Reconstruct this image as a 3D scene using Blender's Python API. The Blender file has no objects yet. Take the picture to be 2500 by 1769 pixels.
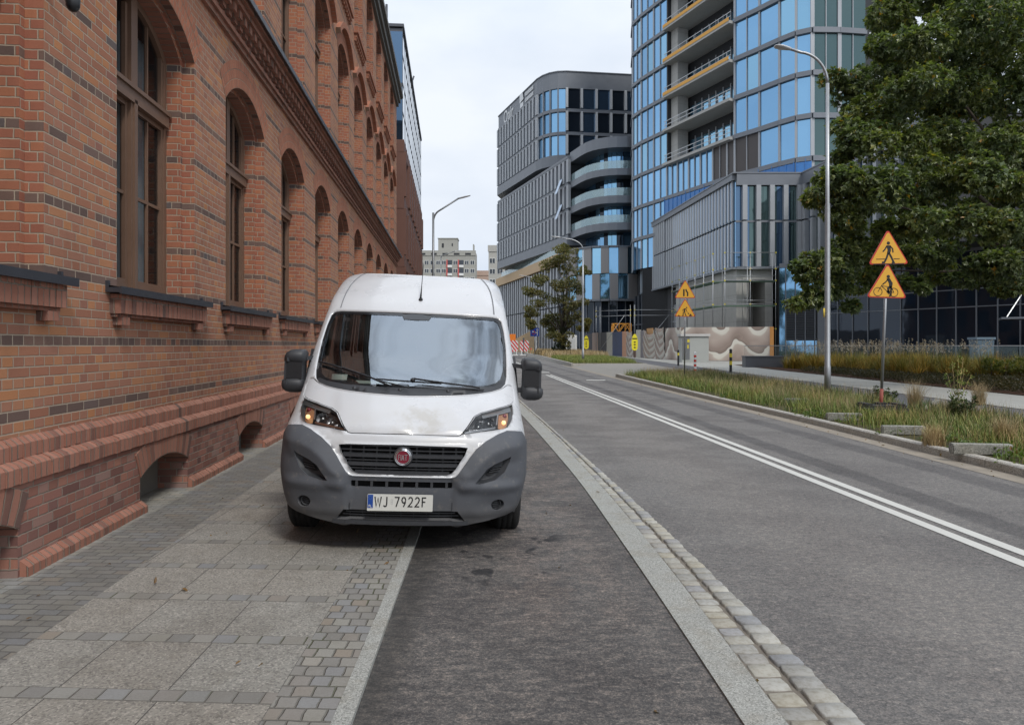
import bpy, bmesh, math, random
import numpy as np
from mathutils import Vector, Matrix
from mathutils.geometry import delaunay_2d_cdt, tessellate_polygon
random.seed(7); rng = np.random.default_rng(7)
R = math.radians
S = bpy.context.scene
COL = S.collection

# ---------------------------------------------------------------- camera, sky, sun, exposure
FP = 1736.0; HZ = 843.0; EYE = 1.65          # focal length and horizon in the photo's pixels, eye height
cd = bpy.data.cameras.new('camera'); cam = bpy.data.objects.new('camera', cd); COL.objects.link(cam)
cam.location = (0, 0, EYE); cam.rotation_euler = (R(90), 0, 0)
cd.sensor_fit = 'HORIZONTAL'; cd.sensor_width = 36; cd.lens = 36 * FP / 2500
cd.shift_y = (HZ - 884.5) / 2500; cd.clip_start = .05; cd.clip_end = 3000
S.camera = cam
S.view_settings.view_transform = 'Standard'; S.view_settings.look = 'None'
S.view_settings.exposure = 0.08; S.view_settings.gamma = 1; S.view_settings.use_curve_mapping = False
SUN_EL, SUN_AZ = 48, 152                      # azimuth clockwise from +Y: behind the camera, to its right
W = bpy.data.worlds.new('World'); S.world = W; W.use_nodes = True
wn = W.node_tree; wn.nodes.clear()
def _n(t, **k):
    n = wn.nodes.new(t)
    for a, b in k.items(): setattr(n, a, b)
    return n
sky = _n('ShaderNodeTexSky', sky_type='NISHITA', sun_disc=False, sun_elevation=R(SUN_EL), sun_rotation=R(SUN_AZ))
b1 = _n('ShaderNodeBackground'); b1.inputs['Strength'].default_value = .12
wn.links.new(sky.outputs[0], b1.inputs['Color'])
tc = _n('ShaderNodeTexCoord'); mp = _n('ShaderNodeMapping'); mp.inputs['Scale'].default_value = (1, 1, 2.2)
wn.links.new(tc.outputs['Generated'], mp.inputs['Vector'])
n1 = _n('ShaderNodeTexNoise'); n1.inputs['Scale'].default_value = 2.1; n1.inputs['Detail'].default_value = 6; n1.inputs['Roughness'].default_value = .5
n2 = _n('ShaderNodeTexNoise'); n2.inputs['Scale'].default_value = 1.3; n2.inputs['Detail'].default_value = 3
n2.inputs['Distortion'].default_value = .4
for n in (n1, n2): wn.links.new(mp.outputs[0], n.inputs['Vector'])
cr = _n('ShaderNodeValToRGB'); cr.color_ramp.elements[0].position = .36; cr.color_ramp.elements[0].color = (.66, .74, .86, 1)
cr.color_ramp.elements[1].position = .60; cr.color_ramp.elements[1].color = (.86, .91, .98, 1)
wn.links.new(n1.outputs['Fac'], cr.inputs['Fac'])
sx = _n('ShaderNodeSeparateXYZ'); wn.links.new(tc.outputs['Generated'], sx.inputs[0])       # overcast sky: brighter towards the zenith
zr = _n('ShaderNodeMapRange'); zr.interpolation_type = 'SMOOTHSTEP'
for k, v in ((1, .30), (2, .95), (3, 1.0), (4, 1.75)): zr.inputs[k].default_value = v
wn.links.new(sx.outputs[2], zr.inputs[0])
b2 = _n('ShaderNodeBackground'); wn.links.new(zr.outputs[0], b2.inputs['Strength'])
n3 = _n('ShaderNodeTexNoise'); n3.inputs['Scale'].default_value = 3.4; n3.inputs['Detail'].default_value = 7; n3.inputs['Roughness'].default_value = .55; n3.inputs['Distortion'].default_value = .6
wn.links.new(tc.outputs['Generated'], n3.inputs['Vector'])      # heavier cloud structure overhead
dk3 = _n('ShaderNodeMapRange'); dk3.interpolation_type = 'SMOOTHSTEP'
for k, v in ((1, .36), (2, .60), (3, .45), (4, 1.18)): dk3.inputs[k].default_value = v
wn.links.new(n3.outputs['Fac'], dk3.inputs[0])
hz3 = _n('ShaderNodeMapRange'); hz3.inputs[1].default_value = .45; hz3.inputs[2].default_value = .75; wn.links.new(sx.outputs[2], hz3.inputs[0])
mx3 = _n('ShaderNodeMix', data_type='FLOAT'); wn.links.new(hz3.outputs[0], mx3.inputs[0]); mx3.inputs[2].default_value = 1; wn.links.new(dk3.outputs[0], mx3.inputs[3])
mu3 = _n('ShaderNodeMath', operation='MULTIPLY'); wn.links.new(zr.outputs[0], mu3.inputs[0]); wn.links.new(mx3.outputs[0], mu3.inputs[1]); wn.links.new(mu3.outputs[0], b2.inputs['Strength'])
wn.links.new(cr.outputs[0], b2.inputs['Color'])
cf = _n('ShaderNodeMapRange'); cf.inputs['From Min'].default_value = .30; cf.inputs['From Max'].default_value = .48
cf.inputs['To Min'].default_value = .72; cf.inputs['To Max'].default_value = 1.0
wn.links.new(n2.outputs['Fac'], cf.inputs['Value'])
ms = _n('ShaderNodeMixShader'); wn.links.new(cf.outputs[0], ms.inputs[0]); wn.links.new(b1.outputs[0], ms.inputs[1]); wn.links.new(b2.outputs[0], ms.inputs[2])
wo = _n('ShaderNodeOutputWorld'); wn.links.new(ms.outputs[0], wo.inputs['Surface'])
sl = bpy.data.lights.new('sun', 'SUN'); sl.energy = 1.9; sl.angle = R(12); sl.color = (1, .96, .90)
so = bpy.data.objects.new('sun', sl); COL.objects.link(so); so.location = (20, -20, 40)
_e, _a = R(SUN_EL), R(SUN_AZ)
so.rotation_euler = Vector((-math.sin(_a) * math.cos(_e), -math.cos(_a) * math.cos(_e), -math.sin(_e))).to_track_quat('-Z', 'Y').to_euler()

# ---------------------------------------------------------------- object helpers
def tag(o, label=None, cat=None, group=None, kind=None):
    if label: o['label'] = label
    if cat: o['category'] = cat
    if group: o['group'] = group
    if kind: o['kind'] = kind
    return o
def thing(name, label, cat, loc=(0, 0, 0), rz=0, group=None):
    o = bpy.data.objects.new(name, None); COL.objects.link(o); o.empty_display_size = .2
    o.location = loc; o.rotation_euler = (0, 0, rz)
    return tag(o, label, cat, group)
class MB:
    """collects faces, builds ONE mesh object"""
    def __init__(s): s.gid = None; s.isl = []; s.v = []; s.f = []; s.mi = []; s.uv = []; s.sm = []; s.m = 0; s.smooth = False
    def face(s, pts, uv=None):
        i = len(s.v); s.v += [tuple(p) for p in pts]; s.f.append(tuple(range(i, i + len(pts)))); s.mi.append(s.m); s.sm.append(s.smooth)
        s.uv.append(uv if uv else [(0, 0)] * len(pts)); s.isl.append(s.gid if s.gid is not None else i)
    def mesh(s, vs, fs, uvs=None):
        i = len(s.v); s.v += [tuple(p) for p in vs]
        for k, f in enumerate(fs):
            s.f.append(tuple(i + a for a in f)); s.mi.append(s.m); s.sm.append(s.smooth)
            s.uv.append([uvs[a] for a in f] if uvs else [(0, 0)] * len(f)); s.isl.append(s.gid if s.gid is not None else i)
    def box(s, x0, x1, y0, y1, z0, z1, M=None, uvw=False):
        c = [(x, y, z) for z in (z0, z1) for y in (y0, y1) for x in (x0, x1)]
        if M: c = [M @ Vector(p) for p in c]
        F = [(0, 2, 3, 1), (4, 5, 7, 6), (0, 1, 5, 4), (1, 3, 7, 5), (3, 2, 6, 7), (2, 0, 4, 6)]
        L = [(x, y, z) for z in (z0, z1) for y in (y0, y1) for x in (x0, x1)]
        ax = [(0, 1), (0, 1), (0, 2), (1, 2), (0, 2), (1, 2)]
        i = len(s.v); s.v += [tuple(p) for p in c]
        for f, (a, b) in zip(F, ax):
            s.f.append(tuple(i + k for k in f)); s.mi.append(s.m); s.sm.append(False); s.uv.append([(L[k][a], L[k][b]) for k in f]); s.isl.append(s.gid if s.gid is not None else i)
    def bar(s, a, b, w, h=None, up=(0, 0, 1)):
        a = Vector(a); b = Vector(b); h = h or w; d = (b - a).normalized(); u = Vector(up)
        if abs(d.dot(u)) > .98: u = Vector((1, 0, 0))
        r = d.cross(u).normalized() * w / 2; t = r.cross(d).normalized() * h / 2
        c = [a - r - t, a + r - t, a + r + t, a - r + t, b - r - t, b + r - t, b + r + t, b - r + t]
        s.mesh(c, [(0, 3, 2, 1), (4, 5, 6, 7), (0, 1, 5, 4), (1, 2, 6, 5), (2, 3, 7, 6), (3, 0, 4, 7)])
    def tube(s, pts, r, n=8, cap=True):
        P = [Vector(p) for p in pts]; rr = r if hasattr(r, '__len__') else [r] * len(P); rings = []; u0 = None
        vs = []
        for i, p in enumerate(P):
            d = (P[min(i + 1, len(P) - 1)] - P[max(i - 1, 0)]).normalized()
            if u0 is None: u0 = d.orthogonal().normalized()
            u = (u0 - d * u0.dot(d)).normalized(); u0 = u; w = d.cross(u)
            vs += [p + (u * math.cos(2 * math.pi * k / n) + w * math.sin(2 * math.pi * k / n)) * rr[i] for k in range(n)]
        fs = [(i * n + k, i * n + (k + 1) % n, (i + 1) * n + (k + 1) % n, (i + 1) * n + k) for i in range(len(P) - 1) for k in range(n)]
        if cap: fs += [tuple(reversed(range(n))), tuple(range((len(P) - 1) * n, len(P) * n))]
        o = s.smooth; s.smooth = True; s.mesh(vs, fs); s.smooth = o
        if cap: s.sm[-1] = s.sm[-2] = False
    def lathe(s, c, prof, n=24, axis='z'):
        c = Vector(c); vs = []
        for r, h in prof:
            for k in range(n):
                a = 2 * math.pi * k / n; x, y = r * math.cos(a), r * math.sin(a)
                vs.append(c + Vector({'z': (x, y, h), 'y': (x, h, y), 'x': (h, x, y)}[axis]))
        fs = [(i * n + k, i * n + (k + 1) % n, (i + 1) * n + (k + 1) % n, (i + 1) * n + k) for i in range(len(prof) - 1) for k in range(n)]
        o = s.smooth; s.smooth = True; s.mesh(vs, fs); s.smooth = o
    def poly(s, outer, holes=(), f=lambda a, b: (a, 0, b), uv=True, flip=False):
        """flat polygon with holes in a 2-D domain mapped by f"""
        loops = [list(outer)] + [list(h) for h in holes]
        pts = [p for l in loops for p in l]
        tr = tessellate_polygon([[Vector((p[0], p[1], 0)) for p in l] for l in loops])
        vs = [f(*p) for p in pts]; fs = []
        for t in tr:
            a, b, c = [pts[k] for k in t]
            ar = (b[0] - a[0]) * (c[1] - a[1]) - (c[0] - a[0]) * (b[1] - a[1])
            if abs(ar) < 1e-9: continue
            fs.append(tuple(t) if (ar > 0) != flip else tuple(reversed(t)))
        s.mesh(vs, fs, [(p[0], p[1]) for p in pts])
    def prism(s, pts, f0, f1, flip=False):
        """closed outline (a,b) extruded between two mapping functions, with both caps"""
        g0 = s.gid; s.gid = len(s.v) if g0 is None else g0; s.poly(pts, (), f0, flip=flip); s.poly(pts, (), f1, flip=not flip)
        n = len(pts)
        for i in range(n):
            a, b = pts[i], pts[(i + 1) % n]; s.face([f0(*a), f0(*b), f1(*b), f1(*a)])
        s.gid = g0
    def build(s, name, mats, parent=None, fix=False):
        me = bpy.data.meshes.new(name); me.from_pydata(s.v, [], s.f)
        for m in (mats if isinstance(mats, (list, tuple)) else [mats]): me.materials.append(m)
        me.polygons.foreach_set('material_index', s.mi); me.polygons.foreach_set('use_smooth', s.sm)
        ul = me.uv_layers.new(name='UVMap'); ul.data.foreach_set('uv', [c for u in s.uv for p in u for c in p])
        if fix:
            bm = bmesh.new(); bm.from_mesh(me); bmesh.ops.remove_doubles(bm, verts=bm.verts, dist=1e-5)
            bmesh.ops.recalc_face_normals(bm, faces=bm.faces); bm.to_mesh(me); bm.free()
        me.update(); o = bpy.data.objects.new(name, me); COL.objects.link(o); o.parent = parent
        return o
def build_split(mb, name, mats, parent, loc0, limit=100, cell=None):
    """every piece a part of its own; past the limit the smallest in view become one stuff part"""
    isl = {}
    for k, g in enumerate(mb.isl): isl.setdefault(g, []).append(k)
    rank = []
    for g, fs in isl.items():
        P = np.array([mb.v[i] for f in fs for i in mb.f[f]]); c = P.mean(0); d = max(c[1], 1)
        u = c[0] / d; w = (c[2] - EYE) / d; vis = abs(u) < .73 and -.55 < w < .50; rank.append((-(np.ptp(P, 0) ** 2).sum() ** .5 / d - (10 if vis else 0), g))
    rank.sort(); keep = [g for _, g in rank[:limit]]; rest = [g for _, g in rank[limit:]]; out = []
    def mk(gs, stuff=False):
        m = MB()
        for g in gs:
            for f in isl[g]:
                i0 = len(m.v); m.v += [mb.v[i] for i in mb.f[f]]; m.f.append(tuple(range(i0, i0 + len(mb.f[f])))); m.mi.append(mb.mi[f]); m.sm.append(mb.sm[f]); m.uv.append(mb.uv[f])
        ml = list(mats) if isinstance(mats, (list, tuple)) else [mats]
        if not stuff: u = m.mi[0]; m.mi = [0] * len(m.mi); ml = [ml[u]]
        o = m.build(name, ml, parent); o.location = -loc0
        if stuff: o['kind'] = 'stuff'
        return o
    for g in keep: out.append(mk([g]))
    if rest: out.append(mk(rest, True))
    return out
def fast(name, V, Fq, mats, parent=None, mi=None, smooth=False):
    me = bpy.data.meshes.new(name); V = np.asarray(V, 'f'); Fq = np.asarray(Fq, 'i'); k = Fq.shape[1]
    me.vertices.add(len(V)); me.vertices.foreach_set('co', V.ravel()); me.loops.add(Fq.size); me.loops.foreach_set('vertex_index', Fq.ravel())
    me.polygons.add(len(Fq)); me.polygons.foreach_set('loop_start', np.arange(0, Fq.size, k, dtype='i'))
    for m in (mats if isinstance(mats, (list, tuple)) else [mats]): me.materials.append(m)
    if mi is not None: me.polygons.foreach_set('material_index', np.asarray(mi, 'i'))
    me.polygons.foreach_set('use_smooth', [smooth] * len(Fq))
    me.update(calc_edges=True); o = bpy.data.objects.new(name, me); COL.objects.link(o); o.parent = parent
    return o
def dup(o, parent=None, loc=None, rz=None):
    c = o.copy(); COL.objects.link(c)
    if parent is not None: c.parent = parent
    if loc is not None: c.location = loc
    if rz is not None: c.rotation_euler = (0, 0, rz)
    for ch in list(o.children): dup(ch, c)
    return c
def lerp(Y, tab):
    return float(np.interp(Y, [t[0] for t in tab], [t[1] for t in tab]))
def text_faces(txt, size, font_w=1.0, bold=0.0):
    c = bpy.data.curves.new('t', 'FONT'); c.body = txt; c.size = size; c.offset = bold; c.align_x = 'CENTER'; c.align_y = 'CENTER'; c.resolution_u = 3
    o = bpy.data.objects.new('t', c); me = bpy.data.meshes.new_from_object(o)
    vs = [(v.co.x * font_w, v.co.y) for v in me.vertices]; fs = [tuple(p.vertices) for p in me.polygons]
    bpy.data.objects.remove(o); bpy.data.meshes.remove(me); return vs, fs
def ribbon(mb, pts, w, f):
    """flat stroke of width w along (a,b) points, mapped by f"""
    P = [Vector((p[0], p[1])) for p in pts]
    L = []
    for i, p in enumerate(P):
        d1 = (P[i] - P[i - 1]).normalized() if i else (P[1] - P[0]).normalized()
        d2 = (P[i + 1] - P[i]).normalized() if i < len(P) - 1 else d1
        d = (d1 + d2); d = d.normalized() if d.length > 1e-6 else d1
        n = Vector((-d.y, d.x)); k = 1 / max(.5, abs(n.dot(Vector((-d1.y, d1.x)))))
        L.append((p + n * w / 2 * k, p - n * w / 2 * k))
    for i in range(len(L) - 1):
        a, b = L[i]; c, d = L[i + 1]; mb.face([f(*b), f(*d), f(*c), f(*a)])

# ---------------------------------------------------------------- material helpers
class T:
    def __init__(s, name):
        s.m = bpy.data.materials.new(name); s.m.use_nodes = True; s.t = s.m.node_tree; s.t.nodes.clear()
        s.out = s.t.nodes.new('ShaderNodeOutputMaterial')
    def n(s, ty, **k):
        n = s.t.nodes.new(ty)
        for a, b in k.items(): setattr(n, a, b)
        return n
    def put(s, sock, v):
        if isinstance(v, bpy.types.NodeSocket): s.t.links.new(v, sock)
        elif isinstance(v, (tuple, list)): sock.default_value = tuple(v) + ((1,) if len(v) == 3 and len(sock.default_value) == 4 else ())
        else: sock.default_value = v
    def math(s, op, a, b=0.0, c=None):
        n = s.n('ShaderNodeMath', operation=op); s.put(n.inputs[0], a); s.put(n.inputs[1], b)
        if c is not None: s.put(n.inputs[2], c)
        return n.outputs[0]
    def add(s, a, b): return s.math('ADD', a, b)
    def sub(s, a, b): return s.math('SUBTRACT', a, b)
    def mul(s, a, b): return s.math('MULTIPLY', a, b)
    def fl(s, a): return s.math('FLOOR', a)
    def fr(s, a): return s.math('FRACT', a)
    def gt(s, a, b): return s.math('GREATER_THAN', a, b)
    def step(s, v, lo, hi, a=0.0, b=1.0):
        n = s.n('ShaderNodeMapRange', interpolation_type='SMOOTHSTEP'); s.put(n.inputs[0], v)
        n.inputs[1].default_value = lo; n.inputs[2].default_value = hi; n.inputs[3].default_value = a; n.inputs[4].default_value = b
        return n.outputs[0]
    def xyz(s, v):
        n = s.n('ShaderNodeSeparateXYZ'); s.put(n.inputs[0], v); return n.outputs
    def vec(s, x, y=0.0, z=0.0):
        n = s.n('ShaderNodeCombineXYZ'); s.put(n.inputs[0], x); s.put(n.inputs[1], y); s.put(n.inputs[2], z); return n.outputs[0]
    def co(s, k='Object'): return s.n('ShaderNodeTexCoord').outputs[k]
    def pos(s): return s.n('ShaderNodeNewGeometry').outputs['Position']
    def noise(s, v, sc, det=3, rough=.5, dist=0, dim='3D'):
        n = s.n('ShaderNodeTexNoise'); s.put(n.inputs['Vector'], v); n.inputs['Scale'].default_value = sc
        n.inputs['Detail'].default_value = det; n.inputs['Roughness'].default_value = rough; n.inputs['Distortion'].default_value = dist
        return n.outputs['Fac']
    def vor(s, v, sc, feat='F1', out='Distance'):
        n = s.n('ShaderNodeTexVoronoi', feature=feat); s.put(n.inputs['Vector'], v); n.inputs['Scale'].default_value = sc; return n.outputs[out]
    def white(s, v):
        n = s.n('ShaderNodeTexWhiteNoise', noise_dimensions='3D'); s.put(n.inputs['Vector'], v); return n.outputs['Value']
    def ramp(s, f, st, interp='LINEAR'):
        n = s.n('ShaderNodeValToRGB'); s.put(n.inputs[0], f); r = n.color_ramp; r.interpolation = interp
        while len(r.elements) > 1: r.elements.remove(r.elements[-1])
        for i, (p, c) in enumerate(st):
            e = r.elements[0] if i == 0 else r.elements.new(p); e.position = p
            e.color = tuple(c) + (1,) if hasattr(c, '__len__') else (c, c, c, 1)
        return n.outputs[0]
    def mix(s, f, a, b, bt='MIX'):
        n = s.n('ShaderNodeMix', data_type='RGBA', blend_type=bt); s.put(n.inputs[0], f); s.put(n.inputs[6], a); s.put(n.inputs[7], b); return n.outputs[2]
    def bump(s, h, st=.5, d=.01, nrm=None):
        n = s.n('ShaderNodeBump'); s.put(n.inputs['Height'], h); n.inputs['Strength'].default_value = st; n.inputs['Distance'].default_value = d
        if nrm is not None: s.put(n.inputs['Normal'], nrm)
        return n.outputs[0]
    def pbr(s, col, rough=.7, metal=0.0, nrm=None, spec=.5, coat=0.0, em=None, emk=0.0, sub=0, trans=0.0):
        p = s.n('ShaderNodeBsdfPrincipled'); s.put(p.inputs['Base Color'], col); s.put(p.inputs['Roughness'], rough); s.put(p.inputs['Metallic'], metal)
        p.inputs['Specular IOR Level'].default_value = spec; p.inputs['Coat Weight'].default_value = coat
        p.inputs['Coat Roughness'].default_value = .06
        if nrm is not None: s.put(p.inputs['Normal'], nrm)
        if em is not None: s.put(p.inputs['Emission Color'], em); p.inputs['Emission Strength'].default_value = emk
        s.t.links.new(p.outputs[0], s.out.inputs[0]); s.p = p
        return s.m
def simple(name, col, rough=.6, metal=0.0, var=.12, sc=6, bump=.0, spec=.5, coat=0.0):
    t = T(name); v = t.co()
    n = t.noise(v, sc, 4, .6); c = t.mix(n, [x * (1 - var) for x in col], [min(1, x * (1 + var)) for x in col])
    n2 = t.noise(v, sc * 9, 3, .6); c = t.mix(t.mul(n2, var), c, [x * .7 for x in col])
    nr = t.bump(n2, bump, .01) if bump else None
    return t.pbr(c, t.step(n, .3, .7, rough * .9, min(1, rough * 1.1)), metal, nr, spec, coat)

def brickmat(name, rh, w0, w1, pal, dark=None, mortar=(.45, .36, .275), jw=.0060, src='uv', jag=.0015, bstr=.8, var=.35):
    """bond of bricks on UV metres: row height rh, brick widths of alternate rows, palette stops, dark band every `dark` rows"""
    t = T(name); uv = t.co('UV'); x, y, _ = t.xyz(uv)
    nz = t.sub(t.noise(uv, 22, 2), .5); nz2 = t.sub(t.noise(t.vec(y, x, 3.0), 22, 2), .5)
    x = t.add(x, t.mul(nz, jag * 5)); y = t.add(y, t.mul(nz2, jag * 4))
    r = t.fl(t.math('DIVIDE', y, rh)); par = t.math('FLOORED_MODULO', r, 2.0)
    bw = t.add(w0, t.mul(par, w1 - w0)); q4 = t.math('FLOORED_MODULO', t.fl(t.mul(r, .5)), 2.0)
    off = t.add(t.mul(par, w0 * .25 if w1 != w0 else w0 * .5), t.mul(q4, w0 * .5 if w1 != w0 else 0.0))
    off = t.add(off, t.mul(t.white(t.vec(r, 7.0, 1.0)), .014))
    xx = t.math('DIVIDE', t.add(x, off), bw); c = t.fl(xx); fx = t.fr(xx); fy = t.fr(t.math('DIVIDE', y, rh))
    dx = t.mul(t.math('MINIMUM', fx, t.sub(1.0, fx)), bw); dy = t.mul(t.math('MINIMUM', fy, t.sub(1.0, fy)), rh)
    d = t.math('MINIMUM', dx, dy)
    jm = t.step(d, jw * .55, jw * 1.25)                       # 1 on brick
    wv = t.white(t.vec(c, r, 2.0)); wv2 = t.white(t.vec(c, r, 9.0))
    col = t.ramp(wv, pal)
    if dark:
        db = t.math('LESS_THAN', t.math('FLOORED_MODULO', t.add(r, float(dark[1]) + .5), float(dark[0])), 1.0)
        dc = t.ramp(wv2, [(0, (.135, .092, .080)), (.5, (.175, .115, .095)), (.8, (.22, .135, .105)), (1, (.14, .115, .112))])
        db = t.mul(db, t.gt(wv, .05)); col = t.mix(db, col, dc)
    soot = t.step(t.noise(t.vec(x, t.mul(y, .35), 4.0), 1.1, 5, .68), .50, .72, 0, .55); big = t.noise(uv, .7, 4, .6); fine = t.noise(uv, 60, 4, .7)
    col = t.mix(t.step(big, .35, .75, 0, var), col, t.mix(1.0, col, (.62, .60, .60), 'MULTIPLY'))
    col = t.mix(t.mul(fine, .5), col, t.mix(1.0, col, (.55, .52, .50), 'MULTIPLY'))
    col = t.mix(soot, col, t.mix(1.0, col, (.60, .60, .62), 'MULTIPLY'))
    mc = t.mix(t.noise(uv, 9, 3), mortar, [a * .62 for a in mortar])
    col = t.mix(jm, mc, col)
    h = t.add(t.add(jm, t.mul(fine, .25)), t.mul(wv2, .30))
    return t.pbr(col, .88, 0, t.bump(h, bstr, .006), .25)
BP = [(0, (.35, .155, .098)), (.25, (.41, .185, .112)), (.5, (.385, .185, .125)), (.72, (.45, .215, .122)), (.88, (.50, .225, .105)), (1, (.31, .145, .108))]
m_brick = brickmat('brick_wall_bond', .0785, .26, .13, BP, dark=(7, 0))
m_brickw = brickmat('brick_reveal', .0785, .26, .13, [(0, (.34, .13, .085)), (.5, (.40, .158, .098)), (1, (.45, .185, .10))], dark=(7, 0))
m_plinth = brickmat('brick_plinth', .0785, .26, .13, [(0, (.17, .085, .073)), (.2, (.29, .135, .10)), (.45, (.36, .165, .125)), (.7, (.22, .115, .098)), (.85, (.40, .185, .13)), (1, (.29, .20, .175))], mortar=(.30, .245, .20), jag=.003)
m_rowlock = brickmat('brick_header_course', .26, .0785, .0785, [(0, (.31, .135, .092)), (.4, (.36, .165, .115)), (.8, (.40, .19, .135)), (.93, (.25, .12, .09)), (1, (.15, .095, .08))], mortar=(.27, .21, .165), jag=.004, bstr=1.0)
m_arch = brickmat('brick_arch_ring', .13, .0785, .0785, [(0, (.37, .145, .09)), (.6, (.42, .165, .10)), (1, (.46, .185, .11))], mortar=(.36, .25, .18), jag=.002)
# ---------------------------------------------------------------- ground materials
def granite_color(t, v, c1=(.30, .285, .265), c2=(.16, .15, .145), c3=(.46, .43, .40), sc=150):
    a = t.vor(v, sc, out='Color'); r = t.xyz(a)[0]
    c = t.ramp(r, [(0, c2), (.35, c1), (.7, c1), (.85, c3), (1, c2)])
    return t.mix(t.mul(t.noise(v, 3, 4), .35), c, [x * .62 for x in c1])
def setts(t, v, w, h, cx=0.0, stag=.5, jit=.02):
    """returns (mask on stone, random per stone, edge distance)"""
    x, y, _ = t.xyz(v); n = t.sub(t.noise(v, 12, 2), .5); x = t.add(x, t.mul(n, jit)); y = t.add(y, t.mul(t.sub(t.noise(t.vec(y, x, 5.0), 12, 2), .5), jit))
    r = t.fl(t.math('DIVIDE', y, h)); off = t.add(t.mul(t.math('FLOORED_MODULO', r, 2.0), w * stag), t.mul(t.white(t.vec(r, 1.0, 1.0)), w * .12))
    xx = t.math('DIVIDE', t.add(x, off), w); c = t.fl(xx); fx = t.fr(xx); fy = t.fr(t.math('DIVIDE', y, h))
    dx = t.mul(t.math('MINIMUM', fx, t.sub(1.0, fx)), w); dy = t.mul(t.math('MINIMUM', fy, t.sub(1.0, fy)), h)
    d = t.math('MINIMUM', dx, dy); return t.step(d, .002, .007), t.white(t.vec(c, r, 3.0)), d
def mk_sidewalk():
    t = T('sidewalk_paving'); P = t.pos(); X, Y, Z = t.xyz(P)
    u = t.add(X, t.mul(Y, .028)); v = t.add(Y, t.mul(X, .050)); wd = t.add(X, t.mul(Y, .0816)); q = t.vec(u, v, 0.0)
    # granite slabs, three columns, with a cross strip of setts between the rows
    vr = t.math('DIVIDE', t.add(v, .02), .640); fy = t.mul(t.fr(vr), .640); row = t.fl(vr)
    su = t.math('DIVIDE', t.add(u, 1.003), .5335); col = t.fl(su); fx = t.mul(t.fr(su), .5335)
    dj = t.math('MINIMUM', t.math('MINIMUM', fx, t.sub(.5335, fx)), t.math('MINIMUM', t.math('ABSOLUTE', t.sub(fy, .105)), t.sub(.640, fy)))
    slab_rand = t.white(t.vec(col, row, 1.0))
    g = granite_color(t, P, sc=105); g = t.mix(t.mul(slab_rand, .45), g, t.mix(1.0, g, (.98, .90, .84), 'MULTIPLY')); g = t.mix(1.0, g, (.93, .945, .91), 'MULTIPLY')
    g = t.mix(t.step(t.noise(P, 6, 6, .75), .50, .66, 0, .5), g, t.mix(1.0, g, (.72, .70, .67), 'MULTIPLY')); g = t.mix(t.step(t.noise(P, .9, 5, .6), .42, .7, 0, .6), g, t.mix(1.0, g, (.66, .63, .61), 'MULTIPLY'))
    jm = t.step(dj, .0012, .004); g = t.mix(jm, (.10, .095, .085), g)
    sp = [(0, (.185, .180, .170)), (.3, (.215, .205, .188)), (.6, (.240, .232, .208)), (.8, (.205, .208, .212)), (.95, (.225, .195, .16)), (1, (.27, .26, .235))]
    m1, r1, d1 = setts(t, q, .098, .105, jit=.022); m2, r2, d2 = setts(t, t.vec(u, v, 1.0), .15, .085, jit=.016)
    m3, r3, d3 = setts(t, t.vec(u, t.add(v, .02), 2.0), .128, .64, stag=.3, jit=.012)
    gr = t.noise(P, 90, 3, .7)
    def sc(r, dk): 
        c = t.ramp(r, [(p, [k * dk for k in cc]) for p, cc in sp]); c = t.mix(t.mul(gr, .7), c, t.mix(1.0, c, (.5, .48, .46), 'MULTIPLY'))
        return t.mix(t.step(t.noise(P, 2.2, 4, .6), .4, .7, 0, .45), c, t.mix(1.0, c, (.70, .67, .60), 'MULTIPLY'))
    moss = t.step(t.noise(P, 1.7, 4, .6), .5, .62)
    jc = t.mix(moss, (.155, .147, .128), (.105, .11, .065))
    cB = t.mix(m1, jc, sc(r1, 1.30)); cW = t.mix(m2, (.13, .125, .115), sc(r2, 1.0)); cX = t.mix(m3, jc, sc(r3, 1.26))
    wallstrip = t.step(t.add(wd, t.mul(t.noise(P, 7, 3), .06)), -2.95, -2.88); cW = t.mix(t.sub(1.0, wallstrip), cW, t.mix(1.0, cW, (1.45, 1.45, 1.4), 'MULTIPLY'))
    inx = t.math('LESS_THAN', fy, .105); c = t.mix(inx, g, cX); h = t.mix(inx, t.vec(t.mul(jm, .6)), t.vec(m3))
    inW = t.math('LESS_THAN', wd, -2.325); c = t.mix(inW, c, cW); h = t.mix(inW, h, t.vec(t.add(m2, t.mul(r2, .3))))
    inB = t.gt(u, -1.003); c = t.mix(inB, c, cB); h = t.mix(inB, h, t.vec(t.add(t.mul(m1, 1.3), t.mul(r1, .4))))
    hh = t.add(t.xyz(h)[0], t.mul(gr, .2))
    sl = t.noise(P, 220, 2, .6)
    return t.pbr(c, t.step(sl, .3, .7, .62, .9), 0, t.bump(hh, .9, .008), .35)
m_sidewalk = mk_sidewalk()
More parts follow.
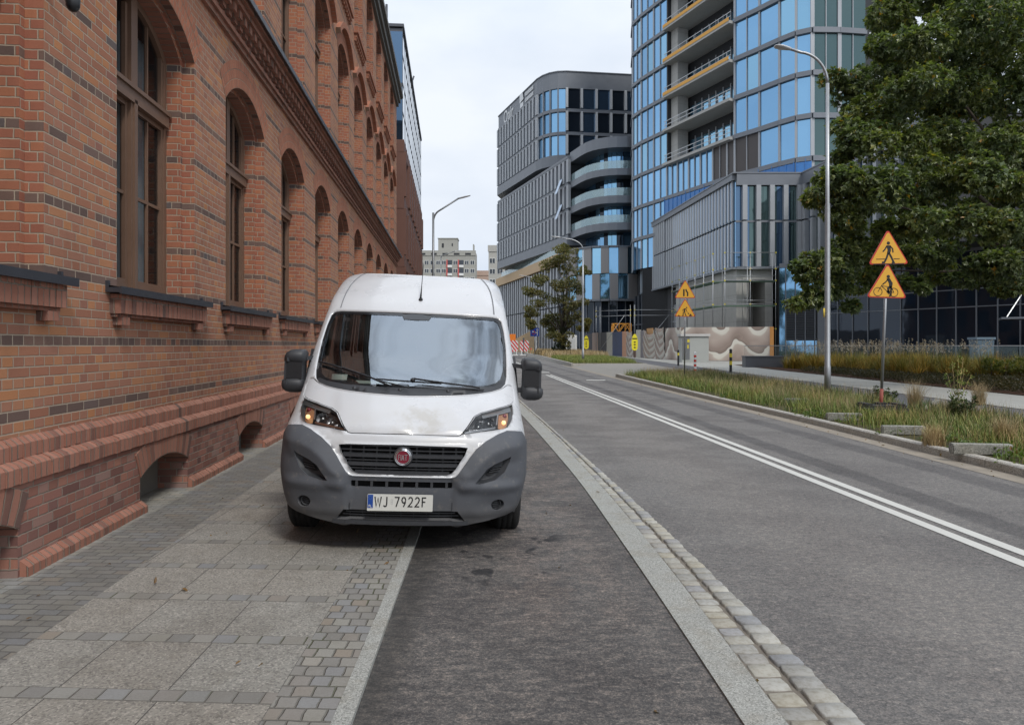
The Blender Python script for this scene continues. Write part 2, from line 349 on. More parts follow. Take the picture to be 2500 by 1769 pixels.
def mk_asphalt(name, lo, mid, hi, patch=.5, agg=170, kind=0):
    t = T(name); P = t.pos(); X, Y, Z = t.xyz(P)
    a = t.xyz(t.vor(P, agg, out='Color')); sp = t.noise(P, 55, 5, .75)
    c = t.ramp(sp, [(.28, lo), (.48, mid), (.68, hi)])
    c = t.mix(.35, c, t.ramp(a[0], [(0, lo), (.6, mid), (.9, hi), (1, [min(1, k * 1.5) for k in hi])]))
    st = t.noise(t.vec(t.mul(X, 1.0), t.mul(Y, 1.25), 0.0), 17, 6, .80)          # short worn streaks
    c = t.mix(t.step(st, .44, .60, 0, .95 if kind else .55), c, t.mix(1.0, c, (1.55, 1.47, 1.40), 'MULTIPLY'))
    big = t.noise(P, .8, 5, .62); c = t.mix(t.step(big, .40, .62, 0, patch), c, t.mix(1.0, c, (.64, .64, .67), 'MULTIPLY'))
    w = t.add(X, t.mul(Y, .056))
    if kind == 0:
        nz = t.mul(t.sub(t.noise(t.vec(t.mul(X, 5.0), t.mul(Y, 1.2), 0.0), 1.6, 4, .7), .5), .16); ww = t.add(w, nz)
        for c0, wd, k in ((4.88, .17, .62), (6.18, .20, .66)):
            m = t.step(t.math('ABSOLUTE', t.sub(ww, c0)), wd * .75, wd * 1.25, 1, 0); c = t.mix(t.mul(m, .9), c, t.mix(1.0, c, (k, k, k * 1.03), 'MULTIPLY'))
        lt = t.mul(t.step(ww, 2.0, 2.7), t.step(ww, 3.2, 3.9, 1, 0)); c = t.mix(t.mul(lt, .4), c, t.mix(1.0, c, (1.28, 1.24, 1.20), 'MULTIPLY'))
    else:
        m = t.mul(t.step(t.math('ABSOLUTE', t.sub(t.add(X, t.mul(big, .3)), .45)), .25, .55, 1, 0), t.step(Y, 3.9, 4.4))
        m = t.mul(m, t.step(t.noise(P, 3.3, 4, .6), .42, .55)); c = t.mix(t.mul(m, .45), c, t.mix(1.0, c, (1.6, 1.45, 1.35), 'MULTIPLY'))
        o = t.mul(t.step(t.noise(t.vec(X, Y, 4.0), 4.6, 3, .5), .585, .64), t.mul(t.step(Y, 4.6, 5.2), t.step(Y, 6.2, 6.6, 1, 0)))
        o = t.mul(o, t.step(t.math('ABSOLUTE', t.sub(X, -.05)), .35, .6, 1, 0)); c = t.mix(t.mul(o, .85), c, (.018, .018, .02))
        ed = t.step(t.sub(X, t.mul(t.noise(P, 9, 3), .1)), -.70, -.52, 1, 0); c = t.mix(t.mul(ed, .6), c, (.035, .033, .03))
    mot = t.noise(t.vec(t.mul(X, .55), t.mul(Y, 1.15), 2.0), 13 if kind else 24, 6, .82); c = t.mix(t.step(mot, .50, .60, 0, .75 if kind else .42), c, t.mix(1.0, c, (1.65, 1.58, 1.50), 'MULTIPLY')); c = t.mix(t.step(mot, .50, .40, 0, .65 if kind else .42), c, t.mix(1.0, c, (.62, .62, .64), 'MULTIPLY'))
    crk = t.vor(t.vec(t.add(X, t.mul(big, .8)), t.add(Y, t.mul(sp, .3)), 0.0), .42, 'DISTANCE_TO_EDGE'); ck = t.mul(t.step(crk, .0, .006, 1, 0), t.step(t.noise(P, .5, 2), .52, .6)); c = t.mix(t.mul(ck, .0 if kind == 0 else .25), c, (.02, .02, .02))
    h = t.add(sp, a[1]); return t.pbr(c, t.step(big, .35, .65, .62, .86), 0, t.bump(h, .45, .004), .35)
m_road = mk_asphalt('road_asphalt', (.048, .048, .049), (.130, .126, .122), (.245, .230, .215))
m_bike = mk_asphalt('bike_path_asphalt', (.030, .030, .031), (.072, .069, .068), (.185, .168, .152), kind=1, patch=.65)
def mk_granite(name, c1, sc=160, b=.3):
    t = T(name); P = t.pos(); c = granite_color(t, P, c1, [k * .5 for k in c1], [min(1, k * 1.5) for k in c1], sc)
    c = t.mix(t.step(t.noise(P, 4, 4, .6), .45, .7, 0, .45), c, t.mix(1.0, c, (.8, .72, .62), 'MULTIPLY'))
    return t.pbr(c, .8, 0, t.bump(t.noise(P, 130, 3), b, .004), .3)
m_gran = mk_granite('granite_strip', (.34, .34, .315)); m_kerb = mk_granite('kerb_stone', (.42, .40, .36), 90)
m_stone = None
def mk_stone():
    t = T('gutter_sett_stone'); g = t.n('ShaderNodeNewGeometry'); P = g.outputs['Position']; r = g.outputs['Random Per Island']
    c = t.ramp(r, [(0, (.30, .295, .275)), (.2, (.38, .365, .32)), (.4, (.25, .255, .265)), (.6, (.43, .42, .38)), (.8, (.36, .335, .275)), (1, (.29, .29, .30))])
    n = t.noise(P, 28, 5, .7); c = t.mix(t.step(n, .4, .7, 0, .6), c, t.mix(1.0, c, (.6, .56, .48), 'MULTIPLY'))
    return t.pbr(c, .75, 0, t.bump(t.noise(P, 60, 4, .7), .5, .006), .35)
m_stone = mk_stone()
m_grout = simple('sand_joint', (.20, .175, .145), .95, var=.35, sc=25, bump=.6)
m_paint = None
def mk_paint():
    t = T('road_paint_white'); P = t.pos(); n = t.noise(P, 60, 4, .75); w = t.noise(P, 6, 3)
    c = t.mix(t.step(n, .55, .75, 0, .75), (.58, .575, .54), (.22, .21, .20)); c = t.mix(t.mul(w, .35), c, (.40, .39, .36))
    return t.pbr(c, .7, 0, t.bump(n, .2, .003), .4)
m_paint = mk_paint()
def mk_soil(name, a, b, c_, sc=3):
    t = T(name); P = t.pos(); n = t.noise(P, sc, 6, .7); f = t.noise(P, 45, 4, .8)
    c = t.ramp(n, [(.3, a), (.5, b), (.7, c_)]); c = t.mix(t.step(f, .4, .7, 0, .7), c, [k * .4 for k in a])
    return t.pbr(c, .95, 0, t.bump(t.add(n, f), .9, .03), .1)
m_soil = mk_soil('verge_soil', (.075, .085, .035), (.10, .085, .05), (.14, .12, .07))
m_mulch = mk_soil('bark_mulch', (.05, .028, .02), (.075, .042, .028), (.03, .02, .016), 12)
m_land = mk_soil('distant_ground', (.13, .125, .11), (.16, .155, .14), (.10, .11, .07), .3)
m_lane = mk_asphalt('far_lane_asphalt', (.05, .05, .054), (.085, .085, .092), (.12, .12, .125), patch=.3, kind=2) if False else simple('far_lane_asphalt', (.088, .088, .095), .85, var=.2, sc=8, bump=.3)
def mk_conc(name, col, joint=None, stain=.4):
    t = T(name); P = t.pos(); n = t.noise(P, .9, 6, .65); f = t.noise(P, 30, 4, .7); st = t.noise(t.vec(t.mul(t.xyz(P)[0], 3.), t.mul(t.xyz(P)[1], 3.), t.mul(t.xyz(P)[2], .35)), 1.3, 5, .7)
    c = t.mix(n, [k * .82 for k in col], [min(1, k * 1.12) for k in col]); c = t.mix(t.step(st, .5, .75, 0, stain), c, [k * .5 for k in col]); c = t.mix(t.mul(f, .3), c, [k * .7 for k in col])
    if joint:
        x, y, z = t.xyz(P); m = None
        for s_, d_ in zip((x, y, z), joint):
            if d_:
                q = t.fr(t.math('DIVIDE', s_, d_)); k = t.math('LESS_THAN', q, .02 / d_ * 1.2); m = k if m is None else t.math('MAXIMUM', m, k)
        c = t.mix(t.mul(m, .6), c, [k * .35 for k in col])
    return t.pbr(c, .85, 0, t.bump(f, .2, .01), .3)
m_walk = mk_conc('concrete_walk', (.33, .325, .30), joint=(0, 2.0, 0)); m_conc = mk_conc('raw_concrete', (.42, .415, .395), joint=(0, 0, 1.3)); m_edge = simple('old_edge_cobbles', (.27, .235, .19), .9, var=.5, sc=4, bump=.6); m_drive = simple('driveway_sett_paving', (.24, .225, .20), .9, var=.35, sc=5, bump=.5)

# ---------------------------------------------------------------- ground, road, pavement
def st(o): o['kind'] = 'structure'; return o
def hz(Y): return .10 + .0042 * min(max(Y - 20, 0), 85)
GRAN_L0 = [(-8, -.45), (3.09, -.782), (5.64, -.862), (12, -1.25), (40, -3.0)]
GRAN_L1 = [(-8, -.40), (3.09, -.690), (4.2, -.742), (5.1, -.765), (6.3, -.805), (12, -1.15), (40, -2.9)]
GR0 = [(-8, 1.30), (3.09, 1.005), (4.64, .968), (8.6, .822), (13, .52), (17.36, .19), (40, -1.7), (70, -4)]
GR1 = [(-8, 1.5), (3.09, 1.188), (4.6, 1.185), (7.6, 1.085), (13.08, .76), (17.4, .43), (40, -1.45), (70, -3.75)]
COB = [(-8, 1.95), (3.09, 1.537), (5.1, 1.447), (7.18, 1.318), (10.9, 1.04), (21.4, .234), (40, -1.2), (70, -3.5)]
KERB = [(-8, 7.1), (8.87, 6.42), (15, 6.28), (21, 6.02), (35, 5.48), (57, 4.6), (93, 3.3), (115, 2.1), (140, -1.5), (180, -12)]
def smooth_tab(tab, step=.5):
    ys = np.arange(tab[0][0], tab[-1][0] + 1e-6, step); xs = np.interp(ys, [t[0] for t in tab], [t[1] for t in tab])
    k = 5; w = np.ones(k) / k; xp = np.pad(xs, k // 2, mode='edge'); xp[:2] = xs[0]; xs2 = np.convolve(xp, w, 'valid'); xs2[:3] = xs[:3]; xs2[-3:] = xs[-3:]
    return list(zip(ys, xs2))
GR0, GR1, COB, KERB, GRAN_L0, GRAN_L1 = [smooth_tab(t) for t in (GR0, GR1, COB, KERB, GRAN_L0, GRAN_L1)]
def strip(name, A, B, y0, y1, z, mat, step=.5, thick=0, dz=None):
    mb = MB(); ys = np.arange(y0, y1 + 1e-6, step); fa = A if callable(A) else (lambda Y: lerp(Y, A)); fb = B if callable(B) else (lambda Y: lerp(Y, B))
    zz = (lambda Y: z) if not callable(z) else z
    for a, b in zip(ys[:-1], ys[1:]):
        p = [(fa(a), a, zz(a)), (fb(a), a, zz(a)), (fb(b), b, zz(b)), (fa(b), b, zz(b))]; mb.face(p)
        if thick:
            mb.face([(p[0][0], a, zz(a) - thick), p[0], p[3], (p[3][0], b, zz(b) - thick)][::-1] if False else [(p[3][0], b, zz(b) - thick), p[3], p[0], (p[0][0], a, zz(a) - thick)])
            mb.face([(p[1][0], a, zz(a) - thick), p[1], p[2], (p[2][0], b, zz(b) - thick)])
    return st(mb.build(name, mat))
mb = MB(); mb.face([(-600, -60, -.06), (600, -60, -.06), (600, 900, -.06), (-600, 900, -.06)]); st(mb.build('ground', m_land))
SWZ = .020
strip('sidewalk', lambda Y: -3.6 - .0816 * Y, GRAN_L0, -8, 60, SWZ, m_sidewalk, 1)
strip('granite_edging', GRAN_L0, GRAN_L1, -8, 60, SWZ + .004, m_gran, .5, .05)
strip('bike_path', lambda Y: lerp(Y, GRAN_L1) - .02, lambda Y: lerp(Y, GR0) + .02, -8, 60, 0.0, m_bike, 1)
strip('granite_edging', GR0, GR1, -8, 60, .012, m_gran, .5, .03)
strip('sett_bedding', lambda Y: lerp(Y, GR1) - .01, lambda Y: lerp(Y, COB) + .005, -8, 60, -.0005, m_grout, .5)
strip('road', lambda Y: lerp(Y, COB) - .01, lambda Y: lerp(Y, KERB) + .02, -8, 175, -.004, m_road, 1)
# gutter setts, each a small rounded stone
mb = MB()
def sett(cx, cy, w, l, z, rot, hgt=.022):
    ring = []
    for (sx, sy) in ((-1, -1), (0, -1.04), (1, -1), (1.04, 0), (1, 1), (0, 1.03), (-1, 1), (-1.04, 0)):
        k = .95 if sx and sy and abs(sx) == 1 and abs(sy) == 1 else 1
        ring.append((sx * w / 2 * k * random.uniform(.93, 1.03), sy * l / 2 * k * random.uniform(.93, 1.03)))
    c, s_ = math.cos(rot), math.sin(rot); f = lambda p, k, h: (cx + (p[0] * c - p[1] * s_) * k, cy + (p[0] * s_ + p[1] * c) * k, z + h)
    tl = random.uniform(-.004, .004)
    vs = [f(p, 1, -.03) for p in ring] + [f(p, 1, hgt * .62) for p in ring] + [f(p, .92, hgt + tl * (1 if i < 4 else -1)) for i, p in enumerate(ring)] + [f((0, 0), 0, hgt * 1.05)]
    n = 8; fs = [(k * n + i, k * n + (i + 1) % n, (k + 1) * n + (i + 1) % n, (k + 1) * n + i) for k in range(2) for i in range(n)] + [(16 + i, 16 + (i + 1) % n, 24) for i in range(n)]
    o = mb.smooth; mb.smooth = True; mb.mesh(vs, fs); mb.smooth = o
Y = -3.0
for colm in (0, 1):
    Y = -3.0 + colm * .05
    while Y < 45:
        l = random.uniform(.105, .15); a = lerp(Y, GR1); b = lerp(Y, COB); w = (b - a) / 2
        cx = a + w * (.5 + colm) + random.uniform(-.006, .006); sl_ = (lerp(Y + .5, COB) - lerp(Y - .5, COB))
        sett(cx, Y + l / 2, w * random.uniform(.84, .93), l * .92, -.004 if colm == 0 else .002, -math.atan(sl_) + random.uniform(-.06, .06), .009 if colm == 0 else .016)
        Y += l
st(mb.build('sett_gutter', m_stone))
# right kerb, old paving band along it, verge, lane, walk
strip('road_edge_paving', lambda Y: lerp(Y, KERB) - .34, lambda Y: lerp(Y, KERB) + .01, -8, 60, .000, m_edge)
KT = lambda Y: hz(Y) + .0
mb = MB()
for a in np.arange(-8, 140, .98):
    b = a + .965
    if 36.5 < a < 55: continue
    xa, xb = lerp(a, KERB), lerp(b, KERB); h = KT(a) + .02; r_ = .02
    pr = [(0, -.05), (0, h - r_), (r_, h), (.15, h), (.15, -.05)]
    for (p, q) in zip(pr[:-1], pr[1:]): mb.face([(xa + q[0], a, q[1]), (xb + q[0], b, q[1]), (xb + p[0], b, p[1]), (xa + p[0], a, p[1])][::-1])
    mb.face([(xa + p[0], a, p[1]) for p in pr]); mb.face([(xb + p[0], b, p[1]) for p in pr][::-1])
st(mb.build('kerb', m_kerb, fix=True))
LN0 = [(-8, 9.6), (20, 9.9), (40, 10.2), (70, 10.6), (110, 9.5), (150, 5)]; LN1 = [(-8, 12.1), (20, 12.5), (40, 12.4), (70, 12.6), (110, 11.5), (150, 6.5)]; WK1 = [(-8, 15.3), (20, 15.7), (40, 15.6), (70, 16.8), (110, 16), (150, 9)]
LN0, LN1, WK1 = [smooth_tab(t) for t in (LN0, LN1, WK1)]
strip('verge', lambda Y: lerp(Y, KERB) + .14, LN0, -8, 36.5, lambda Y: hz(Y), m_soil, 1)
mb = MB()
for a in np.arange(36.0, 58, .5):
    b = a + .5; k0, k1, l0, l1 = lerp(a, KERB), lerp(b, KERB), lerp(a, LN0), lerp(b, LN0)
    mb.face([(k0 - .02, a, -.002), (k0 + 1.2, a, hz(a) - .04), (k1 + 1.2, b, hz(b) - .04), (k1 - .02, b, -.002)]); mb.face([(k0 + 1.2, a, hz(a) - .04), (l0 + .02, a, hz(a) - .015), (l1 + .02, b, hz(b) - .015), (k1 + 1.2, b, hz(b) - .04)])
st(mb.build('driveway', m_drive))
strip('verge', lambda Y: lerp(Y, KERB) + .14, LN0, 55, 140, lambda Y: hz(Y), m_soil, 1)
mb = MB()
for y_ in (36.5, 55.0): mb.face([(lerp(y_, KERB), y_, -.05), (lerp(y_, LN0), y_, -.05), (lerp(y_, LN0), y_, hz(y_) + .015), (lerp(y_, KERB), y_, hz(y_) + .015)]); mb.box(lerp(y_, KERB), lerp(y_, LN0), y_ - .06, y_ + .06, -.05, hz(y_) + .02)
st(mb.build('kerb', m_kerb))
strip('cycle_lane', LN0, LN1, -8, 150, lambda Y: hz(Y) - .02, m_lane, 1)
strip('footway', LN1, WK1, -8, 150, lambda Y: hz(Y), m_walk, 1, .08)
strip('planting_bed', WK1, lambda Y: 60.0, -8, 52, lambda Y: hz(Y) + .02, m_mulch, 2)
strip('forecourt', WK1, lambda Y: 70.0, 52, 170, lambda Y: hz(Y) - .03, m_walk, 2)
# markings
def mark(w0, w1, y0, y1, name='road_marking'):
    return strip(name, lambda Y: w0 - .056 * Y, lambda Y: w1 - .056 * Y, y0, y1, .001, m_paint, 2)
mark(4.11, 4.23, -6, 40); mark(4.33, 4.45, -6, 40); mark(4.20, 4.33, 46, 112)
strip('road_marking', lambda Y: 3.55, lambda Y: 4.45, 33.6, 34.2, .001, m_paint, .3)
strip('road_marking', lambda Y: 1.6, lambda Y: 2.3, 43.4, 44.2, .001, m_paint, .4)
# ---------------------------------------------------------------- glass and metals
def glassmat(name, tint, rough=.03, metal=.9, var=.25, sc=.35, cell=None):
    """coated building glass: tinted mirror with pane-to-pane variation"""
    t = T(name); P = t.co(); n = t.noise(P, sc, 3, .5)
    g = t.n('ShaderNodeNewGeometry'); r = g.outputs['Random Per Island']
    c = t.mix(r, [k * (1 - var) for k in tint], [min(1, k * (1 + var * .5)) for k in tint])
    w = t.noise(P, .45, 2); return t.pbr(c, t.step(n, .3, .7, rough, rough * 2.5), metal, t.bump(w, .12, .12), .6)
m_gblue = glassmat('blue_coated_glass', (.235, .45, .68), var=.22); m_gdeep = glassmat('deep_blue_glass', (.10, .17, .27), metal=.85)
m_gcyan = glassmat('pale_blue_glass', (.27, .50, .68), var=.2); m_gdark = glassmat('dark_glass', (.022, .032, .048), metal=.5, var=.4)
m_ggreen = glassmat('green_grey_glass', (.11, .17, .17), metal=.8); m_film = simple('blue_protective_film', (.035, .17, .45), .35, var=.25, sc=2, spec=.6)
def mk_pane():
    t = T('window_pane'); P = t.co(); n = t.noise(P, 1.2, 2)
    d = t.n('ShaderNodeBsdfPrincipled'); d.inputs['Base Color'].default_value = (.012, .012, .014, 1); d.inputs['Roughness'].default_value = .04; d.inputs['IOR'].default_value = 2.1
    t.put(d.inputs['Normal'], t.bump(n, .05, .05)); a = t.n('ShaderNodeBsdfTransparent'); a.inputs[0].default_value = (.7, .72, .72, 1); m = t.n('ShaderNodeMixShader'); m.inputs[0].default_value = .58; t.t.links.new(d.outputs[0], m.inputs[1]); t.t.links.new(a.outputs[0], m.inputs[2]); t.t.links.new(m.outputs[0], t.out.inputs[0]); return t.m
m_pane = mk_pane()
m_wood = simple('brown_painted_wood', (.165, .098, .066), .45, var=.2, sc=3, bump=.1)
m_black = simple('black_metal', (.018, .019, .022), .4, var=.2); m_flash = simple('dark_sill_flashing', (.035, .037, .045), .38, var=.2, sc=9, bump=.15)
m_grey = simple('grey_metal', (.20, .205, .21), .42, .6, var=.1); m_galv = simple('galvanised_steel', (.36, .37, .38), .42, .75, var=.12, sc=5)
m_board = simple('grey_infill_board', (.24, .24, .22), .8, var=.15, sc=4, bump=.2); m_eave = simple('eave_board', (.12, .115, .105), .7, var=.2)
m_anth = simple('anthracite_panel', (.070, .075, .088), .45, .2, var=.12, sc=2); m_fin = simple('grey_fin_metal', (.33, .345, .365), .45, .2, var=.10, sc=.6)
m_finl = simple('light_fin_metal', (.50, .51, .52), .40, .2, var=.08, sc=.6); m_frame = simple('facade_frame_grey', (.165, .178, .20), .45, .2, var=.1, sc=1)
m_soffit = simple('dark_soffit', (.022, .024, .028), .6, var=.2); m_white = simple('white_paint', (.72, .72, .70), .5, var=.08)
m_brown = simple('brown_facade_panel', (.135, .060, .042), .55, .1, var=.16, sc=.9); m_beige = simple('beige_render', (.50, .36, .22), .8, var=.12, sc=1)
m_curt = simple('reflection_cloth', (.62, .72, .80), .9, var=.3, sc=2)

# ---------------------------------------------------------------- brick building (local x = out from the wall foot, y = along the street)
DIR = R(4.67); BO = (-3.0, 0, 0)
def wallframe(name, label, cat, group=None): return thing(name, label, cat, BO, DIR, group)
BB = wallframe('brick_building', 'long red brick building with arched brown windows and a dentil cornice on the left', 'building')
TW = -.16; PITCH = 3.19; S0 = 7.70; HWO = 1.0; HWI = .93
S_END, S_START, Z_TOP = 39.3, -14.0, 15.25
KS = range(-6, 10)
def arch(cx, hw, z0, zs, rise, n=12):
    """outline (s,z): up the far jamb and over the arch, starts lower near corner"""
    r = (hw * hw + rise * rise) / (2 * rise); zc = zs + rise - r; a = math.asin(hw / r); p = [(cx - hw, z0), (cx + hw, z0)]
    for i in range(n + 1):
        t = a - 2 * a * i / n; p.append((cx + r * math.sin(t), zc + r * math.cos(t)))
    return p
def arc_only(cx, hw, zs, rise, n=14, dr=0.0):
    r = (hw * hw + rise * rise) / (2 * rise); zc = zs + rise - r; a = math.asin(hw / r)
    return [(cx + (r + dr) * math.sin(a - 2 * a * i / n), zc + (r + dr) * math.cos(a - 2 * a * i / n), r * (2 * a * i / n)) for i in range(n + 1)]
FLOORS = [(2.20, 5.08, .40, 1.20, 6.0), (6.95, 9.75, .42, 6.5, 11.3), (11.72, 14.35, .40, 11.3, Z_TOP)]
wall = MB(); ring = MB()
fw = lambda t: (lambda s, z: (t, s, z))
def reveal(mb, pts, t0, t1, arcn):
    L = 0
    for i in range(len(pts)):
        a, b = pts[i], pts[(i + 1) % len(pts)]; d = math.dist(a, b); vert = abs(a[0] - b[0]) < 1e-6
        isarc = i >= 2 and i < len(pts) - 1
        if vert: uv = [(t0, a[1]), (t0, b[1]), (t1, b[1]), (t1, a[1])]
        elif isarc: uv = [(L, t0), (L + d, t0), (L + d, t1), (L, t1)]; L += d
        else: uv = [(a[0], t0), (b[0], t0), (b[0], t1), (a[0], t1)]
        mb.m = 1 if vert else (2 if isarc else 0)
        mb.face([(t0, a[0], a[1]), (t0, b[0], b[1]), (t1, b[0], b[1]), (t1, a[0], a[1])], uv)
    mb.m = 0
for fi, (z0, zs, rise, zb, zt) in enumerate(FLOORS):
    holes = [arch(S0 + PITCH * k, HWO, z0, zs, rise) for k in KS]
    wall.poly([(S_START, zb), (S_END, zb), (S_END, zt), (S_START, zt)], holes, fw(TW))
    for k in KS:
        c = S0 + PITCH * k; o = arch(c, HWO, z0, zs, rise); i = arch(c, HWI, z0, zs - .03, rise * .95)
        reveal(wall, o, TW, TW - .14, 0); wall.m = 1; wall.poly(o, [i], fw(TW - .14)); wall.m = 0; reveal(wall, i, TW - .14, TW - .34, 0)
        # brick-on-edge arch rings, slightly proud of the wall
        for dr0, dr1, pr in ((0, .26, .004), (.26, .39, .006)):
            A = arc_only(c, HWO, zs, rise, dr=dr0 + .001); B = arc_only(c, HWO, zs, rise, dr=dr1)
            ring.m = 1 if dr0 == 0 else 2
            for a, b, c2, d2 in zip(A, A[1:], B[1:], B):
                ring.face([(TW + pr, a[0], a[1]), (TW + pr, b[0], b[1]), (TW + pr, c2[0], c2[1]), (TW + pr, d2[0], d2[1])][::-1], [(a[2], dr0), (b[2], dr0), (b[2], dr1), (a[2], dr1)][::-1])
        if fi == 1:                                                        # hood mould
            A = arc_only(c, HWO, zs, rise, dr=.40); B = arc_only(c, HWO, zs, rise, dr=.56); ring.m = 1
            for a, b, c2, d2 in zip(A, A[1:], B[1:], B):
                q = lambda p, t: (t, p[0], p[1])
                ring.face([q(d2, TW + .13), q(c2, TW + .13), q(b, TW + .13), q(a, TW + .13)], [(a[2], 0), (b[2], 0), (b[2], .16), (a[2], .16)])
                ring.face([q(a, TW + .13), q(b, TW + .13), q(b, TW), q(a, TW)], [(a[2], 0), (b[2], 0), (b[2], .13), (a[2], .13)]); ring.face([q(d2, TW), q(c2, TW), q(c2, TW + .13), q(d2, TW + .13)], [(a[2], 0), (b[2], 0), (b[2], .13), (a[2], .13)])
            for e in (0, -1):
                a, d2 = A[e], B[e]; ring.face([q(a, TW), q(a, TW + .13), q(d2, TW + .13), q(d2, TW)])
        if fi == 2:                                                        # corbelled brick sill course
            ring.m = 1; ring.box(TW, TW + .14, c - 1.12, c + 1.12, z0 - .20, z0 - .05); ring.box(TW, TW + .09, c - 1.06, c + 1.06, z0 - .32, z0 - .20)
            for j in range(-4, 5): ring.box(TW, TW + .07, c + j * .25 - .05, c + j * .25 + .05, z0 - .42, z0 - .32)
# end walls, back, roof
D = -15.0
for s_, fl_ in ((S_START, 1), (S_END, 0)):
    f = [(TW, s_, 0), (D, s_, 0), (D, s_, Z_TOP), (TW, s_, Z_TOP)]; uv = [(0, 0), (15, 0), (15, Z_TOP), (0, Z_TOP)]
    wall.face(f if fl_ else f[::-1], uv if fl_ else uv[::-1])
wall.face([(D, S_START, 0), (D, S_END, 0), (D, S_END, Z_TOP), (D, S_START, Z_TOP)])
wall.build('wall', [m_brick, m_brickw, m_rowlock], BB)
ring.build('arch_mould', [m_brick, m_arch, m_arch], BB)
rf = MB(); rf.box(D, TW + .28, S_START, S_END + .3, Z_TOP + .04, Z_TOP + .22); rf.box(TW + .22, TW + .34, S_START, S_END + .35, Z_TOP + .10, Z_TOP + .30)
rf.box(TW, TW + .22, S_START, S_END + .02, Z_TOP - .28, Z_TOP + .04); rf.box(TW, TW + .12, S_START, S_END + .01, Z_TOP - .48, Z_TOP - .28)
rf.build('roof_eave', m_eave, BB)
# plinth with basement openings
pl = MB(); PT = -.06; bo = []
for k in KS:
    c = S0 + PITCH * k - .12; bo.append(arch(c, .62, 0.0, .36, .14, 8))
# opening outlines touch the foot: build the plinth outline as one comb
out = [(S_START, .02)]
for o in bo: out += [(o[0][0], .02)] + [p for p in reversed(o[2:])] + [(o[1][0], .02)]
out += [(S_END, .02), (S_END, .74), (S_START, .74)]
pl.poly(out, (), fw(PT))
for o in bo:
    oo = [o[0], o[1]] + o[2:]; pl.m = 0; pts = o[2:]; L = 0
    pl.face([(PT, o[1][0], .0), (PT, o[1][0], .36), (PT - .36, o[1][0], .36), (PT - .36, o[1][0], .0)][::-1], [(0, 0), (0, .36), (.36, .36), (.36, 0)][::-1])
    pl.face([(PT, o[0][0], .0), (PT, o[0][0], .36), (PT - .36, o[0][0], .36), (PT - .36, o[0][0], .0)], [(0, 0), (0, .36), (.36, .36), (.36, 0)])
    for a, b in zip(pts, pts[1:]):
        d = math.dist(a, b); pl.m = 1; pl.face([(PT, a[0], a[1]), (PT, b[0], b[1]), (PT - .36, b[0], b[1]), (PT - .36, a[0], a[1])], [(L, 0), (L + d, 0), (L + d, .36), (L, .36)]); L += d
pl.build('plinth', [m_plinth, m_rowlock], BB)
# splayed header courses, footing course, arch rings over the basement openings
bd = MB()
def band(profile, s0, s1, mb=bd, mi=0):
    mb.m = mi; v = 0
    for a, b in zip(profile, profile[1:]):
        d = math.dist(a, b); mb.face([(a[0], s0, a[1]), (a[0], s1, a[1]), (b[0], s1, b[1]), (b[0], s0, b[1])], [(s0, v), (s1, v), (s1, v + d), (s0, v + d)]); v += d
    for s_, f in ((s0, 1), (s1, 0)):
        pts = [(p[0], s_, p[1]) for p in profile] + [(TW - .05, s_, profile[-1][1]), (TW - .05, s_, profile[0][1])]
        mb.face(pts[::-1] if f else pts, [(p[0], p[2]) for p in (pts[::-1] if f else pts)])
# header bricks one by one near the camera so the splayed edges read as laid bricks
def splay(z0, z1, t0, t1, s0, s1, lip=.035, near=21.0):
    s = s0; w = .0785
    while s < min(near, s1):
        jt = random.uniform(-.004, .004); jz = random.uniform(-.003, .003)
        if s > 1.0: band([(t0 + jt - .03, z0 + jz), (t0 + jt, z0 + jz), (t0 + jt, z1 - .05 + jz), (t0 + jt - .02, z1 - .03 + jz), (t1 + jt, z1 + jz)], s + .0022, s + w - .0022)
        s += w
    if s < s1: band([(t0 - .03, z0), (t0, z0), (t0, z1 - .06), (t1, z1)], s, s1)
    band([(t0 - .006, z0 + .01), (t0 - .006, z1 - .056), (t1 - .006, z1 - .006)], s0 + .02, s1 - .02, mi=1)
splay(.84, .99, -.105, -.160, S_START, S_END); splay(.68, .84, -.035, -.115, S_START, S_END)
bd.m = 0; bd.box(-.2, -.02, S_START, S_END, .985, 1.2) if False else None
for (a, b) in zip([S_START] + [o[1][0] for o in bo], [o[0][0] for o in bo] + [S_END]):
    if b - a > .1: splay(.0, .135, 0.0, -.06, a + .02, b - .02, near=16)
for k, o in zip(KS, bo):
    c = S0 + PITCH * k - .12; A = arc_only(c, .62, .36, .14, 10, dr=.001); B = arc_only(c, .62, .36, .14, 10, dr=.26); bd.m = 0; q = lambda p, t: (t, p[0], p[1])
    for a, b, c2, d2 in zip(A, A[1:], B[1:], B):
        bd.face([q(d2, -.05), q(c2, -.05), q(b, -.05), q(a, -.05)], [(d2[2], .26), (c2[2], .26), (b[2], 0), (a[2], 0)])
        bd.face([q(a, -.05), q(b, -.05), q(b, -.1), q(a, -.1)], [(a[2], 0), (b[2], 0), (b[2], .09), (a[2], .09)])
        bd.face([q(d2, -.07), q(c2, -.07), q(c2, -.05), q(d2, -.05)], [(a[2], 0), (b[2], 0), (b[2], .06), (a[2], .06)])
    for e, fl_ in ((0, 0), (-1, 1)):
        a, d2 = A[e], B[e]; f = [q(a, -.1), q(a, -.05), q(d2, -.05), q(d2, -.1)]; bd.face(f if fl_ else f[::-1], [(0, 0), (.09, 0), (.09, .26), (0, .26)])
bd.m = 1; bd.face([(TW, S_START, .99), (TW, S_END, .99), (TW, S_END, 1.2), (TW, S_START, 1.2)], [(S_START, .99), (S_END, .99), (S_END, 1.2), (S_START, 1.2)])
bd.mi[-1] = 2
bd.build('plinth_course', [m_rowlock, m_grout, m_brick], BB)
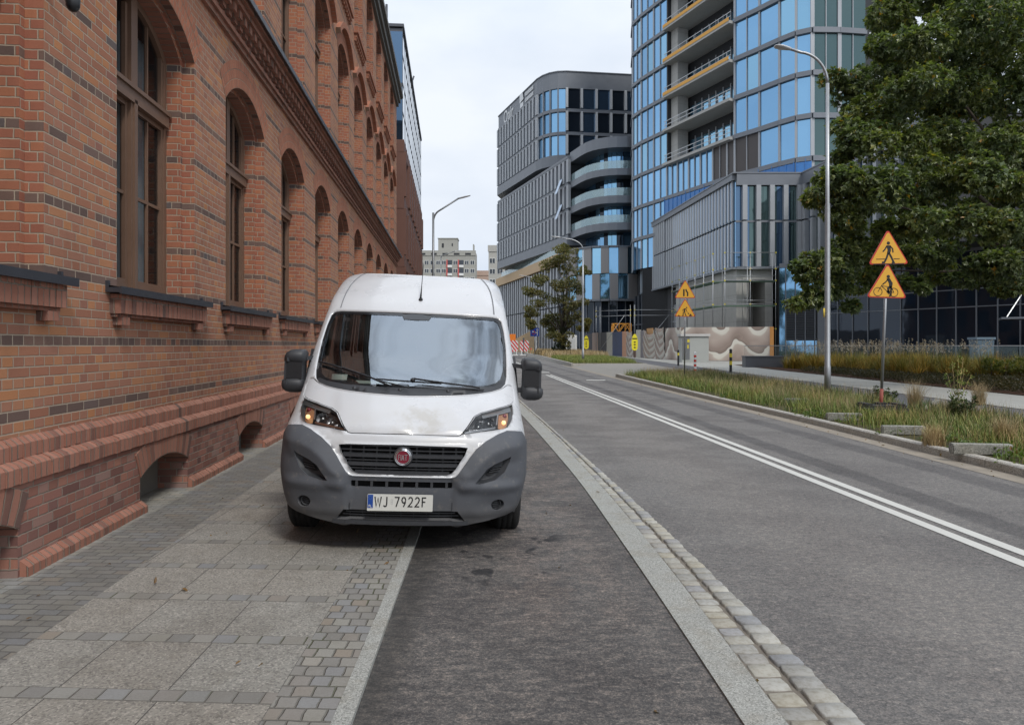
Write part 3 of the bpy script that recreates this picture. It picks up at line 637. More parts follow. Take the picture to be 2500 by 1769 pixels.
for k, o in zip(KS, bo):
    if k < -2: continue
    p = MB(); c = S0 + PITCH * k - .12; p.m = 0; p.box(PT - .40, PT - .33, c - .66, c + .66, -.02, .56); p.build('basement_panel', m_board, BB)
# string course with dentils
co = MB(); co.m = 0
def rbox(t0, t1, z0, z1, s0=S_START, s1=S_END, mi=0): co.m = mi; co.box(t0, t1, s0, s1, z0, z1)
rbox(TW - .02, TW + .05, 5.96, 6.03); rbox(TW - .02, TW + .09, 6.03, 6.09); rbox(TW - .02, TW + .03, 6.09, 6.20)
rbox(TW - .02, TW + .20, 6.36, 6.43); rbox(TW - .02, TW + .26, 6.43, 6.50); rbox(TW - .02, TW + .30, 6.50, 6.54, mi=1); rbox(TW + .285, TW + .315, 6.46, 6.545, mi=1)
s = 0.5
while s < S_END - .2:
    co.m = 0; co.box(TW, TW + .16, s, s + .125, 6.245, 6.36); co.box(TW, TW + .09, s + .0, s + .125, 6.18, 6.245); s += .25
o = co.build('cornice', [m_rowlock, m_flash], BB)
# wall lamp
lm = MB(); lm.lathe((TW + .22, 5.50, 4.22), [(0, .0), (.03, .01), (.048, .04), (.052, .10), (.035, .14), (.015, .17)], 16); lm.tube([(TW, 5.50, 4.44), (TW + .12, 5.50, 4.50), (TW + .22, 5.50, 4.44), (TW + .22, 5.50, 4.38)], .015)
lm.lathe((TW, 5.50, 4.44), [(0, .02), (.06, .02), (.06, 0)], 16, 'x'); lm.build('wall_lamp', m_black, BB)
# windows: frame with transom, mullion, muntins > pane, sill
def make_window(z0, zs, rise, full=True):
    f = MB(); T0 = TW - .30; T1 = TW - .37; H = zs + rise * .95 - .03
    o = arch(0, HWI + .005, z0, zs - .03, rise * .95); i = arch(0, HWI - .085, z0 + .10, zs - .07, rise * .85); f.m = 0
    f.poly(o, [i], fw(T0))
    for a, b in zip(i, i[1:] + i[:1]): f.face([(T0, a[0], a[1]), (T1, a[0], a[1]), (T1, b[0], b[1]), (T0, b[0], b[1])])
    zt = z0 + (zs - z0) * .74
    arcz = lambda s: zs + rise * .8 * (1 - (s / HWI) ** 2) - .08
    f.box(T1, T0 + .05, -HWI + .05, HWI - .05, zt - .09, zt + .07); f.box(T1, T0 + .075, -HWI + .03, HWI - .03, zt + .04, zt + .085)
    f.box(T1, T0 + .03, -.075, .075, z0 + .05, arcz(0) + .06); f.box(T1, T0 + .05, -.035, .035, z0 + .05, zt - .05)
    for sx in (-1, 1):
        lo, hi = (.075, HWI - .085) if sx > 0 else (-HWI + .085, -.075)
        for (a0, a1) in ((z0 + .10, zt - .09), (zt + .07, None)):
            top = a1 if a1 else arcz((lo + hi) / 2) - .0
            # casement frame
            f.box(T1 + .005, T0 - .01, lo, lo + .05, a0, top + (0 if a1 else (-.06 if sx < 0 else .04))); f.box(T1 + .005, T0 - .01, hi - .05, hi, a0, top + (0 if a1 else (.04 if sx < 0 else -.06)))
            f.box(T1 + .006, T0 - .012, lo + .05, hi - .05, a0, a0 + .055)
            if a1: f.box(T1 + .006, T0 - .012, lo + .05, hi - .05, a1 - .05, a1)
            m = (lo + hi) / 2; f.box(T1 + .01, T0 - .025, m - .016, m + .016, a0 + .05, top + (0 if a1 else .05))
        zm = z0 + (zt - z0) * .5; f.box(T1 + .011, T0 - .027, lo + .05, hi - .05, zm - .018, zm + .018)
    w = f.build('window', m_wood, BB, fix=False)
    g = MB(); g.poly(arch(0, HWI - .05, z0 + .06, zs - .06, rise * .88), (), fw(T1 + .02)); g.build('pane', m_pane, w)
    if full:
        sl = MB(); e = HWO + .22
        sl.m = 1; sl.box(TW - .32, TW + .14, -e, e, z0 - .065, z0 - .02); sl.face([(TW + .14, -e, z0 - .02), (TW + .14, e, z0 - .02), (TW - .30, e, z0 + .045), (TW - .30, -e, z0 + .045)])
        sl.box(TW + .13, TW + .148, -e - .01, e + .01, z0 - .08, z0 - .012); sl.box(TW - .0, TW + .03, -e, -e + .03, z0 - .02, z0 + .04); sl.box(TW, TW + .03, e - .03, e, z0 - .02, z0 + .04)
        sl.m = 0; L = 2 * e - .16; n = int(L / .0785)
        for j in range(n):
            a = -e + .08 + j * L / n; jt = random.uniform(-.004, .004)
            sl.box(TW, TW + .10 + jt, a + .003, a + L / n - .003, z0 - .255, z0 - .077)
        sl.box(TW, TW + .06, -e + .10, e - .10, z0 - .285, z0 - .256)
        for a in (-e + .14, e - .32): sl.box(TW, TW + .085, a, a + .16, z0 - .36, z0 - .286)
        sl.build('sill', [m_rowlock, m_flash], w)
    return w
for fi, (z0, zs, rise, zb, zt) in enumerate(FLOORS):
    w0 = make_window(z0, zs, rise, fi == 0); first = True
    for k in KS:
        w = w0 if first else dup(w0, BB); first = False
        w.location = (0, S0 + PITCH * k, 0); w['group'] = ['ground floor windows', 'first floor windows', 'top floor windows'][fi]
# pale curtains added behind the nearest panes, standing in for bluish reflections
for k_, (u0, u1) in ((0, (-.30, .25)), (0, (.58, .78)), (-1, (.35, .86)), (1, (-.86, -.45))):
    cu = MB(); cu.smooth = True; c_ = S0 + PITCH * k_; P = [(TW - .52 + .03 * math.sin(j * 1.9), c_ + u0 + (u1 - u0) * j / 24) for j in range(25)]
    for a, b in zip(P, P[1:]): cu.face([(a[0], a[1], 2.25), (b[0], b[1], 2.25), (b[0], b[1], 5.2), (a[0], a[1], 5.2)])
    cu.build('reflection_curtain', m_curt, BB)
# ---------------------------------------------------------------- brown office building farther along the same side
BR = wallframe('office_building', 'brown panelled office building with a glass top floor, past the brick building', 'building')
a0, a1, T0 = 41.6, 65.0, .10
g = MB(); g.m = 0
for z in (3.4, 7.2, 10.8, 14.4): pass
core = MB(); core.box(-14, T0 - .50, a0 + .35, a1, 0, 13.4); core.build('glazing', m_gdeep, BR)
fr = MB(); pitch = 2.35; lev = [0.0, 3.4, 6.95, 10.35, 13.65]
for i, z in enumerate(lev[1:]):
    fr.box(-14.1, T0, a0, a1 + .1, z - .75, z)
n = int((a1 - a0) / pitch)
for li in range(4):
    off = (li % 2) * pitch * .5
    for j in range(n + 1):
        s = a0 + j * pitch + (off if j else 0); w = .95 if j else .35
        fr.box(T0 - .6, T0 + .10 + .004 * li, s, min(s + w, a1 + .1), lev[li], lev[li + 1] - .70)
fr.box(-14.05, T0 - .02, a0 + .02, a0 + .3, 0, .6)
for j in range(6): fr.box(T0 - .9 - j * 2.4, T0 - .5 - j * 2.4, a0, a0 + .6, 0, 13.3)
fr.build('facade_panel', m_brown, BR)
gt = MB(); gt.m = 0
zl = [13.68, 17.0, 20.25]
for a in range(len(zl) - 1):
    s = a0 + .15
    while s < a1 - .2:
        e = min(s + 1.35, a1 - .1); gt.face([(T0 - .1, s, zl[a]), (T0 - .1, e - .03, zl[a]), (T0 - .1, e - .03, zl[a + 1] - .05), (T0 - .1, s, zl[a + 1] - .05)]); s = e
    x = T0 - .1
    while x > -14: gt.m = 1; gt.face([(x, a0 + .15, zl[a]), (x, a0 + .15, zl[a + 1] - .25), (x - 1.35, a0 + .15, zl[a + 1] - .25), (x - 1.35, a0 + .15, zl[a])]); x -= 1.4
    gt.m = 0
gt.build('glass_wall', [glassmat('sky_mirror_glass', (.60, .72, .84), metal=1.0, var=.22), m_gdeep], BR)
gf = MB(); gf.box(-14, T0 - .12, a0 + .17, a1 - .15, 13.6, 20.2); gf.box(-14.1, T0 - .02, a0 + .05, a1, 20.25, 20.42)
for s in np.arange(a0 + .15, a1, 1.35): gf.box(T0 - .11, T0 - .085, s - .035, s - .005, 13.7, 20.2)
for z in (15.3, 17.0, 18.6): gf.box(T0 - .11, T0 - .08, a0 + .1, a1, z - .02, z + .02)
gf.build('roof_edge', m_anth, BR)
an = MB()
for x, y, h in ((-1.2, 42, 2.4), (-1.5, 42.3, 1.9), (-1.0, 42.5, 1.5), (-1.3, 43, 1.9)): an.tube([(x, y, 20.4), (x, y, 20.4 + h)], .07)
an.box(-.15, .05, 51.6, 51.9, 20.4, 20.75); an.tube([(-.05, 51.7, 20.7), (.1, 51.7, 21.15)], .06); an.build('roof_antenna', m_anth, BR)
# ---------------------------------------------------------------- facade helpers
class Seg:
    """vertical plane over the plan segment p0->p1 (left to right seen from outside)"""
    def __init__(s, p0, p1):
        s.a = Vector((p0[0], p0[1])); s.b = Vector((p1[0], p1[1])); s.L = (s.b - s.a).length; s.d = (s.b - s.a) / s.L; s.n = Vector((s.d.y, -s.d.x))
    def __call__(s, u, z, o=0.0):
        p = s.a + s.d * u + s.n * o; return (p.x, p.y, z)
    def quad(s, mb, u0, u1, z0, z1, o=0.0): mb.face([s(u0, z0, o), s(u1, z0, o), s(u1, z1, o), s(u0, z1, o)])
    def box(s, mb, u0, u1, z0, z1, o0, o1):
        c = [s(u, z, o) for z in (z0, z1) for o in (o0, o1) for u in (u0, u1)]
        mb.mesh(c, [(0, 1, 3, 2), (4, 6, 7, 5), (2, 3, 7, 6), (1, 0, 4, 5), (3, 1, 5, 7), (0, 2, 6, 4)])
def segs(P): return [Seg(a, b) for a, b in zip(P, P[1:])]
def offset_poly(P, o):
    S_ = segs(P); out = []
    for i, p in enumerate(P):
        if i == 0: n = S_[0].n
        elif i == len(P) - 1: n = S_[-1].n
        else:
            n = (S_[i - 1].n + S_[i].n).normalized(); n = n / max(.4, n.dot(S_[i].n))
        out.append((p[0] + n.x * o, p[1] + n.y * o))
    return out
def slab(mb, P, back, z0, z1, o=0.0):
    """closed slab between facade line P (offset o) and the back points"""
    Q = offset_poly(P, o) + list(back); mb.prism([(p[0], p[1]) for p in Q], lambda a, b: (a, b, z1), lambda a, b: (a, b, z0))
def curve(p0, p1, p2, n=6):
    return [tuple((1 - t) ** 2 * a + 2 * t * (1 - t) * b + t * t * c for a, b, c in zip(p0, p1, p2)) for t in [i / n for i in range(n + 1)]]

# ---------------------------------------------------------------- grey office building in the middle distance
OB = thing('office_building', 'grey finned office building of stacked blocks with rounded balconies, in the middle distance', 'building', (9, 125, 0))
OBL = Vector((9, 125, 0))
def loc(o): o.location = -OBL; return o            # geometry is given in world metres, parent sits at the base
A_ = (-2.6, 150); C_ = (4.8, 129); BK = [(34, 160), (0, 165)]
UP = [A_, C_] + curve(C_, (6.5, 125.2), (9.6, 125.4), 4)[1:] + [(36, 129)]
MD = [A_, (9.3, 114)] ; ME = [(9.3, 114)] + curve((10.6, 109.8), (12.2, 104.6), (17, 104.9), 6) + [(32, 107)]
glz = MB(); fins = MB(); frm = MB(); sof = MB(); lt = MB()
def finned(P, z0, rows, h, bay, w=.80, dep=.5, closed=True, lite=False):
    for sg in segs(P):
        n = max(1, round(sg.L / bay)); b = sg.L / n
        for r in range(rows):
            za, zb = z0 + r * h, z0 + (r + 1) * h
            for i in range(n): sg.quad(glz, i * b, (i + 1) * b, za, zb, 0)
            for i in range(n + 1): sg.box(fins, i * b - w / 2, i * b + w / 2, za + .28, zb - .22, .02, dep)
            sg.box(frm, 0, sg.L, za - .28, za + .20, .01, dep * .7)
        sg.box(frm, 0, sg.L, z0 + rows * h - .3, z0 + rows * h + .1, .01, dep * .8)
slab(frm, UP, BK, 33.2, 34.9, .55)
finned(UP[:2], 34.9, 3, 4.08, 1.75)
for k, sg in enumerate(segs(UP)[1:]):
    n = max(1, round(sg.L / (1.9 if k < 4 else 2.55))); b = sg.L / n
    for r in range(3):
        za, zb = 34.9 + r * 4.08, 38.98 + r * 4.08
        for i in range(n):
            glz.m = 1 if k < 4 else random.choice([2, 2, 0]); sg.quad(glz, i * b, (i + 1) * b, za, zb, 0)
            if k < 4: sg.box(frm, i * b - .12, i * b + .12, za, zb, .02, .3)
            else: sg.box(lt, i * b - .2, i * b + .2, za + .4, zb - .25, .02, .6)
        sg.box(frm, 0, sg.L, za - .3, za + .25, .01, .35)
glz.m = 0
slab(frm, UP, BK, 46.9, 49.8, .25); slab(frm, UP, BK, 49.8, 49.95, .40)
slab(sof, UP, BK, 31.5, 33.2, -3.0)
slab(sof, [(A_[0] + .5, A_[1]), (9.6, 114.6)], [(24, 118), (30, 160), (0, 163)], 18.0, 31.8, -.06)
finned(MD, 19.2, 3, 4.15, 1.75)
slab(frm, MD, [(20, 116), (20, 155)], 17.7, 19.0, .55); slab(frm, MD, [(20, 116), (20, 155)], 31.6, 32.0, .45)
# curved balcony end: slabs, recessed glazing, glass parapets
gp = MB()
for z0, z1 in ((30.9, 32.5), (26.8, 27.8), (22.7, 23.8), (18.7, 19.8)):
    slab(frm, ME, [(34, 118), (10, 120)], z0, z1, 0)
    for q in segs(offset_poly(ME, -.01)):
        if z0 < 30: q.box(gp, 0, q.L, z1, z1 + 1.15, -.12, -.08)
IN = offset_poly(ME, -2.6)
for q in segs(IN):
    n = max(1, round(q.L / 1.4)); b = q.L / n
    for zb, zt in ((27.8, 30.9), (23.8, 26.8), (19.8, 22.7), (16.2, 18.7)):
        for i in range(n): glz.m = random.choice([1, 3, 2, 1, 1]); q.quad(glz, i * b, (i + 1) * b - .06, zb, zt, 0)
glz.m = 0
slab(sof, IN, [(33, 118), (12, 120)], 12, 31, -.15)
# drum and low wing under the upper blocks
DR = [(7.8, 114.2)] + curve((9.0, 109), (12.5, 103.0), (18.5, 105.6), 8)
pan = MB()
for k, q in enumerate(segs(DR)):
    n = max(1, round(q.L / 1.35)); b = q.L / n
    for r, (zb, zt) in enumerate(((12.3, 16.1), (8.5, 12.2))):
        for i in range(n):
            if (i + r + k) % 2: q.box(pan, i * b + .05, (i + 1) * b - .05, zb, zt, 0, .35)
            glz.m = 3 if (k + i) % 3 else 1; q.quad(glz, i * b, (i + 1) * b, zb, zt, 0)
    q.box(frm, 0, q.L, 16.1, 16.35, -.2, .45); q.box(frm, 0, q.L, 8.2, 8.5, -.1, .4); glz.m = 2; n = max(1, round(q.L / 1.2)); b = q.L / n
    for i in range(n): q.quad(glz, i * b, (i + 1) * b, .2, 8.2, -.6); q.box(frm, i * b - .05, i * b + .05, .2, 8.2, -.6, -.45)
slab(sof, DR, [(26, 112), (24, 122), (9, 122)], .2, 16.1, -.7)
WG = Seg((-2.4, 158), (8.3, 114.6)); n = 26; b = WG.L / n
for i in range(n):
    for r, (zb, zt) in enumerate(((1.0, 7.8), (8.0, 14.6))):
        WG.quad(glz, i * b, (i + 1) * b, zb, zt, 0); WG.box(fins, i * b - .45, i * b + .30 - .2 * ((i + r) % 2), zb, zt, .02, .6)
glz.m = 0
sof.mesh([WG(0, 0, -.1), WG(WG.L, 0, -.1), WG(WG.L, 0, -14), WG(0, 0, -14), WG(0, 15, -.1), WG(WG.L, 15, -.1), WG(WG.L, 15, -14), WG(0, 15, -14)], [(0, 1, 5, 4), (1, 2, 6, 5), (2, 3, 7, 6), (3, 0, 4, 7), (4, 5, 6, 7)])
bg = MB(); WG.box(bg, -1, WG.L, 14.7, 16.4, -1.5, 1.0); bg.prism([(0, .2), (9.2, .2), (9.2, 4.6), (5.5, 5.6), (0, 2.7)], lambda a, z: (a + .4, 128 - .1 * a, z), lambda a, z: (a + .4, 140, z))
Seg((-2.0, 157), (8.3, 115)).box(gp, 0, 43, 16.4, 17.7, .3, .35)
loc(bg.build('terrace_edge', m_beige, OB)); build_split(glz, 'window', [m_gdeep, m_gblue, m_gdark, m_gcyan], OB, OBL); build_split(fins, 'facade_fin', m_fin, OB, OBL); build_split(frm, 'floor_band', m_frame, OB, OBL)
build_split(lt, 'light_fin', m_finl, OB, OBL); loc(sof.build('recessed_core', m_soffit, OB)); build_split(pan, 'cladding_panel', simple('warm_grey_cladding', (.25, .24, .24), .5, .3, var=.1), OB, OBL)
def mk_clear(name, col, fac):
    t = T(name); a = t.n('ShaderNodeBsdfTransparent'); g = t.n('ShaderNodeBsdfPrincipled'); g.inputs['Base Color'].default_value = col + (1,); g.inputs['Roughness'].default_value = .05; g.inputs['Metallic'].default_value = .5
    m = t.n('ShaderNodeMixShader'); m.inputs[0].default_value = fac; t.t.links.new(a.outputs[0], m.inputs[1]); t.t.links.new(g.outputs[0], m.inputs[2]); t.t.links.new(m.outputs[0], t.out.inputs[0]); return t.m
m_parap = mk_clear('glass_parapet', (.42, .55, .58), .55); m_fence = mk_clear('clear_glass_fence', (.25, .33, .34), .12)
build_split(gp, 'glass_parapet', m_parap, OB, OBL)
sg = Seg(A_, C_); tx = MB()
def put_text(mb, txt, size, cu, cz, f, w=1.0, bold=0): 
    vs, fs = text_faces(txt, size, w, bold); mb.mesh([f(x + cu, y + cz) for x, y in vs], fs)
put_text(tx, 'Qair', 3.6, 6.6, 48.2, lambda u, z: sg(u, z, .35), .9, .05)
put_text(tx, 'Game', 1.35, 18.2, 50.0, lambda u, z: sg(u, z, .35), 1.0) if False else None
for k, z in enumerate((49.0, 47.9)):
    for j in range(8): sg.box(tx, 16.4 + j * .55, 16.7 + j * .55, z - .35, z + .35, .3, .42)
sg.box(tx, 13.6, 15.3, 47.1, 48.1, .3, .4); tx.face([sg(13.4, 49.9, .42), sg(13.4, 48.2, .42), sg(15.6, 48.5, .42), sg(15.0, 49.9, .42)])
build_split(tx, 'roof_lettering', simple('aluminium_letters', (.66, .67, .68), .5), OB, OBL)
ow = MB()
sg = Seg(MD[0], MD[1])
for z in (27.7, 23.6): ow.face([sg(sg.L - 3.0, z + 1.0, .55), sg(sg.L - 1.9, z + 1.0, .55), sg(sg.L - 1.9, z - 1.4, 1.5), sg(sg.L - 3.0, z - 1.4, 1.5)])
loc(ow.build('open_window', glassmat('bright_sky_glass', (.50, .58, .68), metal=1), OB))

# ---------------------------------------------------------------- glass tower under construction
TWR = thing('tower', 'tall blue glass tower still under construction with open floors and orange edge nets', 'tower', (27, 85, 0)); OBL = Vector((27, 85, 0))
PL, PR = (17.8, 97.6), (25.1, 80); CV = [PR, (26.9, 77.2), (28.2, 74.9), (29.3, 73.3), (30.6, 72.5)]; FR = [CV[-1], (33.4, 72.6), (36.3, 73.0)]
LV = [20.7 + 4.35 * k for k in range(-2, 12)]
glz = MB(); mul = MB(); bnd = MB(); dk = MB(); net = MB(); con = MB(); rail = MB(); film = MB(); win = MB()
face = Seg(PL, PR); t0 = .315
def panes(q, u0, u1, zb, zt, w, mi=None, pair=True, thick=.12):
    n = max(1, round((u1 - u0) / w)); b = (u1 - u0) / n
    for i in range(n):
        glz.m = random.choice([0, 0, 0, 0, 0, 1]) if mi is None else mi
        q.quad(glz, u0 + i * b + .02, u0 + (i + 1) * b - .02, zb, zt, 0)
        q.box(mul, u0 + i * b - (thick if i % 2 == 0 or not pair else .04) / 1, u0 + i * b + (thick if i % 2 == 0 or not pair else .04), zb, zt, .01, .12)
LB = [(17.6, 104), (17.1, 100.2), PL]
for a, b in zip(LV, LV[1:]):
    for q in segs(LB): panes(q, 0, q.L, a + .2, b - .2, 1.6); q.box(bnd, 0, q.L, b - .22, b + .22, .0, .26)
    panes(face, 0, face.L * t0, a + .2, b - .2, 1.45)
    face.box(bnd, 0, face.L * t0, b - .22, b + .22, .0, .26)
    if a < 24.9:
        panes(face, face.L * t0, face.L * .80, a + .2, b - .2, 1.2); gp_ = 3 if 20 < a < 22 else None
        panes(face, face.L * .80, face.L, a + .2, b - .2, 1.3, gp_); face.box(bnd, face.L * t0, face.L, b - .22, b + .22, .0, .26)
    for k, q in enumerate(segs(CV)):
        panes(q, 0, q.L, a + .2, b - .2, 1.5 if k < 1 else 2.4, 3 if (20 < a < 22 and k == 0) else None, pair=(k == 0)); q.box(bnd, 0, q.L, b - .25, b + .25, .0, .28)
    for k, q in enumerate(segs(FR)): panes(q, 0, q.L, a + .25, b - .25, 1.45, 2, thick=.2); q.box(bnd, 0, q.L, b - .27, b + .27, .0, .28)
# protective film on the lowest visible storey
for q in [face] + segs(CV):
    u0 = face.L * .30 if q is face else 0; q.quad(film, u0, q.L, 16.55, 20.4, .24)
    for u in np.arange(u0, q.L, .9): q.box(film, u, u + .06, 16.5, 20.5 + random.uniform(-.1, .3), .24, .30)
q = Seg((17.8, 97.6), (17.9, 97.3))
# open floors
for z in LV[3:] :
    face.box(con, face.L * t0, face.L * .995, z - .28, z + .05, -6, .75)
    for u in np.arange(face.L * t0 + .2, face.L * .99, 1.5): face.box(rail, u, u + .05, z, z + 1.1, .44, .50)
    yellow = z > 32; m = net if yellow else rail
    for h in (.55, 1.05): face.box(rail, face.L * t0, face.L * .99, z + h, z + h + .07, .45, .50)
    if yellow: face.box(net, face.L * t0 + .1, face.L * .99, z - .0, z + .40, .76, .80); 
    for u in np.arange(face.L * t0 + 1.6, face.L * .98, 1.35):
        face.box(win, u + .05, u + 1.2, z + .1, z + 3.0, -2.4, -2.35)
        face.box(mul, u + 1.2, u + 1.33, z, z + 3.2, -2.5, -2.2)
    face.box(dk, face.L * t0, face.L, z + 2.9, z + 4.07, -2.7, -2.3)
face.box(con, face.L * t0 + .3, face.L * t0 + 1.7, 25, 68, -2.0, -.4); face.box(dk, face.L * t0 - .0, face.L * t0 + .25, 24.9, 68, -3, .1); face.box(dk, face.L - .12, face.L, 24.9, 68, -3, -.02)
for q in (Seg((36.4, 74.4), (43, 75)),):
    for z in LV[2:]: q.box(con, 0, q.L, z - .3, z + .05, -6, .3); q.box(net if z > 34 else rail, 0, q.L, z + .1, z + .5, .3, .36); q.box(rail, 0, q.L, z + 1.0, z + 1.07, .3, .36); q.quad(glz, 0, q.L, z, z + 4, -3)
core = [(18.4, 104)] + [Seg(PL, PR)(face.L * t, 0, -3.2)[:2] for t in (0, t0, 1)] + [(27.5, 77.8), (29.8, 73.9), (31, 73.1), (36, 73.4), (44, 78), (44, 110), (20, 112)]
dk.prism(core, lambda a, b: (a, b, 68), lambda a, b: (a, b, .3))
core2 = [p[:2] for p in (face(0, 0, -.1), face(face.L * t0, 0, -.1), face(face.L * t0, 0, -4), face(0, 0, -4))]; dk.prism(core2, lambda a, b: (a, b, 68), lambda a, b: (a, b, .3))
core3 = [p[:2] for p in (face(0, 0, -.1), face(face.L, 0, -.1), (27.4, 77.5), (31, 73.2), (31, 80), (22, 98))]; dk.prism(core3, lambda a, b: (a, b, 24.9), lambda a, b: (a, b, .3))
m_net = simple('orange_edge_board', (.70, .36, .07), .7, var=.25); m_panelb = simple('brown_grey_panel', (.075, .065, .062), .5, .2)
build_split(glz, 'window', [m_gblue, m_gcyan, m_ggreen, m_panelb], TWR, OBL); build_split(mul, 'mullion', m_fin, TWR, OBL); build_split(bnd, 'floor_band', m_frame, TWR, OBL); loc(dk.build('recessed_core', m_soffit, TWR))
build_split(net, 'edge_board', m_net, TWR, OBL); build_split(con, 'floor_slab', m_conc, TWR, OBL); build_split(rail, 'guard_rail', m_finl, TWR, OBL); loc(film.build('protective_film', m_film, TWR)); build_split(win, 'inner_window', m_gcyan, TWR, OBL)

# ---------------------------------------------------------------- podium building in front of the tower
PD = thing('podium_building', 'lower building of grey metal fins on a raw concrete base beside the tower', 'building', (24, 75, 0)); OBL = Vector((24, 75, 0))
P0, P1, P2, P3 = (18.55, 101.5), (21.4, 68), (27.9, 68), (29.6, 50)
glz = MB(); fins = MB(); frm = MB(); dk = MB(); con = MB(); rr = MB()
q = Seg(P0, P1); n = 40; b = q.L / n
for i in range(n):
    for r, (zb, zt) in enumerate(((9.15, 13.45), (13.6, 17.45))):
        glz.m = 0; q.quad(glz, i * b, (i + 1) * b, zb, zt, 0); w = .62 if i < 20 else .58 - .012 * (i - 20)
        dp = .26 if i < 14 else .14; q.box(fins, i * b, i * b + w, zb, zt + (.0), .02, dp)
        if i > 17: q.box(rr, i * b - .004 - .07, i * b - .004, zb + .1, zt - .1, .02, dp + .01)
q.box(frm, 0, q.L, 17.45, 18.0, -.1, .36); q.box(frm, 0, q.L, 8.95, 9.15, -.3, .32)
for q in (Seg(P1, P2), Seg(P2, P3)):
    n = round(q.L / 1.35); b = q.L / n
    for i in range(n):
        for zb, zt in ((9.15, 13.45), (13.6, 16.9)):
            glz.m = 1 if i % 3 else 2; q.quad(glz, i * b, (i + 1) * b, zb, zt, 0); q.quad(glz, i * b, i * b + .05, zb, zt, .03)
            q.box(fins, (i + .55) * b - .18, (i + .55) * b + .26, zb + .0, zt, .02, .45)
    q.box(frm, 0, q.L, 16.9, 18.0, -.1, .36); q.box(frm, 0, q.L, 13.4, 13.6, -.1, .10); q.box(frm, 0, q.L, 8.95, 9.15, -.3, .5)
slab(dk, [P0, P1, P2, P3], [(45, 50), (45, 101)], 9.0, 17.9, -.12); slab(frm, [P0, P1, P2, P3], [(45, 50), (45, 101)], 18.0, 18.12, .42)
# dark recessed ground floor, concrete stair core with a doorway
q = Seg((14, 100), (19.6, 86.6)); q = Seg((16.5, 108), (20.3, 86.6)); n = 14; b = q.L / n
for i in range(n): glz.m = 3; q.quad(glz, i * b, (i + 1) * b, .3, 8.9, -1.2); q.box(frm, i * b - .06, i * b + .06, .3, 8.9, -1.2, -1.0)
q.box(frm, 0, q.L, 4.6, 4.75, -1.2, -1.0)
w1 = Seg((19.95, 86.5), (21.5, 68.15)); w1.box(con, 0, w1.L, 0, 8.94, -1.2, 0)
w2 = Seg((21.5, 68.15), (25.0, 68.15)); con.m = 0
w2.box(con, 0, .72, 0, 8.94, -.6, 0); w2.box(con, 2.75, 3.5, 0, 8.94, -3.4, 0); w2.box(con, .72, 2.75, 8.1, 8.94, -3.4, 0); w2.box(con, .5, .72, 0, 8.1, -3.4, -.6); w2.box(con, .5, 2.9, 0, 8.94, -3.8, -3.4)
w2.box(con, .55, 2.9, 7.95, 8.12, -.02, .12); w2.box(con, .58, .72, 0, 7.95, -.02, .1); w2.box(con, 2.75, 2.88, 0, 7.95, -.02, .1)
dk.box(21.9, 25, 71.8, 74, .3, 8.9)
# blue glass corner with louvres to the right of the core
q = Seg((25.05, 66.6), (30.4, 65.4)); glz.m = 4; q.quad(glz, 0, .5, .3, 9.0, 0); q.quad(glz, .55, 3.3, 5.9, 9.0, 0); glz.m = 0; q.quad(glz, .55, 3.3, .3, 2.1, 0)
lv = MB()
for z in np.arange(2.15, 5.85, .16): lv.mesh([q(.55, z, .0), q(3.1, z, .0), q(3.1, z + .11, .10), q(.55, z + .11, .10)], [(0, 1, 2, 3)])
for u in (.5, 1.35, 2.2, 3.05): q.box(frm, u, u + .08, .3, 9.2, -.05, .14)
q.box(frm, 3.3, 4.0, .3, 9.2, -.3, .25); q.box(frm, 0, 3.3, 8.9, 9.3, -.2, .15); q.box(dk, 0, 5.3, .3, 9.0, -4, -.08)
build_split(glz, 'window', [m_gblue, m_ggreen, m_gdeep, m_gdark, m_gblue], PD, OBL); build_split(fins, 'facade_fin', m_fin, PD, OBL); build_split(frm, 'floor_band', m_frame, PD, OBL); loc(dk.build('recessed_core', m_soffit, PD)); loc(con.build('concrete_core', m_conc, PD))
build_split(rr, 'fin_edge', glassmat('bright_edge_metal', (.60, .74, .92), metal=.9, var=.05), PD, OBL); build_split(lv, 'louvre', m_frame, PD, OBL)

# ---------------------------------------------------------------- dark glass pavilion behind the trees
PV = thing('glass_pavilion', 'dark glass walled low building with slim mullions behind the large tree', 'building', (34, 56, 0)); OBL = Vector((34, 56, 0))
glz = MB(); mul = MB(); dk = MB()
for q in (Seg((28.9, 65.8), (37.0, 49.4)), Seg((37.0, 49.4), (40.5, 41.5)), Seg((40.5, 41.5), (46, 30))):
    n = round(q.L / 1.55); b = q.L / n
    for i in range(n): q.quad(glz, i * b, (i + 1) * b, .25, 9.0, 0); q.box(mul, i * b - .035, i * b + .035, .25, 9.0, .0, .10)
    for z in (4.55, 5.9): q.box(mul, 0, q.L, z, z + .07, .0, .08)
    q.box(mul, 0, q.L, 8.8, 9.3, -.2, .3)
dk.prism([(29.1, 65.9), (37.1, 49.6), (40.6, 41.7), (46.2, 30.2), (60, 30), (60, 70), (30, 70)], lambda a, b: (a, b, 9.1), lambda a, b: (a, b, .2))
build_split(glz, 'window', m_gdark, PV, OBL); build_split(mul, 'mullion', m_frame, PV, OBL); loc(dk.build('core_wall', m_soffit, PV))
cn = MB(); q = Seg((32.9, 47.8), (38.4, 44.5)); q.box(cn, 0, q.L, 3.42, 3.55, -3, 0); cn.box(33.4, 33.55, 47.0, 47.2, .3, 3.42) if False else None
loc(cn.build('canopy', m_frame, PV)); stt = MB()
for u in (.3, 2.3, 2.7, 4.6): stt.tube([q(u, 3.55, -.1), q(u + 1.2, 5.6, -1.8)], .045, 6)
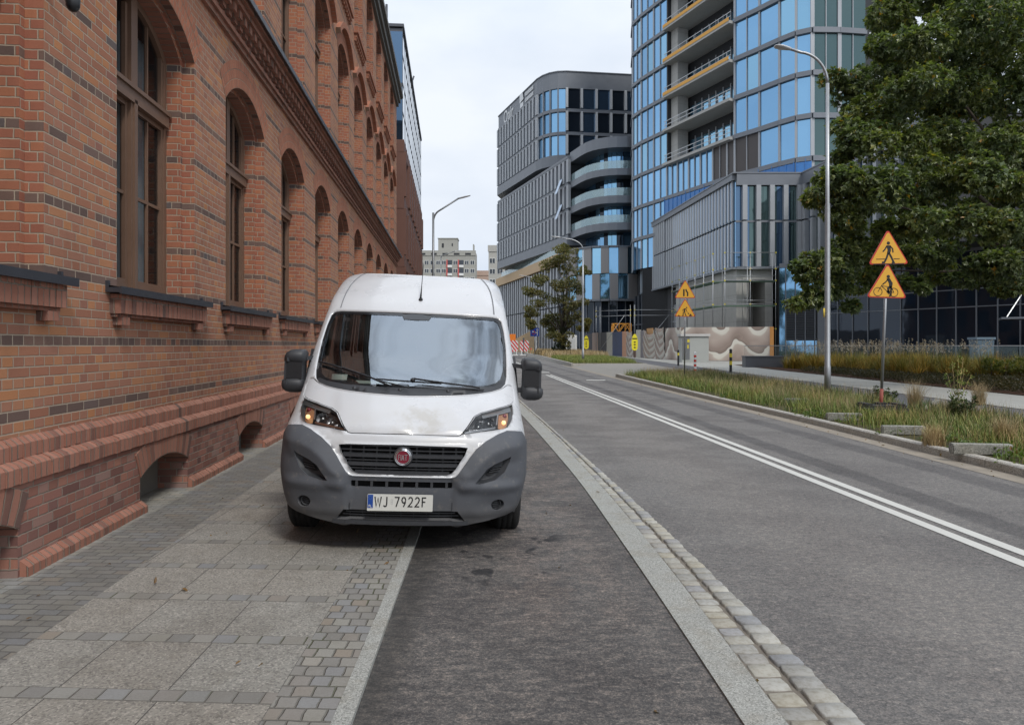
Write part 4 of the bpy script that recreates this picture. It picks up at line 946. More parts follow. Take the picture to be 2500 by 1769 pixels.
build_split(stt, 'canopy_strut', m_galv, PV, OBL); dr = MB(); q = Seg((36.2, 47.2), (38.6, 45.9)); q.box(dr, 0, .12, .25, 3.4, 0, .12); q.box(dr, .75, .87, .25, 3.4, 0, .12); q.box(dr, 0, 2.6, 3.2, 3.42, 0, .12); q.box(dr, 2.5, 2.6, .25, 3.4, 0, .12)
loc(dr.build('door_frame', m_anth, PV)); sn = MB(); q.box(sn, .80, 1.55, 3.24, 3.50, .14, .17); loc(sn.build('door_sign', m_white, PV))

# ---------------------------------------------------------------- far apartment blocks
def block(name, label, x0, x1, y0, y1, z1, nw, nf, wallm, zb=0, accents=()):
    e = thing(name, label, 'building', ((x0 + x1) / 2, y0, 0)); b = MB(); c = Vector(e.location); f = (z1 - zb) / nf
    b.box(x0 - c.x, x1 - c.x, 0, y1 - y0, 0, z1); b.box(x0 - c.x - .2, x1 - c.x + .2, -.2, .1, z1 - 1.6, z1 + .2) ; b.build('wall', wallm, e)
    w = (x1 - x0) / nw; fr = MB(); gl = MB(); ac = MB()
    for k in range(nf - 1):
        z = zb + k * f + 1.0
        for i in range(nw):
            xa = x0 - c.x + i * w
            if (i, ) in accents or i in accents:
                gl.box(xa + .1, xa + w - .1, -.03, .3, z - .2, z + 1.6); ac.box(xa - .1, xa + .3, -.35, .05, z - .9, z + 1.7) ; fr.box(xa + .25, xa + w - .1, -.30, -.2, z - .9, z - .1)
            else:
                fr.box(xa + .25, xa + w - .25, -.06, .02, z, z + 1.5); m = xa + w / 2
                for (p, q_) in ((xa + .35, m - .06), (m + .06, xa + w - .35)): gl.box(p, q_, -.09, 0, z + .1, z + 1.4)
    [setattr(o_, 'location', (0, 0, 0)) for o_ in build_split(fr, 'window', m_white, e, c, 100) + build_split(gl, 'pane', m_flatw, e, c, 100)]
    if accents: ac.build('balcony_screen', simple('pink_red_panel', (.55, .10, .09), .6), e)
    return e, c
m_flatw = simple('flat_window_glass', (.06, .07, .085), .25, var=.6, sc=.25)
m_panel = simple('prefab_concrete', (.33, .325, .295), .85, var=.12, sc=.3); m_panel2 = simple('pale_prefab_concrete', (.42, .41, .38), .85, var=.1, sc=.3)
e, c = block('apartment_block', 'grey prefab apartment block with red balcony screens far down the street', -33, -12.9, 250, 262, 34.8, 10, 12, m_panel, accents=(5, 7))
b = MB(); b.box(-3.2, 3.6, 2, 8, 34.8, 39.4); b.box(-3.4, 3.8, 1.8, 8.2, 39.4, 39.7); b.box(9.2, 9.6, 0, 4, 34, 37.2); [setattr(o_, 'location', (0, 0, 0)) for o_ in build_split(b, 'lift_tower', m_panel, e, c)]
b = MB(); b.box(-1.9, -1.2, 1.93, 2.1, 36.3, 37.8); b.box(1.6, 2.0, 1.93, 2.1, 36.8, 37.8)
for i in range(5): b.box(-9.5 + i * 4, -7.5 + i * 4, -.22, -.1, 33.4, 34.1)
b.build('vent_opening', m_soffit, e)
block('apartment_block', 'plain pale apartment slab partly hidden behind the grey finned offices', -6.6, 2, 200, 214, 29.6, 4, 10, m_panel2)
block('apartment_house', 'low pinkish far building between the two apartment blocks', -15, -7.5, 262, 272, 29.0, 4, 9, simple('pink_render', (.45, .33, .27), .85))
# ---------------------------------------------------------------- white van
VAN = thing('delivery_van', 'white delivery van with dented bonnet and grey bumper, parked half on the pavement', 'van')
VAN.matrix_world = Matrix.Translation((-.884, 5.55, 0.0)) @ Matrix.Rotation(R(4.87), 4, 'Z') @ Matrix.Rotation(R(2.3), 4, 'Y')
VR = np.array([(.20, .10, .84, .50, 2.8), (.27, .05, .905, .50, 2.8), (.36, .005, .955, .50, 2.8), (.5, 0, .99, .5, 2.8), (.65, .01, 1.01, .5, 2.8), (.87, .04, 1.01, .52, 2.7), (.95, .07, 1.005, .56, 2.6),
 (1.05, .17, .995, .62, 2.5), (1.15, .32, .985, .6, 2.5), (1.25, .53, .975, .5, 2.5), (1.30, .62, .97, .45, 2.6), (1.6, .95, .935, .33, 3), (1.94, 1.30, .89, .28, 3), (2.05, 1.42, .875, .28, 3), (2.2, 1.68, .862, .35, 3), (2.30, 1.91, .852, .4, 3.2), (2.38, 2.12, .825, .5, 3.4), (2.43, 2.35, .765, .5, 3.6)])
def _pchip(xs, ys):
    """smooth cubic through the rows, tangents limited so it never overshoots"""
    h = np.diff(xs); dl = np.diff(ys) / h; m = np.zeros(len(xs)); m[0] = dl[0]; m[-1] = dl[-1]
    for i in range(1, len(xs) - 1):
        m[i] = 0 if dl[i - 1] * dl[i] <= 0 else (h[i - 1] + h[i]) * 1.0 / (h[i - 1] / dl[i - 1] * 1.0 + h[i] / dl[i]) if False else (0 if dl[i - 1] * dl[i] <= 0 else 2 * dl[i - 1] * dl[i] / (dl[i - 1] + dl[i]))
    def f(x):
        x = min(max(x, xs[0]), xs[-1]); i = min(int(np.searchsorted(xs, x, 'right')) - 1, len(xs) - 2); t = (x - xs[i]) / h[i]
        return (2 * t**3 - 3 * t**2 + 1) * ys[i] + (t**3 - 2 * t**2 + t) * h[i] * m[i] + (-2 * t**3 + 3 * t**2) * ys[i + 1] + (t**3 - t**2) * h[i] * m[i + 1]
    return f
_rows = [_pchip(VR[:, 0], VR[:, i]) for i in range(1, 5)]
_rc = {}
def vrow(z):
    k = round(z, 4)
    if k not in _rc: _rc[k] = [f(z) for f in _rows]
    return _rc[k]
def sst(a, b, x): t = min(max((x - a) / (b - a), 0), 1); return t * t * (3 - 2 * t)
def surf(q, z):
    y0, w, d, n = vrow(z); s = math.sin(min(abs(q), 1) * math.pi / 2); x = w * s; y = y0 + d * (1 - (1 - s ** n) ** (1 / n) if s < 1 else 1)
    if .93 < z < 1.30:                          # bonnet: raised centre, crease, and the dent
        k = sst(.935, 1.0, z) * (1 - sst(1.2, 1.29, z)); cx = .52 + (z - .95) * .35
        y -= .022 * k * (1 - sst(cx - .05, cx + .03, x))
        xx = x if q > 0 else -x; dd = ((xx - .13) / .17) ** 2 + ((z - 1.0) / .055) ** 2; y += .030 * math.exp(-dd) - .012 * math.exp(-(((xx - .0) / .06) ** 2 + ((z - .985) / .03) ** 2)) + .010 * math.exp(-(((xx - .2) / .05) ** 2 + ((z - 1.05) / .035) ** 2))
    return (x if q > 0 else -x, y, z)
def q_of(x, z):
    w = vrow(z)[1]; return math.asin(min(max(x / w, -1), 1)) * 2 / math.pi
def nrm(q, z):
    e = .004; a = Vector(surf(q + e, z)) - Vector(surf(q - e, z)); b = Vector(surf(q, z + e)) - Vector(surf(q, z - e))
    n = a.cross(b); return n.normalized() if n.length > 0 else Vector((0, -1, 0))
def densify(poly, st=.03, closed=True):
    out = []; n = len(poly)
    for i in range(n if closed else n - 1):
        a, b = poly[i], poly[(i + 1) % n]; k = max(1, int(math.dist(a, b) / st))
        out += [(a[0] + (b[0] - a[0]) * j / k, a[1] + (b[1] - a[1]) * j / k) for j in range(k)]
    if not closed: out.append(poly[-1])
    return out
def rounded(poly, r=.03, n=4):
    """round the corners of a closed outline"""
    out = []; m = len(poly)
    for i in range(m):
        p0, p, p1 = Vector(poly[i - 1]), Vector(poly[i]), Vector(poly[(i + 1) % m]); a, b = p0 - p, p1 - p
        rr = min(r, a.length * .45, b.length * .45); A = p + a.normalized() * rr; B = p + b.normalized() * rr
        for k in range(n + 1): t = k / n; v = A * (1 - t) ** 2 + p * 2 * t * (1 - t) + B * t * t; out.append((v.x, v.y))
    return out
def inside(p, poly):
    c = False; x, y = p; n = len(poly)
    for i in range(n):
        x0, y0 = poly[i]; x1, y1 = poly[i - 1]
        if (y0 > y) != (y1 > y) and x < (x1 - x0) * (y - y0) / (y1 - y0) + x0: c = not c
    return c
def panel(outer, holes, offs, fmap, fn, grid=.03, skirt=.02, mb=None, smooth=True):
    """constrained triangulation in the 2-D domain, mapped on the curved shell, with edge returns"""
    loops = [densify(outer, grid)] + [densify(h, grid) for h in holes]; pts = []; edges = []
    for l in loops:
        i0 = len(pts); pts += l; edges += [(i0 + i, i0 + (i + 1) % len(l)) for i in range(len(l))]
    nb = len(pts); xs = [p[0] for p in loops[0]]; zs = [p[1] for p in loops[0]]
    for a in np.arange(min(xs) + grid / 2, max(xs), grid):
        for b in np.arange(min(zs) + grid / 2, max(zs), grid):
            p = (a, b)
            if inside(p, loops[0]) and not any(inside(p, h) for h in loops[1:]):
                if all((p[0] - e[0]) ** 2 + (p[1] - e[1]) ** 2 > (grid * .45) ** 2 for e in pts[:nb]): pts.append(p)
    r = delaunay_2d_cdt([Vector(p) for p in pts], edges, [], 0, 1e-6); V, E, Fc = r[0], r[1], r[2]
    V = [tuple(v) for v in V]; keep = []
    for f in Fc:
        c = (sum(V[i][0] for i in f) / len(f), sum(V[i][1] for i in f) / len(f))
        if inside(c, loops[0]) and not any(inside(c, h) for h in loops[1:]):
            ar = (V[f[1]][0] - V[f[0]][0]) * (V[f[2]][1] - V[f[0]][1]) - (V[f[2]][0] - V[f[0]][0]) * (V[f[1]][1] - V[f[0]][1]); keep.append(tuple(f) if ar > 0 else tuple(reversed(f)))
    of = offs if callable(offs) else (lambda a, b: offs)
    P3 = [Vector(fmap(*v)) + fn(*v) * of(*v) for v in V]
    own = mb is None; mb = mb or MB(); o = mb.smooth; mb.smooth = smooth; mb.mesh(P3, keep); mb.smooth = o
    if skirt:
        for l in loops:
            T3 = [Vector(fmap(*v)) + fn(*v) * of(*v) for v in l]; B3 = [t - fn(*v) * skirt for t, v in zip(T3, l)]
            n = len(l); mb.smooth = True; mb.mesh(T3 + B3, [(i, (i + 1) % n, n + (i + 1) % n, n + i) for i in range(n)]); mb.smooth = o
    return mb
def mirror(h): return [(x, z) for x, z in h] + [(-x, z) for x, z in reversed(h) if abs(x) > 1e-6]
def toq(poly): return [(q_of(x, z), z) for x, z in poly]
def flipx(p): return [(-x, z) for x, z in reversed(p)]
def shellpt(x, z, off=0.0): q = q_of(x, z); return Vector(surf(q, z)) + nrm(q, z) * off
m_van = None
def mk_van():
    t = T('white_van_paint'); v = t.co(); x, y, z = t.xyz(v); n = t.noise(v, 3, 5, .6); f = t.noise(v, 40, 4, .75)
    c = t.mix(n, (.55, .56, .585), (.60, .61, .625))
    # road grime around the dent and along the lower edges, stone chips
    g = t.mul(t.step(t.math('ABSOLUTE', t.sub(x, .12)), .05, .32, 1, 0), t.mul(t.step(z, .93, .97), t.step(z, 1.10, 1.22, 1, 0)))
    g = t.mul(g, t.step(t.noise(v, 7, 4, .65), .42, .6)); c = t.mix(t.mul(g, .50), c, (.40, .375, .32)); sc_ = t.step(t.noise(t.vec(t.mul(x, 2.0), y, t.mul(z, 14.0)), 9, 3, .7), .66, .72); c = t.mix(t.mul(t.mul(sc_, g), .6), c, (.22, .20, .18))
    low = t.step(z, .9, 1.3, 1, 0); c = t.mix(t.mul(t.mul(low, t.step(n, .35, .7)), .35), c, (.46, .44, .40))
    ch = t.step(t.vor(v, 26), .0, .055, 1, 0); ch = t.mul(ch, t.step(t.noise(v, 5, 2), .56, .6)); c = t.mix(t.mul(ch, .6), c, (.16, .14, .12))
    return t.pbr(c, t.step(n, .3, .7, .24, .36), 0, t.bump(n, .02, .01), .5, coat=.35)
m_van = mk_van()
m_bump = None
def mk_bp():
    t = T('grey_bumper_plastic'); v = t.co(); x, y, z = t.xyz(v); n = t.noise(v, 5, 5, .65); f = t.noise(v, 220, 2, .6)
    c = t.mix(n, (.066, .071, .082), (.092, .098, .112)); d = t.step(t.noise(v, 14, 4, .7), .55, .70); c = t.mix(t.mul(d, .45), c, (.16, .152, .14)); scf = t.step(t.noise(t.vec(x, y, t.mul(z, 9.0)), 12, 3, .8), .68, .73); c = t.mix(t.mul(scf, .5), c, (.24, .24, .24))
    dirt = t.step(z, .25, .5, 1, 0); c = t.mix(t.mul(dirt, .35), c, (.12, .11, .095))
    return t.pbr(c, .62, 0, t.bump(f, .15, .002), .4)
m_bump = mk_bp()
m_blk = simple('black_plastic', (.012, .012, .014), .5, var=.25, sc=12, bump=.05); m_blk2 = simple('dark_grey_plastic', (.035, .037, .042), .5, var=.2, sc=10, bump=.05); m_void = simple('dark_opening', (.004, .004, .005), .8)
m_chrome = simple('chrome', (.75, .76, .78), .12, 1.0, var=.05); m_satin = simple('satin_chrome', (.55, .56, .57), .3, .9, var=.05)
m_tyre = simple('tyre_rubber', (.014, .014, .014), .85, var=.3, sc=20, bump=.2); m_rim = simple('steel_rim', (.10, .10, .105), .5, .5)
fm, fnn = surf, nrm
# outlines (x, z) on the front of the van, right half
GREY = [(0, .622), (.38, .622), (.413, .630), (.44, .655), (.474, .705), (.52, .775), (.574, .845), (.646, .902), (.743, .950), (.821, .972)]
BOT = [(0, .235), (.45, .24), (.588, .27), (.70, .285), (.824, .303)]
GRL = [(0, .868), (.44, .862), (.505, .855), (.485, .80), (.455, .755), (.415, .69), (.385, .655), (.34, .642), (0, .638)]
HL = [(.455, .957), (.50, 1.005), (.565, 1.084), (.62, 1.108), (.766, 1.141), (.896, 1.166), (.893, 1.10), (.875, 1.045), (.835, 1.003), (.80, .994), (.609, .976)]
WSC = [(0, 1.226), (.144, 1.229), (.33, 1.236), (.497, 1.246), (.62, 1.258), (.714, 1.272), (.80, 1.298), (.846, 1.335), (.862, 1.40), (.865, 1.50), (.864, 1.684), (.850, 1.82), (.828, 1.92), (.80, 1.952), (.74, 1.962), (.33, 1.968), (0, 1.970)]
GLS = [(0, 1.305), (.30, 1.308), (.548, 1.318), (.68, 1.330), (.76, 1.350), (.805, 1.385), (.830, 1.46), (.838, 1.68), (.818, 1.84), (.790, 1.91), (.745, 1.932), (.33, 1.940), (.14, 1.940), (.12, 1.905), (0, 1.900)]
HOODE = [(0, .952), (.30, .950), (.415, .948), (.440, .953)]          # front edge of the bonnet
# hood outline in domain: front edge -> headlight inner & top edge -> wing joint -> cowl
HOOD = HOODE + [(.488, 1.008), (.552, 1.090), (.61, 1.116), (.764, 1.150), (.888, 1.176), (.915, 1.20), (.92, 1.26), (.905, 1.315), (.862, 1.322), (.80, 1.288), (.714, 1.262), (.62, 1.248), (.497, 1.236), (.33, 1.226), (.144, 1.219), (0, 1.216)]
gap = .0045
bodyhole_low = [(0, .15)] 
# white shell above the bumper: whole domain minus bumper, grille, lights, bonnet, windscreen
g0 = toq(GREY); outer = []
right = [(0, .622)] + g0[1:] + [(.80, .955), (.87, .90), (1.0, .83)] + [(1.0, z) for z in np.linspace(.86, 2.425, 50)] + [(0, 2.425)]
outer = right + [(-a, b) for a, b in reversed(right) if abs(a) > 1e-6]
def expand(poly, d):
    """offset a closed ccw-or-cw outline outwards"""
    n = len(poly); ar = sum(poly[i][0] * poly[(i + 1) % n][1] - poly[(i + 1) % n][0] * poly[i][1] for i in range(n)); sg = 1 if ar > 0 else -1; out = []
    for i in range(n):
        a, b, c = Vector(poly[i - 1]), Vector(poly[i]), Vector(poly[(i + 1) % n]); d1 = (b - a).normalized(); d2 = (c - b).normalized()
        n1 = Vector((d1.y, -d1.x)) * sg; n2 = Vector((d2.y, -d2.x)) * sg; m = (n1 + n2); m = m.normalized() if m.length > 1e-6 else n1
        k = d / max(.5, m.dot(n1)); out.append((b.x + m.x * k, b.y + m.y * k))
    return out
HL_Q = toq(HL); HOOD_Q = toq(mirror(HOOD)); WS_Q = toq(mirror(WSC)); GR_Q = toq(mirror(GRL))
HLm = [(-a, b) for a, b in reversed(HL_Q)]
body = panel(outer, [expand(HOOD_Q, .006), expand(GR_Q, .001), expand(HL_Q, .001), expand(HLm, .001), expand(WS_Q, -.002)], 0.0, fm, fnn, .032, .028)
# sides, rear and roof of the body
def sidept(y, z, sgn): w = vrow(z)[1]; return (sgn * w, y, z)
ZS = sorted(set(list(np.linspace(.30, 2.425, 44))))
def side(mb, sgn):
    for za, zb in zip(ZS, ZS[1:]):
        def yrow(z):
            y0, w, d, n = vrow(z); ys = [y0 + d]
            return ys
        ya, yb = yrow(za)[0], yrow(zb)[0]; N = 40
        for i in range(N):
            u0, u1 = i / N, (i + 1) / N; P = []
            for (u, z, y0) in ((u0, za, ya), (u1, za, ya), (u1, zb, yb), (u0, zb, yb)): P.append((y0 + (5.7 - y0) * u, z))
            cy, cz = sum(p[0] for p in P) / 4, sum(p[1] for p in P) / 4
            if math.hypot(cy - .95, cz - .33) < .40 or math.hypot(cy - 4.4, cz - .33) < .40: continue
            q = [sidept(*p, sgn) for p in P]; mb.face(q if sgn > 0 else q[::-1])
mb2 = MB(); mb2.smooth = True; side(mb2, 1); side(mb2, -1)
body.v, n0 = body.v + mb2.v, len(body.v)
body.f += [tuple(i + n0 for i in f) for f in mb2.f]; body.mi += mb2.mi; body.sm += mb2.sm; body.uv += mb2.uv
w = vrow(2.425); top = [surf(q, 2.425) for q in np.linspace(-1, 1, 41)]; body.smooth = True
rowsR = []
for k in range(13):
    t = k / 12; row = []
    for p in top:
        y = p[1] + (5.7 - p[1]) * t; row.append((p[0], y, 2.425 + .028 * (1 - (p[0] / .78) ** 2) * min(1, t * 6)))
    rowsR.append(row)
for a, b in zip(rowsR, rowsR[1:]):
    for i in range(40): body.face([a[i], a[i + 1], b[i + 1], b[i]])
body.smooth = False
body.face([(-.97, 5.7, .3), (-.97, 5.7, 1.3), (-.72, 5.7, 2.41), (.72, 5.7, 2.41), (.97, 5.7, 1.3), (.97, 5.7, .3)])
o = body.build('body', m_van, VAN, fix=False)
bm = bmesh.new(); bm.from_mesh(o.data); bmesh.ops.remove_doubles(bm, verts=bm.verts, dist=2e-4); bm.to_mesh(o.data); bm.free()
# bonnet
hd = panel(HOOD_Q, [], 0.0, fm, fnn, .028, .02); hd.build('bonnet', m_van, VAN)
# dark structure behind the panel gaps, floor pan
inn = MB(); inn.smooth = True
for za, zb in zip(np.arange(.3, 1.29, .05), np.arange(.35, 1.34, .05)):
    for qa in np.linspace(-.93, .90, 24):
        qb = qa + .0796; P = [Vector(surf(q, z)) - nrm(q, z) * (.075 if z < .93 else .05) for q, z in ((qa, za), (qb, za), (qb, zb), (qa, zb))]; inn.face(P)
inn.smooth = False; inn.box(-.9, .9, .35, 5.6, .30, .36); inn.box(-.72, .72, .3, 1.6, .22, .32)
inn.build('underbody', m_void, VAN)
# bumper: wings, crease relief, pockets for vents and fog lamps, lower intake
BMP = [(0, .235)] + [(q_of(x, z), z) for x, z in BOT[1:]] + [(1.0, .36), (1.0, .83), (.87, .90), (.80, .955)] + list(reversed(g0[1:])) + [(0, .622)]
BMPF = BMP[:]; BMPF = BMPF + [(-a, b) for a, b in reversed(BMP[1:-1])]
VENT = [(.845, .778), (.842, .735), (.805, .660), (.73, .602), (.60, .575), (.565, .580), (.61, .632), (.655, .690), (.72, .728)]
FOG = [(.765 + .052 * math.cos(a), .398 + .046 * math.sin(a)) for a in np.linspace(0, 2 * math.pi, 20, endpoint=False)]
SLOT = rounded([(-.393, .541), (.393, .541), (.393, .588), (-.393, .588)], .01)
INT = [(-.50, .285), (.50, .285), (.44, .362), (-.44, .362)]
CRE = [(1.0, .84), (.93, .855), (.80, .845), (.69, .80), (.61, .735), (.545, .655), (.50, .625)]
def dseg(p, poly):
    best = 9
    for a, b in zip(poly, poly[1:]):
        ax, ay = a; bx, by = b; t = max(0, min(1, ((p[0] - ax) * (bx - ax) + (p[1] - ay) * (by - ay)) / ((bx - ax) ** 2 + (by - ay) ** 2))); best = min(best, math.hypot(p[0] - ax - t * (bx - ax), p[1] - ay - t * (by - ay)))
    return best
def brel(q, z):
    x = abs(surf(q, z)[0]); d = dseg((x, z), CRE); o = .014 + .046 * max(0, 1 - d / .12) * (1 - sst(.86, .99, x))
    o -= .014 * (1 - sst(.398, .414, x)) * (1 - sst(.60, .615, z))
    o += .026 * sst(.415, .46, x) * max(0, 1 - abs(z - .545) / .06) * (1 - sst(.86, .99, x))        # ledge under the vents
    o -= .020 * max(0, 1 - math.hypot((x - .72) / .17, (z - .40) / .10)) * (1 if x > .5 else 0)
    o += .012 * (1 - sst(.27, .30, z)); return o
holes = [toq(VENT), toq(flipx(VENT)), toq(FOG), toq(flipx(FOG)), toq(SLOT), toq(INT)]
bp = panel(BMPF, holes, brel, fm, fnn, .018, .03); bp.build('bumper', m_bump, VAN)
# pockets
pk = MB()
def pocket(mb, poly, depth, back_m=1, scale=.8, grid=.05, ox=0, oz=0):
    c = Vector((sum(p[0] for p in poly) / len(poly), sum(p[1] for p in poly) / len(poly))); c = Vector((c.x + ox, c.y + oz)); L = densify(poly, .03)
    A = [shellpt(x, z, brel(q_of(x, z), z) - .012) for x, z in L]; B = [shellpt(c.x + (x - c.x) * scale, c.y + (z - c.y) * scale, -depth) for x, z in L]; n = len(L)
    mb.m = 0; mb.smooth = True; mb.mesh(A + B, [(i, (i + 1) % n, n + (i + 1) % n, n + i) for i in range(n)]); mb.smooth = False
    mb.m = back_m; mb.poly([(c.x + (x - c.x) * scale, c.y + (z - c.y) * scale) for x, z in L], (), lambda x, z: shellpt(x, z, -depth))
for sx in (1, -1):
    f = (lambda p: p) if sx > 0 else flipx
    pk = MB(); pocket(pk, f(VENT), .03, 0, .74, ox=.01 * sx, oz=.01)
    V2 = [(.80, .712), (.775, .672), (.70, .640), (.665, .645), (.71, .690)]
    pk.m = 1; pk.poly(f(V2), (), lambda x, z: shellpt(x, z, -.018))
    pk.m = 0
    for k in range(3):
        za = .662 + k * .018; pk.bar(shellpt(sx * (.685 + k * .01), za, -.012), shellpt(sx * (.775 + k * .008), za + .012, -.012), .006, .006)
    pocket(pk, f(FOG), .028, 0, .9)
    for k in range(5): pk.bar(shellpt(sx * (.765 - .036 + abs(k - 2) * .008), .398 + (k - 2) * .016, -.02), shellpt(sx * (.765 + .036 - abs(k - 2) * .008), .398 + (k - 2) * .016, -.02), .006, .006)
    pk.lathe(shellpt(sx * .765, .398, -.03), [(.034, 0), (.036, -.012), (.040, -.012), (.041, 0)], 20, 'y')
    pk.build('bumper_vent', [m_blk2, m_void], VAN)
# lower intake and slot inserts
ii = MB(); ii.m = 1
for x in np.linspace(-.35, .35, 7): ii.m = 0; ii.bar(shellpt(x, .536, -.010), shellpt(x, .592, -.010), .012, .02)
ii.m = 1; ii.poly([(-.42, .52), (.42, .52), (.42, .61), (-.42, .61)], (), lambda x, z: shellpt(x, z, -.06)); ii.poly([(-.52, .27), (.52, .27), (.46, .372), (-.46, .372)], (), lambda x, z: shellpt(x, z, -.05)); ii.m = 0
for z in (.305, .332, .356):
    P = [shellpt(x, z, -.02) for x in np.linspace(-.48 + (z - .28), .48 - (z - .28), 12)]
    for a, b in zip(P, P[1:]): ii.bar(a, b, .008, .009)
for x in np.linspace(-.4, .4, 9): ii.bar(shellpt(x, .287, -.026), shellpt(x, .362, -.026), .007)
P = [shellpt(x, .272 + .0, .022) for x in np.linspace(-.52, .52, 12)]
for a, b in zip(P, P[1:]): ii.bar(a, b, .035, .03)
for sx in (1, -1): ii.bar(shellpt(sx * .407, .36, .004), shellpt(sx * .407, .606, .004), .004, .03)
ii.build('lower_intake', [m_blk2, m_void], VAN)
# grille
gr = MB(); gr.m = 1; gr.poly(mirror([(0, .88), (.52, .87), (.44, .69), (.36, .63), (0, .63)]), (), lambda x, z: shellpt(x, z, -.065)); gr.m = 0
def halfw(z): 
    tab = [(.642, .34), (.655, .385), (.69, .415), (.755, .455), (.80, .485), (.855, .50)]; return float(np.interp(z, [a for a, b in tab], [b for a, b in tab]))
def slat(z, h, d, off):
    P = [shellpt(x, z, off) for x in np.linspace(-halfw(z) - .0, halfw(z) + .0, 20)]
    for a, b in zip(P, P[1:]):
        gr.mesh([a + Vector((0, 0, h / 2)), b + Vector((0, 0, h / 2)), b + Vector((0, d, h * .75)), a + Vector((0, d, h * .75)), a - Vector((0, 0, h / 2)), b - Vector((0, 0, h / 2)), b + Vector((0, d, -h * .4)), a + Vector((0, d, -h * .4))], [(4, 5, 1, 0), (0, 1, 2, 3), (7, 6, 5, 4)])
for z in (.780, .7135, .650): slat(z, .024, .05, -.012)
for z in (.824, .747, .683): slat(z, .007, .03, -.025)
slat(.859, .010, .03, -.012)
for x in np.linspace(-.42, .42, 9):
    if abs(x) > .02 : gr.bar(shellpt(x, .645 + max(0, abs(x) - .36) * .9, -.045), shellpt(x, .862, -.045), .006, .012)
gr.lathe(shellpt(0, .776, .002), [(.0, -.004), (.074, -.004), (.078, .02), (.078, .05)], 32, 'y')
gr.build('grille', [m_blk2, m_void], VAN)
lipf = MB(); L = mirror(GRL); A = [shellpt(x, z, .000) for x, z in L]
for i in range(len(L)):
    j = (i + 1) % len(L)
    if L[i][1] < .86 or L[j][1] < .86: continue
    lipf.face([A[i], A[j], A[j] + Vector((0, .05, -.012)), A[i] + Vector((0, .05, -.012))])
# badge: chrome ring, red disc, letters
bd_ = MB(); c = shellpt(0, .776, .004); bd_.m = 0; bd_.lathe(c, [(.058, 0), (.062, -.008), (.066, -.006), (.069, .004)], 40, 'y')
bd_.lathe(c, [(.050, -.010), (.055, -.012), (.058, -.006), (.058, 0)], 40, 'y'); bd_.m = 1; bd_.poly([(.052 * math.cos(a), .052 * math.sin(a)) for a in np.linspace(0, 2 * math.pi, 36, endpoint=False)], (), lambda x, z: c + Vector((x, -.007, z)))
bd_.m = 0; fl = lambda x, z: c + Vector((x, -.0095, z))
for st_ in ([(-.035, -.024), (-.035, .020)], [(-.037, .018), (-.022, .018)], [(-.035, .001), (-.024, .001)], [(-.015, -.024), (-.015, .020)], [(-.008, -.024), (.0005, .020)], [(.0005, .020), (.009, -.024)], [(-.004, -.009), (.005, -.009)], [(.024, -.024), (.024, .018)], [(.012, .018), (.036, .018)]): ribbon(bd_, st_, .0045, fl)
m_red = simple('dark_red_enamel', (.20, .012, .03), .35, var=.2, sc=30)
bd_.build('badge', [m_chrome, m_red], VAN)
# number plate
pt = MB(); pc = shellpt(-.004, .431, .030); PW, PH = .252, .064; pf = lambda o: (lambda x, z: pc + Vector((x, -o, z + .004 * x)))
pt.m = 0; pt.prism(rounded([(-PW, -PH), (PW, -PH), (PW, PH), (-PW, PH)], .008, 3), pf(.006), pf(-.004)); pt.m = 1
pt.poly([(-PW + .003, -PH + .022), (-PW + .044, -PH + .022), (-PW + .044, PH - .003), (-PW + .003, PH - .003)], (), pf(.0075)); pt.m = 2
x0 = -PW + .058; hgt = .076; zb = -PH + .034
GL = {'W': [[(0, 1), (.22, 0), (.5, .85), (.78, 0), (1, 1)]], 'J': [[(.75, 1), (.75, .22), (.6, .04), (.3, .02), (.08, .14)]], '7': [[(0, .96), (.95, .96), (.35, 0)]],
 '9': [[(.92, .68), (.75, .92), (.5, .97), (.25, .92), (.08, .70), (.25, .46), (.5, .40), (.78, .48), (.92, .68), (.80, .35), (.45, 0)]], '2': [[(.08, .78), (.25, .95), (.5, .98), (.78, .92), (.9, .72), (.75, .48), (.05, .04), (.95, .04)]],
 'F': [[(.1, 0), (.1, .96), (.9, .96)], [(.1, .52), (.75, .52)]], '0': []}
cx = x0
for ch in 'WJ 7922F':
    if ch == ' ':
        for s4 in ([(0, .35), (0, .75)], [(0, .75), (.012, .75)], [(.012, .75), (.012, .35)], [(.012, .35), (0, .35)]): pass
        cx += .034; continue
    wd = {'W': .048, 'J': .036}.get(ch, .036)
    for s4 in GL[ch]: ribbon(pt, [(cx + a * wd, zb + b * hgt) for a, b in s4], .0098, pf(.0078))
    cx += wd + .0165
pt.m = 3
for s4 in ([(0, .02), (0, .055)], [(0, .055), (.012, .055)], [(.012, .055), (.012, .02)], [(.012, .02), (0, .02)], [(0, .038), (.012, .038)]): ribbon(pt, [(x0 + .124 + a, zb + b) for a, b in s4], .0014, pf(.0078))
pt.m = 0
for s4 in ([(0, 0), (0, .018), (.008, .018), (.008, .009), (0, .009)], [(.014, .018), (.014, 0), (.022, 0)]): ribbon(pt, [(-PW + .013 + a, -PH + .028 + b) for a, b in s4], .003, pf(.0085))
pt.m = 4
for k in range(12):
    a = k * math.pi / 6; ribbon(pt, [(-PW + .0235 + .011 * math.cos(a) - .001, PH - .026 + .013 * math.sin(a)), (-PW + .0235 + .011 * math.cos(a) + .001, PH - .026 + .013 * math.sin(a))], .002, pf(.0085))
pt.build('number_plate', [simple('plate_white', (.62, .62, .58), .4, var=.06, sc=8), simple('plate_blue', (.01, .06, .30), .4), m_blk, simple('plate_mark', (.35, .36, .38), .4), simple('plate_star', (.25, .35, .40), .5)], VAN)
